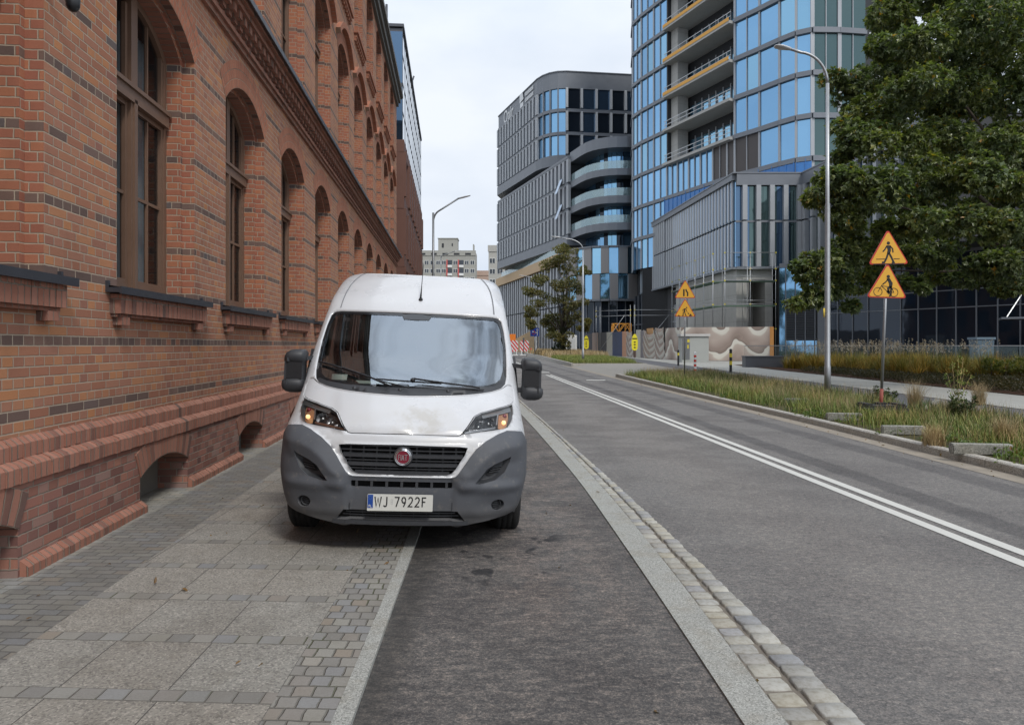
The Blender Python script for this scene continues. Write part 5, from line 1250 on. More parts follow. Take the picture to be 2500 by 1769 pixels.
# windscreen surround (black ceramic border), glass, cowl
ws = panel(WS_Q, [toq(mirror(GLS))], -.010, fm, fnn, .04, .012); ws.build('windscreen_border', simple('black_glass_border', (.014, .015, .017), .12, var=.1, sc=2, spec=.7), VAN)
def mk_ws():
    t = T('windscreen_glass'); v = t.co(); fr_ = t.n('ShaderNodeFresnel'); fr_.inputs[0].default_value = 2.3
    a = t.n('ShaderNodeBsdfTransparent'); a.inputs[0].default_value = (.78, .86, .83, 1); g = t.n('ShaderNodeBsdfGlossy'); g.inputs['Roughness'].default_value = .015; g.inputs[0].default_value = (.82, .90, .98, 1)
    n = t.noise(v, .7, 1, .4); b = t.bump(n, .05, .05); t.put(g.inputs['Normal'], b)
    f = t.math('MULTIPLY_ADD', fr_.outputs[0], 1.25, .06); m = t.n('ShaderNodeMixShader'); t.put(m.inputs[0], f); t.t.links.new(a.outputs[0], m.inputs[1]); t.t.links.new(g.outputs[0], m.inputs[2])
    d = t.n('ShaderNodeBsdfDiffuse'); d.inputs[0].default_value = (.55, .56, .55, 1); m2 = t.n('ShaderNodeMixShader')
    t.put(m2.inputs[0], t.mul(t.step(t.noise(v, 2.2, 5, .65), .35, .75), .04)); t.t.links.new(m.outputs[0], m2.inputs[1]); t.t.links.new(d.outputs[0], m2.inputs[2]); t.t.links.new(m2.outputs[0], t.out.inputs[0]); return t.m
m_ws = mk_ws()
gl = panel(expand(toq(mirror(GLS)), .004), [], -.014, fm, fnn, .05, 0); gl.build('windscreen', m_ws, VAN)
cw = MB()
CW = toq(mirror([(0, 1.226), (.144, 1.229), (.33, 1.236), (.497, 1.246), (.62, 1.258), (.714, 1.272), (.80, 1.298), (.83, 1.325), (.80, 1.335), (.72, 1.312), (.548, 1.293), (.30, 1.285), (0, 1.282)]))
panel(CW, [], .002, fm, fnn, .04, .01, mb=cw)
cw.smooth = False
for x in (-.47, -.08, .33): cw.lathe(shellpt(x, 1.262, .002), [(0, -.012), (.012, -.008), (.02, .004)], 10, 'y')
cw.build('cowl', m_blk2, VAN)
# mirror sensor block at the top of the glass
sb = MB(); sb.poly([(-.10, 1.94), (.115, 1.94), (.095, 1.905), (-.08, 1.905)], (), lambda x, z: shellpt(x, z, -.010)); sb.box(-.03, .03, 1.27, 1.33, 1.86, 1.90); sb.build('sensor_cover', m_blk, VAN)
# wipers: traced as arm and blade just above the glass
wp = MB()
def wip(pts, w, off):
    P = [shellpt(x, z, off) for x, z in pts]
    for a, b in zip(P, P[1:]): wp.bar(a, b, w, w * .8)
wip([(-.825, 1.46), (-.70, 1.435), (-.58, 1.40), (-.47, 1.375)], .018, .022); wip([(-.825, 1.447), (-.46, 1.362)], .008, .010); wip([(-.60, 1.408), (-.45, 1.365), (-.33, 1.33), (-.17, 1.268)], .016, .034)
wip([(-.30, 1.332), (-.05, 1.322), (.10, 1.318), (.27, 1.312)], .016, .022); wip([(-.28, 1.318), (-.12, 1.285), (.0, 1.262)], .012, .028); wip([(.03, 1.335), (.15, 1.322), (.35, 1.302), (.52, 1.285), (.60, 1.272)], .018, .036); wip([(.10, 1.300), (.35, 1.285), (.64, 1.275)], .010, .014)
wp.lathe(shellpt(.02, 1.325, .03), [(0, -.02), (.018, -.015), (.022, .01)], 12, 'y'); wp.build('wiper', m_blk, VAN)
an = MB(); b0 = shellpt(.022, 2.105, .0); an.lathe(b0, [(0, -.03), (.012, -.028), (.019, -.015), (.022, 0)], 14, 'y'); an.tube([b0 + Vector((0, -.02, .02)), b0 + Vector((.0, .10, .16)), b0 + Vector((0, .30, .40))], [.009, .004, .003], 6); an.build('antenna', m_blk, VAN)
# roof panel joints
gv = MB()
for sx in (1, -1):
    P = [shellpt(sx * x, z, .005) for x, z in [(float(np.interp(zz, [1.985, 2.15, 2.24, 2.31, 2.42], [.745, .735, .722, .70, .64])), zz) for zz in np.linspace(1.985, 2.42, 30)]]
    for a, b, c3, d3 in zip(P, P[1:], [p + Vector((.010, 0, 0)) for p in P], [p + Vector((.010, 0, 0)) for p in P[1:]]): gv.face([a, c3, d3, b])
gv.build('roof_joint', simple('shadow_joint', (.16, .165, .175), .6), VAN)
# headlights
def mk_lens():
    t = T('headlight_lens'); a = t.n('ShaderNodeBsdfTransparent'); g = t.n('ShaderNodeBsdfGlossy'); g.inputs['Roughness'].default_value = .03; fr_ = t.n('ShaderNodeFresnel'); fr_.inputs[0].default_value = 1.5
    m = t.n('ShaderNodeMixShader'); t.put(m.inputs[0], t.math('MULTIPLY_ADD', fr_.outputs[0], .9, .02)); t.t.links.new(a.outputs[0], m.inputs[1]); t.t.links.new(g.outputs[0], m.inputs[2]); t.t.links.new(m.outputs[0], t.out.inputs[0]); return t.m
def mk_refl():
    t = T('faceted_reflector'); v = t.co(); x, y, z = t.xyz(v); b = t.bump(t.vor(t.vec(t.mul(x, 1.0), 0.0, t.mul(z, .45)), 42), 1.0, .05); vc = t.xyz(t.vor(t.vec(t.mul(x, 1.0), 0.0, t.mul(z, .5)), 75, out='Color'))[0]; return t.pbr(t.ramp(vc, [(0, (.16, .17, .18)), (.30, (.50, .51, .53)), (.8, (.75, .77, .80)), (1, (.95, .96, .98))]), .2, .45, b)
m_lens = mk_lens(); m_refl = mk_refl(); m_amber = simple('amber_lens', (.42, .22, .12), .22, var=.5, sc=50); m_glow = T('lit_indicator').pbr((.9, .6, .3), .4, 0, em=(1, .62, .28), emk=1.3)
def headlight(sx):
    f = (lambda p: p) if sx > 0 else flipx
    e = MB(); panel(toq(f(HL)), [], .000, fm, fnn, .03, .0, mb=e); lens = e.build('headlight', m_lens, VAN)
    h = MB(); h.m = 0; L = densify(toq(f(HL)), .03); n = len(L); A = [Vector(surf(*p)) - nrm(*p) * .002 for p in L]; B = [Vector(surf(*p)) - nrm(*p) * .07 for p in L]
    h.smooth = True; h.mesh(A + B, [(i, (i + 1) % n, n + (i + 1) % n, n + i) for i in range(n)]); h.smooth = False
    h.m = 0; h.poly(f(HL), (), lambda x, z: shellpt(x, z, -.068))
    # satin strip along the top, reflector band, lower strip
    h.m = 1; h.poly(f([(.62, 1.100), (.766, 1.130), (.885, 1.152), (.885, 1.122), (.766, 1.104), (.63, 1.078)]), (), lambda x, z: shellpt(x, z, -.012))
    h.m = 1 if sx > 0 else 3; h.poly(f([(.475, .966), (.61, .986), (.735, 1.002), (.735, 1.016), (.61, 1.001), (.49, .980)]), (), lambda x, z: shellpt(x, z, -.010))  # left lamp's chrome strip is coloured brown: a painted reflection
    h.m = 1; h.poly(f([(.757, 1.118), (.770, 1.120), (.752, 1.03), (.738, 1.025)]), (), lambda x, z: shellpt(x, z, -.008))
    h.build('lamp_housing', [simple('lamp_grey', (.30, .305, .31), .35, .2) if 'lamp_grey' not in bpy.data.materials else bpy.data.materials['lamp_grey'], m_satin, m_blk, simple('brown_reflection_strip', (.25, .13, .09), .3, .6)], lens)
    r = MB(); RP = f([(.525, 1.010), (.60, 1.083), (.64, 1.092), (.742, 1.108), (.735, 1.03), (.60, .999)])
    cx = .645 * sx; cz = 1.05
    for (c0, rad) in (((.690, 1.062), .052), ((.600, 1.040), .044)):
        c = shellpt(sx * c0[0], c0[1], -.052); r.lathe(c, [(rad * .25, .01), (rad * .5, .004), (rad * .8, -.012), (rad, -.034)], 24, 'y')
    r.poly(RP, (), lambda x, z: shellpt(x, z, -.050)); r.build('reflector', m_refl, lens)
    b = MB(); b.lathe(shellpt(sx * .69, 1.062, -.05), [(0, -.03), (.012, -.028), (.014, 0)], 12, 'y'); b.lathe(shellpt(sx * .60, 1.04, -.05), [(0, -.03), (.011, -.028), (.013, 0)], 12, 'y'); b.build('bulb', m_satin, lens)
    a = MB(); a.m = 0; panel(toq(f([(.778, 1.118), (.868, 1.135), (.868, 1.075), (.845, 1.022), (.800, 1.004), (.765, 1.012)])), [], -.030, fm, fnn, .03, .0, mb=a); a.smooth = False
    a.m = 1; c = shellpt(sx * .812, 1.042, -.012); a.lathe(c, [(0, -.014), (.010, -.012), (.017, -.004), (.019, .006)], 16, 'y'); a.m = 2; a.lathe(shellpt(sx * .828, 1.095, -.020), [(0, -.004), (.016, 0), (.018, .008)], 14, 'y'); a.build('indicator', [m_amber, m_glow, m_red], lens)
headlight(1); headlight(-1)
# wheels
def wheel(x, y, steer=0):
    e = MB(); prof = [(.20, -.10), (.24, -.112), (.30, -.115), (.325, -.10), (.338, -.07), (.341, 0), (.338, .07), (.325, .10), (.30, .115), (.24, .112), (.20, .10)]
    M_ = Vector((x, y, .335)); e.lathe(M_, [(a, b) for a, b in prof], 40, 'x')
    for k in range(4):
        o_ = (k - 1.5) * .045; e.lathe(M_ + Vector((o_, 0, 0)), [(.3425, -.016), (.3445, -.013), (.3445, .013), (.3425, .016)], 40, 'x')
    w_ = e.build('wheel', m_tyre, VAN); r_ = MB(); s = 1 if x > 0 else -1; r_.lathe(M_, [(.205, s * .09), (.195, s * .06), (.13, s * .05), (.10, s * .08), (.0, s * .085)], 32, 'x'); r_.build('rim', m_rim, w_)
for x in (-.895, .895):
    for y in (.95, 4.4): wheel(x, y)
# wheel arches
wa = MB()
for sx in (1, -1):
    for cy in (.95, 4.4):
        N = 26; A = []; B = []; Cc = []; D2 = []
        for k in range(N + 1):
            a = -.15 + (math.pi + .3) * k / N; y1, z1 = cy - .375 * math.cos(a), .33 + .375 * math.sin(a); y2, z2 = cy - .475 * math.cos(a), .33 + .475 * math.sin(a); z1 = max(z1, .26); z2 = max(z2, .26)
            A.append((sx * (vrow(max(z1, .3))[1] + .035), y1, z1)); B.append((sx * (vrow(max(z2, .3))[1] + .012), y2, z2)); Cc.append((sx * (vrow(max(z1, .3))[1] - .12), y1, z1)); D2.append((sx * (vrow(max(z2, .3))[1] - .02), y2, z2))
        wa.smooth = True
        for i in range(N): wa.face([A[i], A[i + 1], B[i + 1], B[i]]); wa.face([Cc[i], Cc[i + 1], A[i + 1], A[i]]); wa.face([B[i], B[i + 1], D2[i + 1], D2[i]])
        wa.smooth = False
    wa.box(min(sx * .93, sx * 1.02), max(sx * .93, sx * 1.02), 1.42, 3.93, .27, .50)
wa.build('wheel_arch', m_bump, VAN)
# doors: glass and joint lines on both sides
dg = MB()
for sx in (1, -1):
    P = [(1.16, 1.36), (2.05, 1.36), (2.05, 1.90), (1.72, 1.90), (1.42, 1.72)]
    dg.poly(P, (), lambda y, z: (sx * (vrow(z)[1] + .004), y, z), flip=(sx < 0))
dg.build('door_window', simple('tinted_side_glass', (.01, .012, .014), .06, spec=.8), VAN)
# mirrors
def mirr(sx):
    xo = .04 if sx < 0 else 0
    m = MB(); N = 28; m.smooth = True
    prof = [(1.196, .045, .035, .0), (1.206, .075, .07, .0), (1.228, .097, .095, .004), (1.262, .104, .105, .006), (1.305, .102, .105, .004), (1.312, .094, .094, 0), (1.32, .090, .085, 0), (1.478, .088, .085, -.002), (1.484, .094, .098, -.003), (1.525, .095, .108, -.006), (1.555, .088, .10, -.013), (1.578, .066, .078, -.024), (1.588, .040, .045, -.034)]
    vs = []
    for z, hw, hd_, ox in prof:
        for k in range(N):
            a = 2 * math.pi * k / N; ca, sa = math.cos(a), math.sin(a); vs.append((sx * (1.105 - xo + ox + hw * math.copysign(abs(ca) ** .42, ca)), 1.04 + hd_ * math.copysign(abs(sa) ** .5, sa) - (.02 if sa < 0 else 0) * abs(sa), z - .012))
    n = len(prof); fs = [(i * N + k, i * N + (k + 1) % N, (i + 1) * N + (k + 1) % N, (i + 1) * N + k) for i in range(n - 1) for k in range(N)] + [tuple(reversed(range(N))), tuple(range((n - 1) * N, n * N))]
    m.mesh(vs, fs if sx > 0 else [tuple(reversed(f)) for f in fs]); m.smooth = False
    # outer frame strip and the two arms running across the face
    for (za, zb) in ((1.30, 1.475),): m.bar((sx * (1.172 - xo), .955, za), (sx * (1.170 - xo), .955, zb), .03, .03)
    mm = m.build('mirror', m_blk2, VAN); a = MB()
    a.bar((sx * .915, 1.10, 1.502), (sx * (1.175 - xo), .935, 1.482), .06, .036); a.bar((sx * .955, 1.06, 1.270), (sx * (1.175 - xo), .935, 1.285), .06, .046)
    a.bar((sx * .950, 1.12, 1.20), (sx * .915, 1.22, 1.56), .03, .16); a.build('mirror_arm', m_blk2, mm)
    g = MB(); g.box(min(sx * (1.03 - xo), sx * (1.17 - xo)), max(sx * (1.03 - xo), sx * (1.17 - xo)), 1.146, 1.150, 1.27, 1.55); g.build('mirror_glass', m_chrome, mm)
    p = MB(); p.box(min(sx * (1.03 - xo), sx * (1.165 - xo)), max(sx * (1.03 - xo), sx * (1.165 - xo)), .932, .945, 1.312, 1.462); p.build('mirror_inset', m_blk, mm)
mirr(1); mirr(-1)
# cabin
cb = MB(); cb.m = 0
cb.prism([(-.50, .70), (.50, .70), (.80, 1.02), (.84, 1.45), (-.84, 1.45), (-.80, 1.02)], lambda a, b: (a, b, 1.285 + .05 * (b - .7)), lambda a, b: (a, b, .8)); cb.box(-.86, .86, 2.35, 2.4, .4, 2.30); cb.box(-.74, .74, 1.68, 2.35, 2.00, 2.04); cb.box(-.2, .25, 1.1, 1.45, 1.27, 1.345)
cb.smooth = True; cb.lathe((.43, 1.22, 1.27), [(0, -.06), (.16, -.03), (.20, .1), (.2, .25)], 16, 'y') ; cb.smooth = False
cb.build('dashboard', m_blk, VAN); se = MB()
for x in (-.50, -.12, .50):
    se.box(x - .21, x + .21, 1.75, 2.15, .75, .92); se.box(x - .20, x + .20, 2.08, 2.24, .92, 1.48); se.box(x - .11, x + .11, 2.10, 2.20, 1.52, 1.70); se.box(x - .05, x + .05, 2.13, 2.17, 1.45, 1.54)
se.build('seat', simple('seat_fabric', (.04, .042, .05), .9, var=.2), VAN)
sw = MB(); C0 = Vector((.45, 1.42, 1.32)); P = [C0 + Vector((.20 * math.cos(a), -.10 * math.sin(a) * -1, .155 * math.sin(a))) for a in np.linspace(0, 2 * math.pi, 28)]; sw.tube(P, .014, 8, cap=False); sw.bar(P[0], P[14], .03, .02); sw.bar(C0, C0 + Vector((0, -.12, -.14)), .06); sw.build('steering_wheel', m_blk, VAN)
pp = MB(); pp.m = 0; pp.mesh([(-.46, .80, 1.296), (-.13, .82, 1.298), (-.10, 1.06, 1.309), (-.52, 1.04, 1.309)], [(0, 1, 2, 3)]); pp.mesh([(-.74, 1.02, 1.31), (-.60, 1.02, 1.31), (-.60, 1.06, 1.36), (-.74, 1.06, 1.36)], [(0, 1, 2, 3)]); pp.build('paper_on_dashboard', m_white, VAN)
hb = MB(); hb.box(-.83, -.79, 2.0, 2.1, 1.3, 1.95); hb.tube([(-.84, 1.22, 1.40), (-.82, 1.5, 1.9)], .02, 6); hb.build('grab_handle', simple('grey_trim', (.35, .36, .34), .7), VAN)
# ---------------------------------------------------------------- foliage
def leafmat(name, stops, sat=.25, trans=.35, gloss=.35):
    t = T(name); g = t.n('ShaderNodeNewGeometry'); r = g.outputs['Random Per Island']; P = g.outputs['Position']; c = t.ramp(r, stops)
    big = t.noise(P, .55, 3, .6); c = t.mix(t.step(big, .4, .62, 0, .5), c, t.mix(1.0, c, (1.35, 1.12, .55), 'MULTIPLY'))
    p = t.n('ShaderNodeBsdfPrincipled'); t.put(p.inputs['Base Color'], c); p.inputs['Roughness'].default_value = gloss; p.inputs['Specular IOR Level'].default_value = .45
    tr = t.n('ShaderNodeBsdfTranslucent'); t.put(tr.inputs[0], t.mix(1.0, c, (1.3, 1.5, .5), 'MULTIPLY')); m = t.n('ShaderNodeMixShader'); m.inputs[0].default_value = trans
    t.t.links.new(p.outputs[0], m.inputs[1]); t.t.links.new(tr.outputs[0], m.inputs[2]); t.t.links.new(m.outputs[0], t.out.inputs[0]); return t.m
m_leaf = leafmat('dark_glossy_leaves', [(0, (.055, .080, .038)), (.4, (.105, .142, .066)), (.75, (.160, .200, .098)), (.955, (.20, .23, .10)), (.985, (.22, .21, .035)), (.998, (.36, .19, .03))])
m_leaf2 = leafmat('olive_brown_leaves', [(0, (.075, .085, .035)), (.5, (.13, .13, .06)), (.8, (.19, .17, .08)), (1, (.22, .17, .08))])
m_ivy = leafmat('dark_ivy_leaves', [(0, (.018, .032, .014)), (1, (.04, .06, .025))])
m_bark = simple('tree_bark', (.07, .055, .042), .95, var=.4, sc=9, bump=1.0)
m_bark2 = m_bark
def leaf_cloud(centers, radii, counts, size, flat=.55, lobes=3, droop=.35, tuft=5):
    """leaf tufts spread over the shells of many clumps: returns verts, tri faces"""
    V = []; F = []; base = 0
    shape = np.array([(0, 0), (-.16, .42), (-.5, .62), (-.17, .74), (0, 1.15), (.17, .74), (.5, .62), (.16, .42)]) if lobes == 3 else np.array([(0, 0), (-.24, .35), (-.2, .75), (0, 1.1), (.2, .75), (.24, .35)])
    k = len(shape)
    for c, r, n in zip(centers, radii, counts):
        nt = max(1, int(n / tuft)); d = rng.normal(size=(nt, 3)); d /= np.linalg.norm(d, axis=1)[:, None]; rad = rng.uniform(.45, 1.0, nt) ** .5
        P = np.array(c) + d * rad[:, None] * np.array(r); out = d / np.array(r); out /= np.linalg.norm(out, axis=1)[:, None]
        P = np.repeat(P, tuft, 0); out = np.repeat(out, tuft, 0); N = len(P)
        a = out * .55 + rng.normal(size=(N, 3)) * .55; a[:, 2] -= droop; a /= np.linalg.norm(a, axis=1)[:, None]      # leaf axis
        up = np.array([0, 0, 1.0]) + out * .5 + rng.normal(size=(N, 3)) * .45; s = np.cross(a, up); s /= np.linalg.norm(s, axis=1)[:, None] + 1e-9; nn = np.cross(s, a)
        sz = size * rng.uniform(.65, 1.25, N); fold = rng.uniform(.1, .35, N)
        for j in range(k):
            sx, sy = shape[j]; V.append((P + s * (sx * sz)[:, None] + a * (sy * sz)[:, None] + nn * (abs(sx) * fold * sz)[:, None] - nn * (.25 * sy * sy * sz)[:, None]))
        blk = np.stack(V[-k:], 1).reshape(-1, 3); V = V[:-k]; V.append(blk)
        idx = base + np.arange(N)[:, None] * k
        F.append(np.concatenate([idx + 0, idx + 1, idx + 2, idx + 3, idx + 4], 1)[:, :]) if False else None
        tri = [(0, j, j + 1) for j in range(1, k - 1)]
        for t_ in tri: F.append(np.concatenate([idx + t_[0], idx + t_[1], idx + t_[2]], 1))
        base += N * k
    return np.concatenate(V), np.concatenate(F)
def limbs(mb, root, h, pts, r0):
    top = Vector(root) + Vector((0, 0, h)); mb.tube([Vector(root), Vector(root) + Vector((.05, 0, h * .5)), top], [r0 * 1.25, r0, r0 * .8], 12)
    for p in pts:
        p = Vector(p); m = top.lerp(p, .5) + Vector((random.uniform(-.5, .5), random.uniform(-.5, .5), random.uniform(.0, .6))); mb.tube([top - Vector((0, 0, .3)), m, p], [r0 * .5, r0 * .28, r0 * .08], 7)
# large tree on the right: clumps given as world points so the crown has real depth
TREE = thing('broadleaf_tree', 'large dark green broadleaf tree filling the upper right', 'tree', (22.6, 28.5, .15))
def px(sx, sy, Y): return ((sx - 1250) / FP * Y, Y, EYE - (sy - HZ) / FP * Y)
cl = []
for (sx, sy, rr, Y) in [(2185, 40, 75, 27), (2160, 130, 70, 26), (2245, 110, 90, 25), (2330, 60, 100, 25), (2440, 60, 110, 26), (2080, 205, 62, 26), (2130, 260, 70, 25), (2050, 190, 40, 26), (2225, 230, 90, 24), (2330, 200, 100, 27), (2450, 230, 90, 28),
    (2075, 310, 50, 25), (2120, 350, 75, 24), (2220, 335, 80, 25), (2330, 330, 80, 27), (2440, 350, 90, 25), (2060, 380, 34, 25), (2030, 445, 55, 24), (2000, 470, 48, 24), (2090, 440, 65, 23.5), (2170, 470, 75, 23), (2270, 440, 80, 24), (2380, 440, 80, 23), (2470, 450, 70, 24),
    (2060, 515, 55, 24), (2150, 545, 60, 24), (2240, 540, 80, 23), (2340, 540, 80, 23), (2440, 560, 80, 23), (2080, 560, 48, 25), (1990, 640, 55, 24), (1950, 655, 40, 24), (2060, 640, 60, 24.5), (2120, 610, 55, 26), (1975, 715, 52, 24), (1950, 740, 30, 24), (2040, 700, 50, 25), (2110, 690, 40, 26), (2075, 745, 24, 25), (2220, 620, 55, 26), (2300, 620, 60, 26), (2400, 640, 60, 25), (2480, 640, 60, 24), (2200, 690, 30, 28), (2320, 680, 30, 28), (2440, 690, 30, 28),
    (2520, 150, 120, 27), (2560, 350, 120, 27), (2550, 550, 100, 26), (2400, 140, 90, 31), (2250, 420, 80, 30), (2150, 640, 45, 30), (2350, 250, 90, 31), (2300, -60, 120, 28), (2480, -80, 130, 28), (2180, -70, 80, 28), (2500, -250, 150, 29), (2330, -240, 120, 29), (2650, 0, 150, 29), (2650, 400, 140, 29), (2450, 420, 110, 31), (2300, 520, 80, 31), (2200, 60, 80, 31), (2300, 30, 100, 31), (2420, 40, 110, 31), (2180, 180, 80, 31), (2140, 300, 70, 30), (2250, 330, 80, 31), (2380, 520, 90, 31), (2480, 560, 90, 31), (2220, 480, 80, 30), (2200, 590, 60, 29), (2290, 660, 50, 29), (2380, 680, 50, 28), (2470, 700, 40, 27), (2560, 680, 60, 27), (2150, 690, 30, 27), (2100, 500, 60, 28), (2060, 600, 40, 27), (2540, 480, 110, 29), (2250, 700, 26, 26), (2230, 120, 70, 32), (2300, 150, 80, 32), (2400, 230, 90, 32), (2340, 380, 80, 32), (2480, 330, 100, 32), (2280, 250, 80, 32), (2190, 250, 60, 31), (2420, 120, 80, 33), (2500, 60, 90, 33)]:
    cl.append((px(sx, sy, Y), rr / FP * Y))
cen = []; rad = []; cnt = []
for c, r in cl:
    for j in range(4):
        d = np.array([random.gauss(0, 1), random.gauss(0, 1.2), random.gauss(0, .8)]); d = d / np.linalg.norm(d) * r * random.uniform(.2, .62)
        rj = r * random.uniform(.42, .62); cen.append(np.array(c) + d); rad.append((rj * 1.15, rj * 1.2, rj * .75)); cnt.append(int(430 * (rj / .7) ** 1.7) + 60)
V, Fq = leaf_cloud(cen, rad, cnt, .17)
org = np.array([22.6, 28.5, .15]); fast('crown', V - org, Fq, m_leaf, TREE)
tk = MB(); limbs(tk, (0, 0, 0), 4.2, [tuple(Vector(px(*p)) - Vector(org)) for p in ((2150, 300, 28), (2120, 480, 28), (2150, 660, 28), (2250, 120, 28), (2400, 420, 28), (2450, 250, 28), (2480, 0, 28))], .26); tk.build('trunk', m_bark, TREE, fix=False)
# middle tree
MT = thing('street_tree', 'thin olive brown street tree with visible branches before the grey offices', 'tree', (6.4, 90, .38)); org = Vector((6.4, 90, .38))
cen = []; rad = []; cnt = []; lp = []
for (sx, sy, rr) in [(1360, 625, 16), (1340, 650, 16), (1385, 640, 17), (1320, 680, 13), (1355, 690, 18), (1405, 668, 15), (1410, 700, 14), (1300, 715, 12), (1325, 735, 15), (1375, 740, 18), (1405, 740, 14), (1295, 765, 12), (1330, 780, 14), (1365, 785, 16), (1398, 775, 12), (1350, 812, 12), (1370, 820, 14), (1425, 800, 9), (1430, 780, 7), (1300, 790, 8), (1380, 610, 9), (1425, 660, 8)]:
    Y = 90 + random.uniform(-3, 3); c = px(sx, sy, Y); r = rr / FP * Y
    for j in range(7):
        cen.append(np.array(c) + np.array([random.gauss(0, .75), random.gauss(0, .8), random.gauss(0, .6)]) * r); rad.append((r * .85, r * .9, r * .48)); cnt.append(200)
    lp.append(tuple(Vector(c) - org))
V, Fq = leaf_cloud(cen, rad, cnt, .20, lobes=2, droop=.1, tuft=4); fast('crown', V - np.array(org), Fq, m_leaf2, MT)
tk = MB(); limbs(tk, (0, 0, 0), 3.0, lp[::2], .28); tk.build('trunk', m_bark, MT)
V, Fq = leaf_cloud([np.array((0, -.1, 1.2)), np.array((0, 0, 2.6)), np.array((-.4, 0, .8))], [(1.1, .9, 1.2), (.8, .8, 1.2), (1.0, .8, .7)], [1500, 900, 700], .16, lobes=2); fast('ivy', V, Fq, m_ivy, MT)
# ---------------------------------------------------------------- grasses and weeds
def blades(name, P, h, w, mats, lean=.35, mi=None, parent=None, label=None, cat=None, seg=3, wind=(0, 0)):
    P = np.asarray(P, float); N = len(P); h = np.asarray(h) * np.ones(N) * rng.uniform(.55, 1.2, N); a = rng.uniform(0, 2 * math.pi, N); ln = rng.uniform(.05, lean, N) * h
    d = np.stack([np.cos(a), np.sin(a), np.zeros(N)], 1); d[:, 0] += wind[0]; d[:, 1] += wind[1]; s = np.stack([-np.sin(a), np.cos(a), np.zeros(N)], 1)
    V = np.zeros((N, 2 * seg + 1, 3))
    for k in range(seg + 1):
        t = k / seg; c = P + d * (ln * t * t)[:, None]; c[:, 2] += h * (t - .18 * t * t * (ln / h)); ww = w * (1 - t) ** .7 * np.ones(N)
        if k < seg: V[:, 2 * k] = c - s * ww[:, None] / 2; V[:, 2 * k + 1] = c + s * ww[:, None] / 2
        else: V[:, 2 * seg] = c
    idx = np.arange(N)[:, None] * (2 * seg + 1); F = []
    for k in range(seg):
        if k < seg - 1: F += [np.concatenate([idx + 2 * k, idx + 2 * k + 1, idx + 2 * k + 3], 1), np.concatenate([idx + 2 * k, idx + 2 * k + 3, idx + 2 * k + 2], 1)]
        else: F.append(np.concatenate([idx + 2 * k, idx + 2 * k + 1, idx + 2 * k + 2], 1))
    o = fast(name, V.reshape(-1, 3), np.concatenate(F), mats, parent)
    if label: tag(o, label, cat)
    return o
def gmat(name, stops):
    t = T(name); g = t.n('ShaderNodeNewGeometry'); r = g.outputs['Random Per Island']; c = t.ramp(r, stops); n = t.noise(g.outputs['Position'], .9, 3)
    c = t.mix(t.step(n, .4, .65, 0, .55), c, t.mix(1.0, c, (1.25, 1.0, .62), 'MULTIPLY')); return t.pbr(c, .7, 0, spec=.25)
m_grass = gmat('verge_grass', [(0, (.065, .115, .025)), (.35, (.11, .175, .040)), (.62, (.16, .20, .055)), (.8, (.25, .235, .10)), (1, (.36, .30, .17))])
m_lime = gmat('fresh_green_grass', [(0, (.10, .155, .035)), (.5, (.16, .215, .055)), (.8, (.22, .25, .08)), (1, (.30, .27, .11))])
m_straw = gmat('dry_straw', [(0, (.26, .20, .11)), (.6, (.38, .30, .17)), (1, (.46, .38, .24))]); m_gold = gmat('golden_ornamental_grass', [(0, (.10, .095, .018)), (.4, (.22, .17, .025)), (.75, (.34, .24, .035)), (1, (.30, .14, .035))])
m_goldg = gmat('yellow_green_grass', [(0, (.06, .085, .018)), (.5, (.13, .15, .028)), (1, (.24, .22, .04))]); m_plume = gmat('pale_seed_heads', [(0, (.30, .27, .22)), (1, (.48, .45, .38))])
m_weed = gmat('dark_weed_green', [(0, (.035, .055, .022)), (1, (.07, .10, .04))]); m_shrub = leafmat('dark_ground_cover', [(0, (.022, .024, .012)), (.6, (.045, .045, .020)), (1, (.08, .055, .03))])
def verge_pts(n, y0, y1, a=.0, b=1.0, patch=None, thr=.5):
    Y = y0 + (y1 - y0) * rng.random(n) ** 1.0; u = a + (b - a) * rng.random(n); k = np.interp(Y, [t[0] for t in KERB], [t[1] for t in KERB]) + .2; l = np.interp(Y, [t[0] for t in LN0], [t[1] for t in LN0]) - .05
    X = k + (l - k) * u; Z = np.array([hz(y) for y in Y]) - .01; P = np.stack([X, Y, Z], 1)
    f = np.sin(X * 2.1 + np.sin(Y * .9) * 1.6) * np.cos(Y * 1.3 + np.sin(X * 1.7)) * .5 + .5 + rng.normal(size=n) * .12
    return P[f > (patch if patch is not None else -9)], f
g1, _ = verge_pts(52000, 3, 36.3, patch=.10); g1b, _ = verge_pts(24000, 5, 36.3, .18, 1.0, patch=.5); g1[:, 2] += 0
def near_bed(P):  return P[~((P[:, 0] < np.interp(P[:, 1], [t[0] for t in KERB], [t[1] for t in KERB]) + .75) & (rng.random(len(P)) < .75))]
BASEP = (8.38, 16.15)
def clear(P):
    d = np.hypot(P[:, 0] - BASEP[0], (P[:, 1] - BASEP[1] + .5)); k = d > .80
    for (a, b) in BLK: k &= ~((np.abs(P[:, 0] - a) < .50) & (P[:, 1] < b + .10) & (P[:, 1] > b - .38) & (rng.random(len(P)) < .9))
    return P[k]
BLKPX = [(1945, 985), (2060, 1024), (2205, 1058), (2395, 1106)]
BLK = [((sx - 1250) / FP * (EYE - .12) * FP / (sy - HZ), (EYE - .12) * FP / (sy - HZ)) for sx, sy in BLKPX]
G = clear(near_bed(g1)); tag(blades('verge_grass', G, .32, .011, m_grass, .8), 'mixed green and dry grass covering the verge beside the kerb', 'grass', kind='stuff')
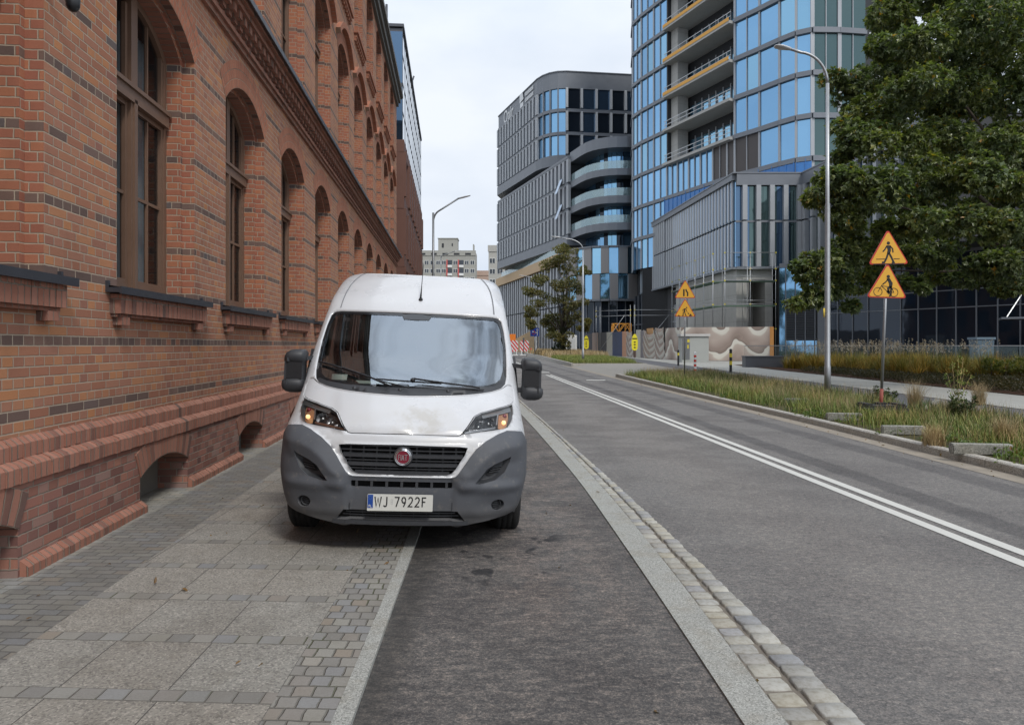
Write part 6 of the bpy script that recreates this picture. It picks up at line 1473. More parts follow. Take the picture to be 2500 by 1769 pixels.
G = clear(near_bed(g1b)); tag(blades('tall_verge_grass', G[: 12000], .50, .006, m_straw, .5), 'taller dry grass stalks standing over the verge', 'grass', kind='stuff')
G, _ = verge_pts(17000, 12, 36.2, .0, .85, patch=.35); G = clear(G)[::2]; tag(blades('lush_verge_grass', G, .38, .014, m_lime, .8), 'bright green arching grass at the far end of the near verge', 'grass', kind='stuff')
G, _ = verge_pts(5000, 10, 36, .55, 1.0, patch=.4); tag(blades('dark_weeds', G, .40, .03, m_weed, .5), 'dark leafy weeds along the back of the verge', 'weeds', kind='stuff')
G, _ = verge_pts(16000, 56, 76, .0, .9); tag(blades('island_grass', G, .40, .03, m_lime, .8), 'bright green grass on the farther traffic island', 'grass', kind='stuff')
G, _ = verge_pts(16000, 76, 118, .0, 1.0); tag(blades('island_dry_grass', G, .75, .05, m_straw, .6), 'dry tan grass on the far traffic island near the barriers', 'grass', kind='stuff')
# low broad-leaved weeds in patches, matted among the grass
for nm, mt, n_, pt, lb in (('clover_patches', leafmat('clover_leaves', [(0, (.05, .09, .025)), (.6, (.10, .16, .04)), (1, (.16, .20, .06))]), 420, .55, 'low green clover and weed patches matted among the verge grass'), ('dead_leaves', leafmat('dead_leaves', [(0, (.12, .07, .035)), (1, (.26, .17, .09))]), 240, .3, 'brown dead leaves caught in the verge grass')):
    Pp, ff = verge_pts(3000, 6, 36, .02, .98, patch=pt); Pp = Pp[rng.permutation(len(Pp))[:n_]]
    V, Fq = leaf_cloud([p + np.array([0, 0, .05]) for p in Pp], [(.30, .30, .10)] * len(Pp), [70 if nm[0] == 'c' else 10] * len(Pp), .055, lobes=2, tuft=3, droop=-.1); tag(fast(nm, V, Fq, mt), lb, 'weeds' if nm[0] == 'c' else 'dead leaves', kind='stuff')
LP_ = [np.array((random.uniform(-3.2, -.9), random.uniform(2.2, 9), SWZ + .012)) for _ in range(26)] + [np.array((random.uniform(-.6, 1.4), random.uniform(2.4, 14), .012)) for _ in range(16)] + [np.array((lerp(y_, KERB) - random.uniform(.02, .4), y_, .012)) for y_ in np.linspace(7, 30, 60)]
V, Fq = leaf_cloud(LP_, [(.02, .02, .004)] * len(LP_), [1] * len(LP_), .045, lobes=2, tuft=1, droop=0); tag(fast('fallen_leaves', V, Fq, bpy.data.materials['dead_leaves']), 'small dry leaves and litter scattered over the pavement and gutter', 'fallen leaves', kind='stuff')
# straw tussocks and weeds one can tell apart
def plant(name, label, cat, x, y, n, h, spread, mat, lean=.5, w=.006, group=None):
    a = rng.uniform(0, 2 * math.pi, n); r = spread * rng.random(n) ** .7; P = np.stack([r * np.cos(a), r * np.sin(a), np.zeros(n)], 1)
    o = blades(name, P, h, w, mat, lean); o.location = (x, y, hz(y)); tag(o, label, cat, group); return o
def G2(sx, sy, z=.12):
    Y = (EYE - z) * FP / (sy - HZ); return ((sx - 1250) / FP * Y, Y)
for i, (sx, sy, h, lb) in enumerate([(2280, 1085, .34, 'short pale straw tussock behind the long kerb block'), (2235, 1000, .75, 'tall dry tussock behind the rubber sign base'), (2450, 1080, .45, 'dry tussock at the right edge of the verge'), (2390, 985, .62, 'pale dry clump in the middle of the verge')]):
    x, y = G2(sx, sy); plant('straw_tussock', lb, 'grass clump', x, y, 420, h, .16, m_straw, .75, .007)
for i, (sx, sy, lb) in enumerate([(2335, 1010, 'tall branching yellow-green weed against the footway'), (2345, 1030, 'lower bushy dark weed beside the tall branching weed'), (2160, 985, 'dark leafy weed behind the rubber sign base')]):
    x, y = G2(sx, sy); e = thing('weed', lb, 'weed', (x, y, hz(y))); m = MB(); n = [7, 5, 5][i]; H = [1.35, .5, .45][i]
    pts = []
    for k in range(n):
        a = random.uniform(0, 6.28); s_ = random.uniform(.12, .30) * (1 if i == 0 else 1.2); hk = H * random.uniform(.55, 1); p = [(0, 0, 0), (math.cos(a) * s_ * .4, math.sin(a) * s_ * .4, hk * .5), (math.cos(a) * s_, math.sin(a) * s_, hk)]; m.tube(p, [.008, .005, .002], 5); pts.append(p)
    m.build('stem', m_straw if i == 0 else m_weed, e)
    cc = []; rr_ = []; ct = []
    for p in pts:
        for t in (.35, .55, .75, .95): q = Vector(p[0]).lerp(Vector(p[2]), t); cc.append(np.array(q)); rr_.append((.06, .06, .07)); ct.append(22 if i == 0 else 45)
    V, Fq = leaf_cloud(cc, rr_, ct, .045 if i == 0 else .06, lobes=2, tuft=3, droop=-.2); fast('foliage', V, Fq, m_lime if i == 0 else m_weed, e)
# planting bed: golden ornamental grass with plumes, low dark ground cover
def bed_pts(n, f0, f1, y0, y1):
    Y = rng.uniform(y0, y1, n); X = np.array([rng.uniform(f0(y), f1(y)) for y in Y]); return np.stack([X, Y, np.array([hz(y) for y in Y])], 1)
bx0 = lambda Y: np.interp(Y, [24, 34, 48], [21.5, 17.6, 17.0]); bx1 = lambda Y: np.interp(Y, [24, 34, 48], [25, 25.5, 25])
def tussocks(name, n, per, f0, f1, y0, y1, h, w, mat, spread, lean, label, cat):
    """arching clumps: every blade leaves its clump's centre outwards"""
    C0 = bed_pts(n, f0, f1, y0, y1); V = []; F = []; k = 0; seg = 3
    a = rng.uniform(0, 2 * math.pi, (n, per)); r = rng.random((n, per)) ** .5; hk = (h * rng.uniform(.7, 1.25, n))[:, None] * (1.05 - .45 * r) * rng.uniform(.8, 1.15, (n, per))
    d = np.stack([np.cos(a), np.sin(a), 0 * a], -1).reshape(-1, 3); s = np.stack([-np.sin(a), np.cos(a), 0 * a], -1).reshape(-1, 3); P = np.repeat(C0, per, 0) + d * (r.reshape(-1, 1) * spread * .35); hk = hk.reshape(-1); ln = (r.reshape(-1) * .75 + .12) * lean * hk
    N = len(P); VV = np.zeros((N, 2 * seg + 1, 3))
    for q_ in range(seg + 1):
        t = q_ / seg; c = P + d * (ln * t * t)[:, None]; c[:, 2] += hk * (t - .30 * t * t * (ln / hk)); ww = w * (1 - t) ** .7
        if q_ < seg: VV[:, 2 * q_] = c - s * ww / 2; VV[:, 2 * q_ + 1] = c + s * ww / 2
        else: VV[:, 2 * seg] = c
    idx = np.arange(N)[:, None] * (2 * seg + 1)
    for q_ in range(seg):
        if q_ < seg - 1: F += [np.concatenate([idx + 2 * q_, idx + 2 * q_ + 1, idx + 2 * q_ + 3], 1), np.concatenate([idx + 2 * q_, idx + 2 * q_ + 3, idx + 2 * q_ + 2], 1)]
        else: F.append(np.concatenate([idx + 2 * q_, idx + 2 * q_ + 1, idx + 2 * q_ + 2], 1))
    tag(fast(name, VV.reshape(-1, 3), np.concatenate(F), mat), label, cat, kind='stuff'); return C0
tussocks('golden_grass', 340, 70, bx0, bx1, 30, 46, 1.15, .022, m_gold, .5, .8, 'knee-high golden ornamental grass in the bed behind the footway', 'ornamental grass')
tussocks('yellow_green_grass', 260, 70, lambda y: bx0(y) + .6, bx1, 29, 47, 1.2, .022, m_goldg, .5, .8, 'yellow-green ornamental grass growing through the golden bed', 'ornamental grass')
P = bed_pts(420, lambda y: bx0(y) + .3, lambda y: bx0(y) + 6.5, 34, 46.5); o = blades('grass_plume', P, 1.65, .010, m_straw, .22); tag(o, 'thin plume stalks rising from the golden grass bed', 'grass plumes', kind='stuff')
cc = [p + np.array([rng.uniform(-.15, .15), 0, rng.uniform(1.15, 1.65)]) for p in P[:330]]; V, Fq = leaf_cloud(cc, [(.03, .03, .20)] * len(cc), [26] * len(cc), .055, lobes=2, tuft=3, droop=-1.2); o = fast('seed_heads', V, Fq, m_plume); tag(o, 'pale feathery seed heads above the golden grass', 'grass plumes', kind='stuff')
cc = []; rr_ = []
for k in range(900):
    Y = random.uniform(20, 40); x0 = lerp(Y, WK1) + .5; X = random.uniform(x0, x0 + 5.5); cc.append(np.array((X, Y, hz(Y) + .12))); rr_.append((.32, .32, .22))
V, Fq = leaf_cloud(cc, rr_, [110] * len(cc), .055, lobes=2, tuft=3, droop=-.1); o = fast('ground_cover', V, Fq, m_shrub); tag(o, 'low dark ground cover shrubs along the footway edge', 'ground cover', kind='stuff')
for (sx, sy, r, lb) in [(2420, 895, .35, 'left shrub of the three light-leaved shrubs by the pavilion door'), (2455, 900, .38, 'middle shrub of the three light-leaved shrubs by the pavilion door'), (2492, 897, .40, 'right shrub of the three light-leaved shrubs by the pavilion door')]:
    c = px(sx, sy, 30); V, Fq = leaf_cloud([np.array((0, 0, .1))], [(r, r, r * .7)], [420], .10, lobes=2, tuft=3, droop=0); e = thing('shrub', lb, 'shrub', (c[0], 30, c[2])); fast('foliage', V, Fq, leafmat('light_shrub_leaves', [(0, (.05, .07, .02)), (1, (.14, .16, .04))]) if sx == 2420 else bpy.data.materials['light_shrub_leaves'], e); m = MB(); m.tube([(0, 0, .1), (0.03, 0, -(c[2] - hz(30)))], .02, 6); m.build('stem', m_bark, e)
# ---------------------------------------------------------------- street lamps
def lamp(name, label, x, y, z, H, ang, arm, side_style=0, r=.09, pole_mat=None):
    e = thing(name, label, 'street lamp', (x, y, z), 0, 'street lamps'); c, s = math.cos(ang), math.sin(ang); m = MB()
    m.tube([(0, 0, 0), (0, 0, .9), (0, 0, .92), (0, 0, H * .55), (0, 0, H * .56), (0, 0, H - 1.0)], [r, r, r * .88, r * .80, r * .62, r * .55], 20)
    m.build('pole', pole_mat or m_galv, e); a = MB()
    if side_style == 0: pts = [(0, 0, H - 1.0)] + [((1 - math.cos(t)) * arm * .55 * c, (1 - math.cos(t)) * arm * .55 * s, H - 1.0 + math.sin(t) * .92) for t in np.linspace(.2, 1.5, 9)] + [(arm * .72 * c, arm * .72 * s, H + .02)]; hd = ((arm * .70, H + .02), (arm + .02, H + .10))
    else: pts = [(0, 0, H - 1.6)] + [((1 - math.cos(t)) * .5 * c, (1 - math.cos(t)) * .5 * s, H - 1.6 + math.sin(t) * .75) for t in np.linspace(.2, 1.15, 7)] + [(arm * .75 * c, arm * .75 * s, H - .15)]; hd = ((arm * .72, H - .17), (arm + .2, H + .02))
    a.tube(pts, r * .45, 10); a.build('arm', pole_mat or m_galv, e)
    hm = MB(); (u0, z0), (u1, z1) = hd
    def P(u, v, w): return (u * c - v * s, u * s + v * c, w)
    sec = [(0, .05, .05), (.25, .10, .055), (.55, .15, .05), (.9, .13, .035), (1, .07, .015)]; vs = []
    for t, hw, ht in sec:
        u = u0 + (u1 - u0) * t; zc = z0 + (z1 - z0) * t
        for k in range(10): an_ = 2 * math.pi * k / 10; vs.append(P(u, hw * math.cos(an_), zc + ht * math.sin(an_)))
    n = len(sec); hm.smooth = True; hm.mesh(vs, [(i * 10 + k, i * 10 + (k + 1) % 10, (i + 1) * 10 + (k + 1) % 10, (i + 1) * 10 + k) for i in range(n - 1) for k in range(10)] + [tuple(range(9, -1, -1)), tuple(range((n - 1) * 10, n * 10))]); hm.build('lamp_head', m_finl, e)
    return e
e = lamp('street_lamp', 'tall grey street lamp with curved arm standing in the near verge', 9.32, 21, .13, 10.25, math.pi, 1.55)
b = MB(); b.tube([(-.105, 0, 2.35), (-.105, 0, 2.62)], .022, 8); b.build('sticker', simple('yellow_sticker', (.70, .50, .04), .6), e)
lamp('street_lamp', 'street lamp on the farther grass island in front of the grey offices', 5.77, 57.8, .2, 10.2, math.pi, 2.6, r=.10)
lamp('street_lamp', 'thin distant lamp post behind the olive brown street tree', 3.4, 100, .4, 11.0, math.pi, 2.4, r=.11)
lamp('street_lamp', 'street lamp rising above the van roof with its arm to the right', -4.65, 42, .03, 10.45, 0, 2.0, 1, r=.11, pole_mat=m_grey)
lamp('street_lamp', 'small far street lamp in front of the apartment block', -13, 130, 0, 19.0, 0, 3.4, 1, r=.16, pole_mat=m_grey)
# ---------------------------------------------------------------- warning signs
m_yel = simple('sign_yellow', (.72, .38, .035), .45, var=.08, sc=3); m_rd = simple('sign_red', (.52, .035, .018), .45, var=.1); m_sgb = simple('sign_black', (.010, .010, .010), .5)
def tri(r, rc=.10, n=5):
    P = [(0, r * 2 / 3), (-r / math.sqrt(3), -r / 3), (r / math.sqrt(3), -r / 3)]; return rounded(P, rc, n)
def disc(cx, cz, r, n=18): return [(cx + r * math.cos(2 * math.pi * k / n), cz + r * math.sin(2 * math.pi * k / n)) for k in range(n)]
def ringp(mb, cx, cz, r, w, f):
    P = disc(cx, cz, r, 26); P.append(P[0]); ribbon(mb, P, w, f)
def pict(mb, kind, f):
    mb.m = 2; pol = lambda *p: mb.poly(list(p), (), f); L = lambda p, w: ribbon(mb, p, w, f)
    if kind == 'walk':
        pol(*disc(0.0, .215, .037)); pol((-.045, .165), (.045, .165), (.055, .04), (.03, -.03), (-.035, -.03), (-.02, .06))
        L([(-.035, .15), (-.085, .07), (-.13, .02)], .030); L([(.035, .15), (.095, .085), (.10, .0)], .030); L([(-.01, -.01), (-.045, -.12), (-.10, -.22), (-.155, -.222)], .042); L([(.01, -.01), (.06, -.10), (.115, -.225), (.07, -.235)], .042)
        L([(-.285, -.145), (-.085, -.145)], .016); L([(.115, -.145), (.25, -.145)], .016); L([(-.35, -.262), (.35, -.262)], .018)
    if kind == 'bike':
        ringp(mb, -.205, -.135, .095, .014, f); ringp(mb, .155, -.140, .095, .014, f); L([(-.205, -.135), (-.115, .03), (-.075, .045)], .014); L([(-.13, .0), (.02, -.13), (.155, -.14), (.10, -.02)], .014); L([(-.13, .0), (.09, -.02)], .014); L([(.02, -.13), (.09, .0)], .014); pol(*disc(.02, -.13, .03, 10))
        pol(*disc(.02, .215, .038)); pol((-.02, .17), (.055, .18), (.125, .07), (.115, -.02), (.045, -.01), (.04, .06)); L([(.015, .16), (-.035, .09), (-.10, .04)], .026); L([(.10, -.01), (.02, -.05), (.045, -.18)], .040); L([(.09, .0), (.095, -.12), (.09, -.21), (.05, -.222)], .038)
    if kind == 'road':
        L([(-.06, .12), (-.06, -.19)], .065) ; L([(.03, .12), (.04, .06), (.105, -.04), (.105, -.19)], .060)
    if kind == 'dig':
        pol(*disc(.06, .12, .030)); pol((.04, .085), (-.02, .095), (-.07, .05), (-.05, -.03), (.005, -.02), (.0, .03)); L([(-.04, .07), (-.105, .02), (-.085, -.03)], .022); L([(.02, .07), (.06, .01), (.045, -.02)], .024); L([(.045, .06), (.075, -.04), (.15, -.12)], .014)
        L([(-.035, -.02), (-.085, -.12), (-.085, -.215), (-.125, -.225)], .036); L([(-.02, -.02), (-.01, -.12), (.03, -.21), (.06, -.225)], .036); pol((.13, -.115), (.19, -.12), (.165, -.165), (.115, -.15)); pol((.16, -.235), (.235, -.135), (.31, -.235)); pol((-.33, -.24), (-.28, -.19), (-.22, -.24))
def signpost(label, x, y, z, yaw, tilt, kinds, zc, H, base, roll=(0, 0)):
    e = thing('warning_sign', label, 'warning sign'); e.matrix_world = Matrix.Translation((x, y, z)) @ Matrix.Rotation(yaw, 4, 'Z') @ Matrix.Rotation(tilt, 4, 'Y')
    p = MB(); p.tube([(0, 0, 0), (0, 0, H)], .030 if not base else .032, 12); p.build('post', m_galv, e)
    if base:
        s = MB(); s.tube([(0, 0, .0), (0, 0, .52)], .040, 12); s.build('red_sleeve', simple('faded_red_sleeve', (.25, .055, .035), .6), e)
    for k, kd in enumerate(kinds):
        Mx = Matrix.Translation((.0 if k == 0 else -.0, -.045, zc[k])) @ Matrix.Rotation(roll[k], 4, 'Y'); f = lambda o: (lambda a, c: tuple(Mx @ Vector((a, -o, c))))
        m = MB(); r_ = .80; m.m = 1; m.prism(tri(r_), f(.0), f(-.02)); m.m = 0; m.poly(tri(r_ - .062 * 1.15, .085), (), f(.004)); pict(m, kd, f(.007)); m.m = 3; m.prism(tri(r_ * .99), f(-.0202), f(-.024)); m.m = 3; m.bar(Mx @ Vector((-.05, .03, .1)), Mx @ Vector((.05, .03, .1)), .03); m.bar(Mx @ Vector((-.05, .03, -.15)), Mx @ Vector((.05, .03, -.15)), .03)
        m.build('sign_plate', [m_yel, m_rd, m_sgb, m_grey], e)
    return e
sx_, sy_ = G2(2143, 1006); e = signpost('leaning post with walking-person and cyclist warning triangles on a black rubber base', 8.40, 16.2, .14, R(0), R(2.4), ('walk', 'bike'), (3.62, 2.86), 3.85, True, (R(-3.4), R(-.6)))
s = thing('sign_base', 'worn black recycled-rubber base holding up the leaning warning sign', 'sign base', (8.38, 16.15, .12), R(-6)); m = MB()
for k, (w, d_, z0, z1) in enumerate(((.50, .34, 0, .13), (.45, .29, .13, .19))): m.prism(rounded([(-w, -d_), (w, -d_), (w, d_), (-w, d_)], .10), (lambda zz: (lambda a, b: (a + .02 * math.sin(b * 20), b, zz + .02 * math.sin(a * 7))))(z1), (lambda zz: (lambda a, b: (a, b, zz)))(z0))
m.box(-.10, .10, -.10, .10, .18, .24); [m.box(a, a + .14, -.27, .27, .185, .225) for a in (-.42, .27)]
m.build('rubber_block', simple('dusty_black_rubber', (.028, .027, .026), .9, var=.35, sc=9, bump=.6), s)
signpost('post with narrowing-road and digging-worker warning triangles on the far part of the verge', 7.52, 31, .14, R(0), R(.3), ('road', 'dig'), (3.84, 3.03), 4.15, False, (R(0), R(0)))
# far blue info sign
b = thing('info_sign', 'square blue information sign on a post near the far tree', 'road sign', (3.1, 97, .4)); m = MB(); m.tube([(0, 0, 0), (0, 0, 3.6)], .06, 8); m.build('post', m_galv, b); m = MB(); m.m = 0; m.box(-.6, .6, -.12, -.08, 2.5, 3.65); m.m = 1
pf2 = lambda x, z: (x, -.13, z); ribbon(m, [(-.35, 3.15), (.0, 3.05), (.3, 3.0)], .12, pf2); ribbon(m, [(.35, 2.6), (.35, 3.5)], .10, pf2); ribbon(m, [(.2, 3.35), (.5, 3.35)], .1, pf2); m.m = 2; ribbon(m, [(-.1, 3.3), (.1, 2.85)], .12, pf2); ribbon(m, [(-.35, 2.9), (-.05, 2.75)], .1, pf2); m.build('sign_plate', [simple('sign_blue', (.015, .06, .36), .4), m_white, m_rd], b)
for dx in (-.9, 1.2):
    p = thing('post', 'short dark post beside the blue information sign', 'post', (3.1 + dx - (.6 if dx < 0 else 0), 98, .4), 0, 'short posts by the information sign'); m = MB(); m.tube([(0, 0, 0), (0, 0, 2.2)], .05, 8); m.box(-.12, .12, -.05, .05, 1.6, 2.3); m.build('post_shaft', m_grey, p)
# red and white barriers, cone, orange sign
m_rw = T('red_white_stripes')
def _rw():
    t = m_rw; x, y, z = t.xyz(t.co()); k = t.fr(t.mul(t.add(t.mul(x, 1.0), t.mul(z, .8)), 1.9)); return t.pbr(t.mix(t.gt(k, .5), (.62, .60, .58), (.55, .03, .03)), .5)
_rw(); m_rw = m_rw.m
for k, (x, nm) in enumerate(((.25, 'left'), (1.95, 'right'))):
    e = thing('barrier', nm + ' one of the two red and white striped barrier boards far down the road', 'barrier', (x, 112, .1)); m = MB(); m.prism(rounded([(-.72, .55), (.72, .55), (.72, 2.35), (-.72, 2.35)], .5, 6), lambda a, z: (a, -.05, z), lambda a, z: (a, .05, z)); m.build('board', m_rw, e)
    m = MB(); m.box(-.5, -.4, -.3, .3, 0, .7); m.box(.4, .5, -.3, .3, 0, .7); m.box(-.75, .75, -.35, .35, 0, .12); m.build('foot', m_white, e)
e = thing('traffic_cone', 'small red traffic cone beside the striped barriers', 'traffic cone', (2.9, 108, .2)); m = MB(); m.lathe((0, 0, 0), [(.3, 0), (.3, .06), (.2, .08), (.06, 1.05), (0, 1.06)], 16); m.build('cone_body', simple('cone_red', (.55, .05, .02), .5), e); m = MB(); m.box(-.36, .36, -.36, .36, 0, .05); m.build('cone_foot', m_black, e)
e = thing('orange_sign', 'orange board sign partly hidden behind the van by the barriers', 'sign', (.1, 116, .1)); m = MB(); m.tube([(0, 0, 0), (0, 0, 3.4)], .05, 8); m.build('post', m_galv, e); m = MB(); m.box(-.5, .5, -.1, -.05, 2.2, 3.4); m.build('sign_plate', simple('orange_plate', (.75, .20, .02), .5), e)
# kerb blocks left lying on the verge
m_kb = mk_granite('weathered_kerb_block', (.27, .265, .235), 60, .5)
for k, (sx, sy, L_, rz_, lb, tl) in enumerate([(1945, 985, .62, -8, 'farthest grey kerb block lying in the verge grass, partly overgrown', 0), (2060, 1024, .68, -10, 'grey kerb block in the verge grass left of the rubber sign base', 0), (2205, 1058, .70, -10, 'grey kerb block just right of and below the rubber sign base', 0), (2395, 1106, .80, -9, 'nearest and biggest grey kerb block at the right end of the verge', 0), (2275, 1008, .75, 38, 'kerb block tilted up in the grass behind the straw tussock', 14), (1890, 965, .5, -8, 'small half-buried kerb block near the lamp post', 0)]):
    x, y = G2(sx, sy); e = bpy.data.objects.new('kerb_block', bpy.data.meshes.new('kerb_block')); bm = bmesh.new(); bmesh.ops.create_cube(bm, size=1); bmesh.ops.scale(bm, vec=(L_, .14, .15), verts=bm.verts); bmesh.ops.bevel(bm, geom=bm.edges[:], offset=.014, segments=2, affect='EDGES')
    bmesh.ops.subdivide_edges(bm, edges=bm.edges[:], cuts=1)
    for v in bm.verts: v.co += Vector((random.uniform(-.004, .004), random.uniform(-.003, .003), random.uniform(-.003, .003)))
    bm.to_mesh(e.data); bm.free(); e.data.materials.append(m_kb); COL.objects.link(e); e.location = (x, y, .12 + (.06 if tl == 0 else .14)); e.rotation_euler = (R(3), R(-tl), R(rz_)); tag(e, lb, 'kerb block', 'loose kerb blocks on the verge')
# bollards
def bollard(label, x, y, H, cols, r=.05):
    e = thing('bollard', label, 'bollard', (x, y, hz(y))); a = MB(); n = len(cols); mats = []
    for c in cols:
        if c not in mats: mats.append(c)
    for i, c in enumerate(cols): a.m = mats.index(c); a.lathe((0, 0, 0), [(r, H * i / n), (r, H * (i + 1) / n)], 14)
    a.m = mats.index(cols[-1]); a.lathe((0, 0, 0), [(r, H), (r * .8, H + .03), (0, H + .04)], 14); a.build('post', mats, e); b = MB(); b.box(-.09, .09, -.09, .09, 0, .02); b.build('foot_plate', m_grey, e)
m_wht = m_white; m_yl = simple('yellow_band', (.62, .50, .04), .6)
x, y = G2(1697, 905, .2); bollard('short red and white banded bollard by the cabinet', x, y, 1.05, [m_rd, m_wht] * 4, .075)
x, y = G2(1656, 892, .25); bollard('black bollard left of the narrowing-road sign', x, y, 1.1, [m_black, m_black, m_black, m_black, m_yl, m_black], .07)
x, y = G2(1784, 908, .2); bollard('black bollard with yellow bands right of the cabinet', x, y, 1.25, [m_black, m_black, m_yl, m_black, m_yl, m_black], .075)
# cabinet
e = thing('utility_cabinet', 'pale grey flat-roofed electrical cabinet in front of the printed hoarding', 'cabinet', (14.95, 58, .25)); m = MB(); m.box(-1.1, 1.1, 0, 1.2, 0, 2.15); m.build('body', simple('cabinet_grey', (.36, .37, .35), .6, var=.08, sc=2, bump=.1), e)
m = MB(); m.box(-1.2, 1.2, -.12, 1.32, 2.15, 2.34); m.build('roof', simple('cabinet_roof', (.50, .49, .47), .7), e); m = MB(); m.box(-1.06, -.46, -.03, 0, .25, 2.1); m.build('door', m_grey, e); m = MB(); m.box(-.66, -.48, -.045, -.03, 1.65, 1.9); m.box(-.66, -.55, -.045, -.03, 1.15, 1.45); m.build('warning_sticker', m_yl, e)
# planter
e = thing('planter', 'long black rectangular planter in front of the hoarding end', 'planter', (16.5, 46.5, .21), R(-4)); m = MB(); m.box(-1.2, 1.25, 0, .9, 0, .72); m.box(-1.24, 1.29, -.04, .94, .68, .75); m.build('box', m_anth, e)
# waste bin
c = px(2396, 866, 48); e = thing('waste_bin', 'blue-grey wheeled waste bin behind the glass fence', 'bin', (c[0], 48, .3)); m = MB(); m.mesh([(-.5, -.4, 0), (.5, -.4, 0), (.5, .4, 0), (-.5, .4, 0), (-.58, -.45, 1.75), (.58, -.45, 1.75), (.58, .45, 1.75), (-.58, .45, 1.75)], [(0, 1, 5, 4), (1, 2, 6, 5), (2, 3, 7, 6), (3, 0, 4, 7), (4, 5, 6, 7)]); m.build('body', simple('bin_blue_grey', (.10, .15, .19), .5), e); m = MB(); m.box(-.64, .64, -.5, .5, 1.75, 1.9); m.build('lid', simple('bin_lid', (.14, .20, .25), .5), e)
# glass fence
e = thing('glass_fence', 'low frameless glass fence with a thin top rail behind the golden grass', 'fence', (24, 45, .2)); q = Seg((-8.2 + 0, 3.5), (12.8, -6.5)); g = MB(); r_ = MB(); n = 12; b_ = q.L / n
for i in range(n): q.box(g, i * b_ + .02, (i + 1) * b_ - .02, .05, 1.40, -.01, .01)
q.box(r_, 0, q.L, 1.41, 1.46, -.03, .03)
for i in range(n + 1): q.box(r_, i * b_ - .03, i * b_ + .03, 0, .35, -.05, .05)
g.build('glass_panel', m_fence, e); r_.build('rail', m_galv, e)
# ---------------------------------------------------------------- hoarding
def mk_waves(name='printed_waves'):
    t = T(name); u, z, _ = t.xyz(t.co('UV')); n = t.noise(t.vec(t.mul(u, .32), t.mul(z, .55), 1.0), 1.0, 1, .4, 1.6); a = t.math('SINE', t.add(t.mul(u, 1.9), t.mul(n, 3.0))); h = t.add(t.mul(z, .42), t.mul(a, .30)); h = t.add(h, t.mul(n, .30))
    c = t.ramp(t.fr(t.mul(h, 1.15)), [(0, (.27, .21, .18)), (.25, (.36, .29, .25)), (.52, (.44, .37, .32)), (.60, (.60, .57, .50)), (.78, (.62, .59, .53)), (.80, (.20, .155, .13)), (1, (.30, .235, .20))]); return t.pbr(c, .7, spec=.3)
m_wave = mk_waves()
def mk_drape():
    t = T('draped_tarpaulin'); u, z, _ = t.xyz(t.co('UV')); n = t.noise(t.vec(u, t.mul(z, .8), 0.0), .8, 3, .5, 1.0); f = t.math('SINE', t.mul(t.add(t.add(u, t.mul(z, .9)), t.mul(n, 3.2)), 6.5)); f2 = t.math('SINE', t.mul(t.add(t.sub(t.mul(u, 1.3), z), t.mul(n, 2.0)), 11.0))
    ph = t.sub(z, t.mul(t.math('POWER', t.math('ABSOLUTE', t.sub(u, .55)), 2.0), 1.4)); st = t.step(t.math('SINE', t.add(t.mul(ph, 24.0), t.mul(n, 2.2))), -.5, .7); c = t.mix(st, (.30, .24, .205), (.50, .47, .42)); return t.pbr(c, .8, 0, t.bump(t.noise(t.vec(u, z, 1.0), 2.5, 3), .4, .05), .3)  # brown and cream print bands follow the folds, painting in their shading
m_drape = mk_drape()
HP = [(9.0, 100), (10.6, 94), (13.2, 81), (14.75, 68.5), (15.25, 64.5), (22.9, 62.2)]; hs = segs(HP)
def hpanel(label, q, u0, u1, h, mat, z0=None, o=.0, name='hoarding_panel'):
    zb = hz(q(u0, 0)[1]) - .0; zt = zb + h; m = MB(); A = [q(u, z, w) for w in (o, o - .06) for (u, z) in ((u0, zb), (u1, zb), (u1, zt), (u0, zt))]
    m.face(A[:4], [(u0, 0), (u1, 0), (u1, h), (u0, h)]); m.mesh(A, [(5, 4, 7, 6), (3, 2, 6, 7), (0, 3, 7, 4), (2, 1, 5, 6)]); ob = m.build(name, mat); tag(ob, label, 'hoarding'); return ob
q = hs[4]; hpanel('wide hoarding panel printed with beige and cream waves, right of the cabinet', q, .1, q.L - .35, 3.0, m_wave)
hpanel('orange-brown end post of the printed hoarding', q, q.L - .33, q.L, 3.0, simple('orange_board', (.48, .22, .06), .7))
q = hs[3]; hpanel('narrow wave-printed hoarding panel hidden behind the cabinet', q, .0, q.L, 3.0, m_wave)
q = hs[2]; L_ = q.L
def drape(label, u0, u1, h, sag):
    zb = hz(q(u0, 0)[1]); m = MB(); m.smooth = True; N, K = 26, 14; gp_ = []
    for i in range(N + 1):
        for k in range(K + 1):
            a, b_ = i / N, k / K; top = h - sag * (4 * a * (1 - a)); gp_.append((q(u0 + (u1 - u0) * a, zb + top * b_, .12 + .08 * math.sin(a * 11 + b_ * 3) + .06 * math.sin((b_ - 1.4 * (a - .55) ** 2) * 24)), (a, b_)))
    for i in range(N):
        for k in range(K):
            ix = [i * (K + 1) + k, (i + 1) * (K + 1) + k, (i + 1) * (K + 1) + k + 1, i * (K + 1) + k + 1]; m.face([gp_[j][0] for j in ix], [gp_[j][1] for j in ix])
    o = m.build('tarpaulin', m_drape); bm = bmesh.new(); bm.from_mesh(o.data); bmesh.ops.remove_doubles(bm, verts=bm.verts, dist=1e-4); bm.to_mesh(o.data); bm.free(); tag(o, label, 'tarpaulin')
m_cream = simple('cream_board', (.46, .44, .38), .75, var=.1, sc=1); m_dkb = simple('charcoal_board', (.075, .075, .085), .7, var=.3, sc=1.5); m_orb = simple('salmon_board', (.50, .27, .17), .7); m_brb = simple('brown_board', (.20, .12, .09), .7)
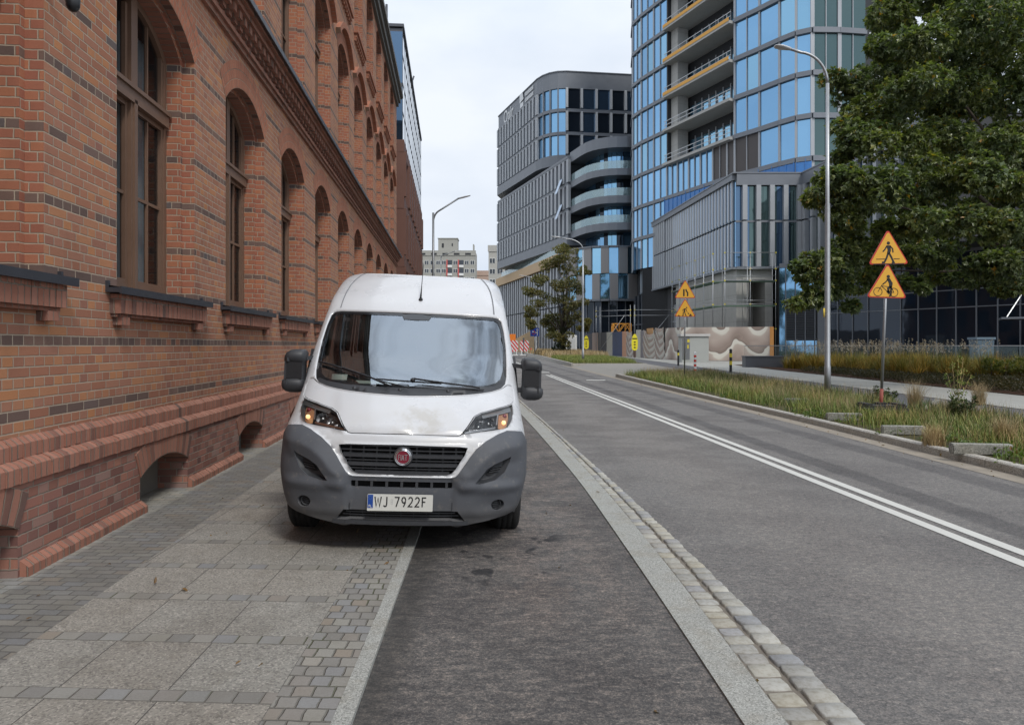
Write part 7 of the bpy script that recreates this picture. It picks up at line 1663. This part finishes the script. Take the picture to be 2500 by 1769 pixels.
drape('crumpled brown tarpaulin hung over the hoarding next to the cabinet', L_ * .80, L_ * 1.0, 3.1, .1); drape('pale striped tarpaulin sagging in folds over the middle hoarding', L_ * .50, L_ * .79, 3.0, .55)
hpanel('orange board showing above the sagging pale tarpaulin', q, L_ * .52, L_ * .68, 3.1, simple('plywood_orange', (.44, .24, .10), .7), o=-.1)
hpanel('grey-violet picture panel behind the nearer yellow flag', q, L_ * .38, L_ * .50, 2.9, simple('violet_grey_board', (.20, .18, .19), .7, var=.5, sc=.8)); hpanel('cream hoarding panel left of the nearer yellow flag', q, L_ * .25, L_ * .375, 3.0, m_cream)
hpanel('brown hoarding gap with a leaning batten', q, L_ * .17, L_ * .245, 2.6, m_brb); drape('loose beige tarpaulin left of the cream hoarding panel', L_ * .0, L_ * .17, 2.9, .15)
q = hs[1]; L_ = q.L
for (a, b_, mt, lb) in ((.86, .98, m_orb, 'narrow salmon hoarding strip'), (.60, .86, simple('blue_picture_board', (.06, .08, .15), .6, var=.8, sc=.5), 'dark hoarding panel with a blue picture'), (.44, .59, m_cream, 'pale hoarding panel left of the blue picture panel'), (.18, .43, m_dkb, 'charcoal hoarding panel behind the farther yellow flag'), (.0, .17, simple('pinkish_board', (.36, .27, .23), .7), 'pinkish hoarding panel behind the island lamp post')): hpanel(lb, q, L_ * a, L_ * b_, 2.9, mt)
q = hs[0]; L_ = q.L; hpanel('long charcoal hoarding panel beyond the island lamp post', q, L_ * .4, L_, 2.8, m_dkb)
e = thing('portable_toilet', 'white upright cabin at the far end of the hoarding', 'cabin', (8.5, 102, .44)); m = MB(); m.prism(rounded([(-.75, 0), (.75, 0), (.75, 2.7), (-.75, 2.7)], .15), lambda a, z: (a, -.6, z), lambda a, z: (a, .6, z)); m.build('body', m_white, e); m = MB(); m.box(-.55, .55, -.64, -.6, .15, 2.3); m.build('door', simple('off_white_door', (.52, .53, .53), .6), e)
# yellow oval flags
for (sx, yy, lb) in ((1556.5, 74.5, 'nearer yellow oval flag with dark lettering in front of the hoarding'), (1437, 92, 'farther yellow oval flag beside the island lamp post')):
    x = (sx - 1250) / FP * yy - .3; e = thing('flag', lb, 'flag', (x, yy, hz(yy))); m = MB(); m.m = 0; pts = [(0, .75), (.28, .9), (.33, 1.7), (.24, 2.25), (.0, 2.62), (-.24, 2.25), (-.33, 1.7), (-.28, .9)]; m.prism(rounded(pts, .2, 3), lambda a, z: (a * 1.05, -.03, z), lambda a, z: (a * 1.05, -.01, z)); m.m = 1
    for z in (1.05, 1.35, 1.6, 1.98): m.box(-.10 if z < 1.9 else -.26, .10 if z < 1.9 else .26, -.04, -.031, z, z + .12)
    m.build('cloth', [simple('flag_yellow', (.78, .68, .03), .7) if yy < 80 else bpy.data.materials['flag_yellow'], m_sgb], e); m = MB(); m.tube([(0, .02, 0), (0, .02, 2.7)], .02, 6); m.build('pole', m_black, e)
# ---------------------------------------------------------------- scaffolding
def scaffold(label, P, levels, H, decks, z0, pitch=2.0, diag=True):
    c0 = P[0]; e = thing('scaffolding', label, 'scaffolding', (c0[0], c0[1], z0)); O_ = Vector((c0[0], c0[1], z0)); tb = MB(); dk_ = MB(); cp = MB()
    for q in segs(P):
        n = max(1, round(q.L / pitch)); b_ = q.L / n
        for i in range(n + 1):
            for o in (0, .9): tb.tube([Vector(q(i * b_, z0, o)) - O_, Vector(q(i * b_, z0 + H, o)) - O_], .03, 6)
            for z in levels: v = Vector(q(i * b_, z, .9)) - O_; cp.box(v.x - .065, v.x + .065, v.y - .065, v.y + .065, v.z - .06, v.z + .06)
        for z in levels: tb.tube([Vector(q(0, z, .95)) - O_, Vector(q(q.L, z, .95)) - O_], .03, 6)
        for z in decks:
            A = [Vector(q(u, zz, o)) - O_ for zz in (z, z + .10) for o in (0, .9) for u in (0, q.L)]; dk_.mesh(A, [(0, 1, 3, 2), (4, 6, 7, 5), (2, 3, 7, 6), (0, 4, 5, 1), (0, 2, 6, 4), (1, 5, 7, 3)]); tb.tube([Vector(q(0, z + .55, .95)) - O_, Vector(q(q.L, z + .55, .95)) - O_], .025, 6)
        if diag: tb.tube([Vector(q(0, z0, .95)) - O_, Vector(q(min(q.L, 4), z0 + H * .8, .95)) - O_], .03, 6)
    tb.build('tube', m_galv, e); dk_.build('deck', simple('green_grey_deck', (.10, .17, .12), .7), e); cp.build('coupler', simple('coupler_yellow', (.62, .52, .05), .6) if 'coupler_yellow' not in bpy.data.materials else bpy.data.materials['coupler_yellow'], e)
scaffold('tall scaffolding with green decks standing against the raw concrete core', [(18.9, 80), (19.9, 67.3), (24.6, 67.2)], (3.2, 5.5, 7.7, 8.8, 10.3), 10.0, (5.3, 7.6), .3, 2.6, False)
scaffold('low scaffolding frame behind the draped hoarding', [(10.9, 88), (14.6, 85), (19.3, 84.6)], (5.2, 5.85), 6.1, (), .35, 3.4, True)
# orange lattice mast section
e = thing('lattice_mast', 'orange steel lattice mast section standing behind the hoarding', 'crane section', (14.15, 92, .4)); m = MB(); W_ = 1.15
for x in (-W_, W_):
    for y in (-.6, .6): m.bar((x, y, 0), (x, y, 4.1), .13)
for z in (1.6, 2.9, 4.05):
    for y in (-.6, .6): m.bar((-W_, y, z), (W_, y, z), .10)
    for x in (-W_, W_): m.bar((x, -.6, z), (x, .6, z), .10)
for z0, z1 in ((1.6, 2.9), (2.9, 4.05)):
    for k in range(3):
        a = -W_ + k * W_ * 2 / 3; m.bar((a, -.6, z0 if k % 2 else z1), (a + W_ * 2 / 3, -.6, z1 if k % 2 else z0), .08); m.bar((a, .6, z0), (a + W_ * 2 / 3, .6, z1), .07); m.bar((a, -.6, z0), (a, -.6, z1), .07)
m.build('lattice', simple('mast_orange', (.70, .30, .03), .5), e)
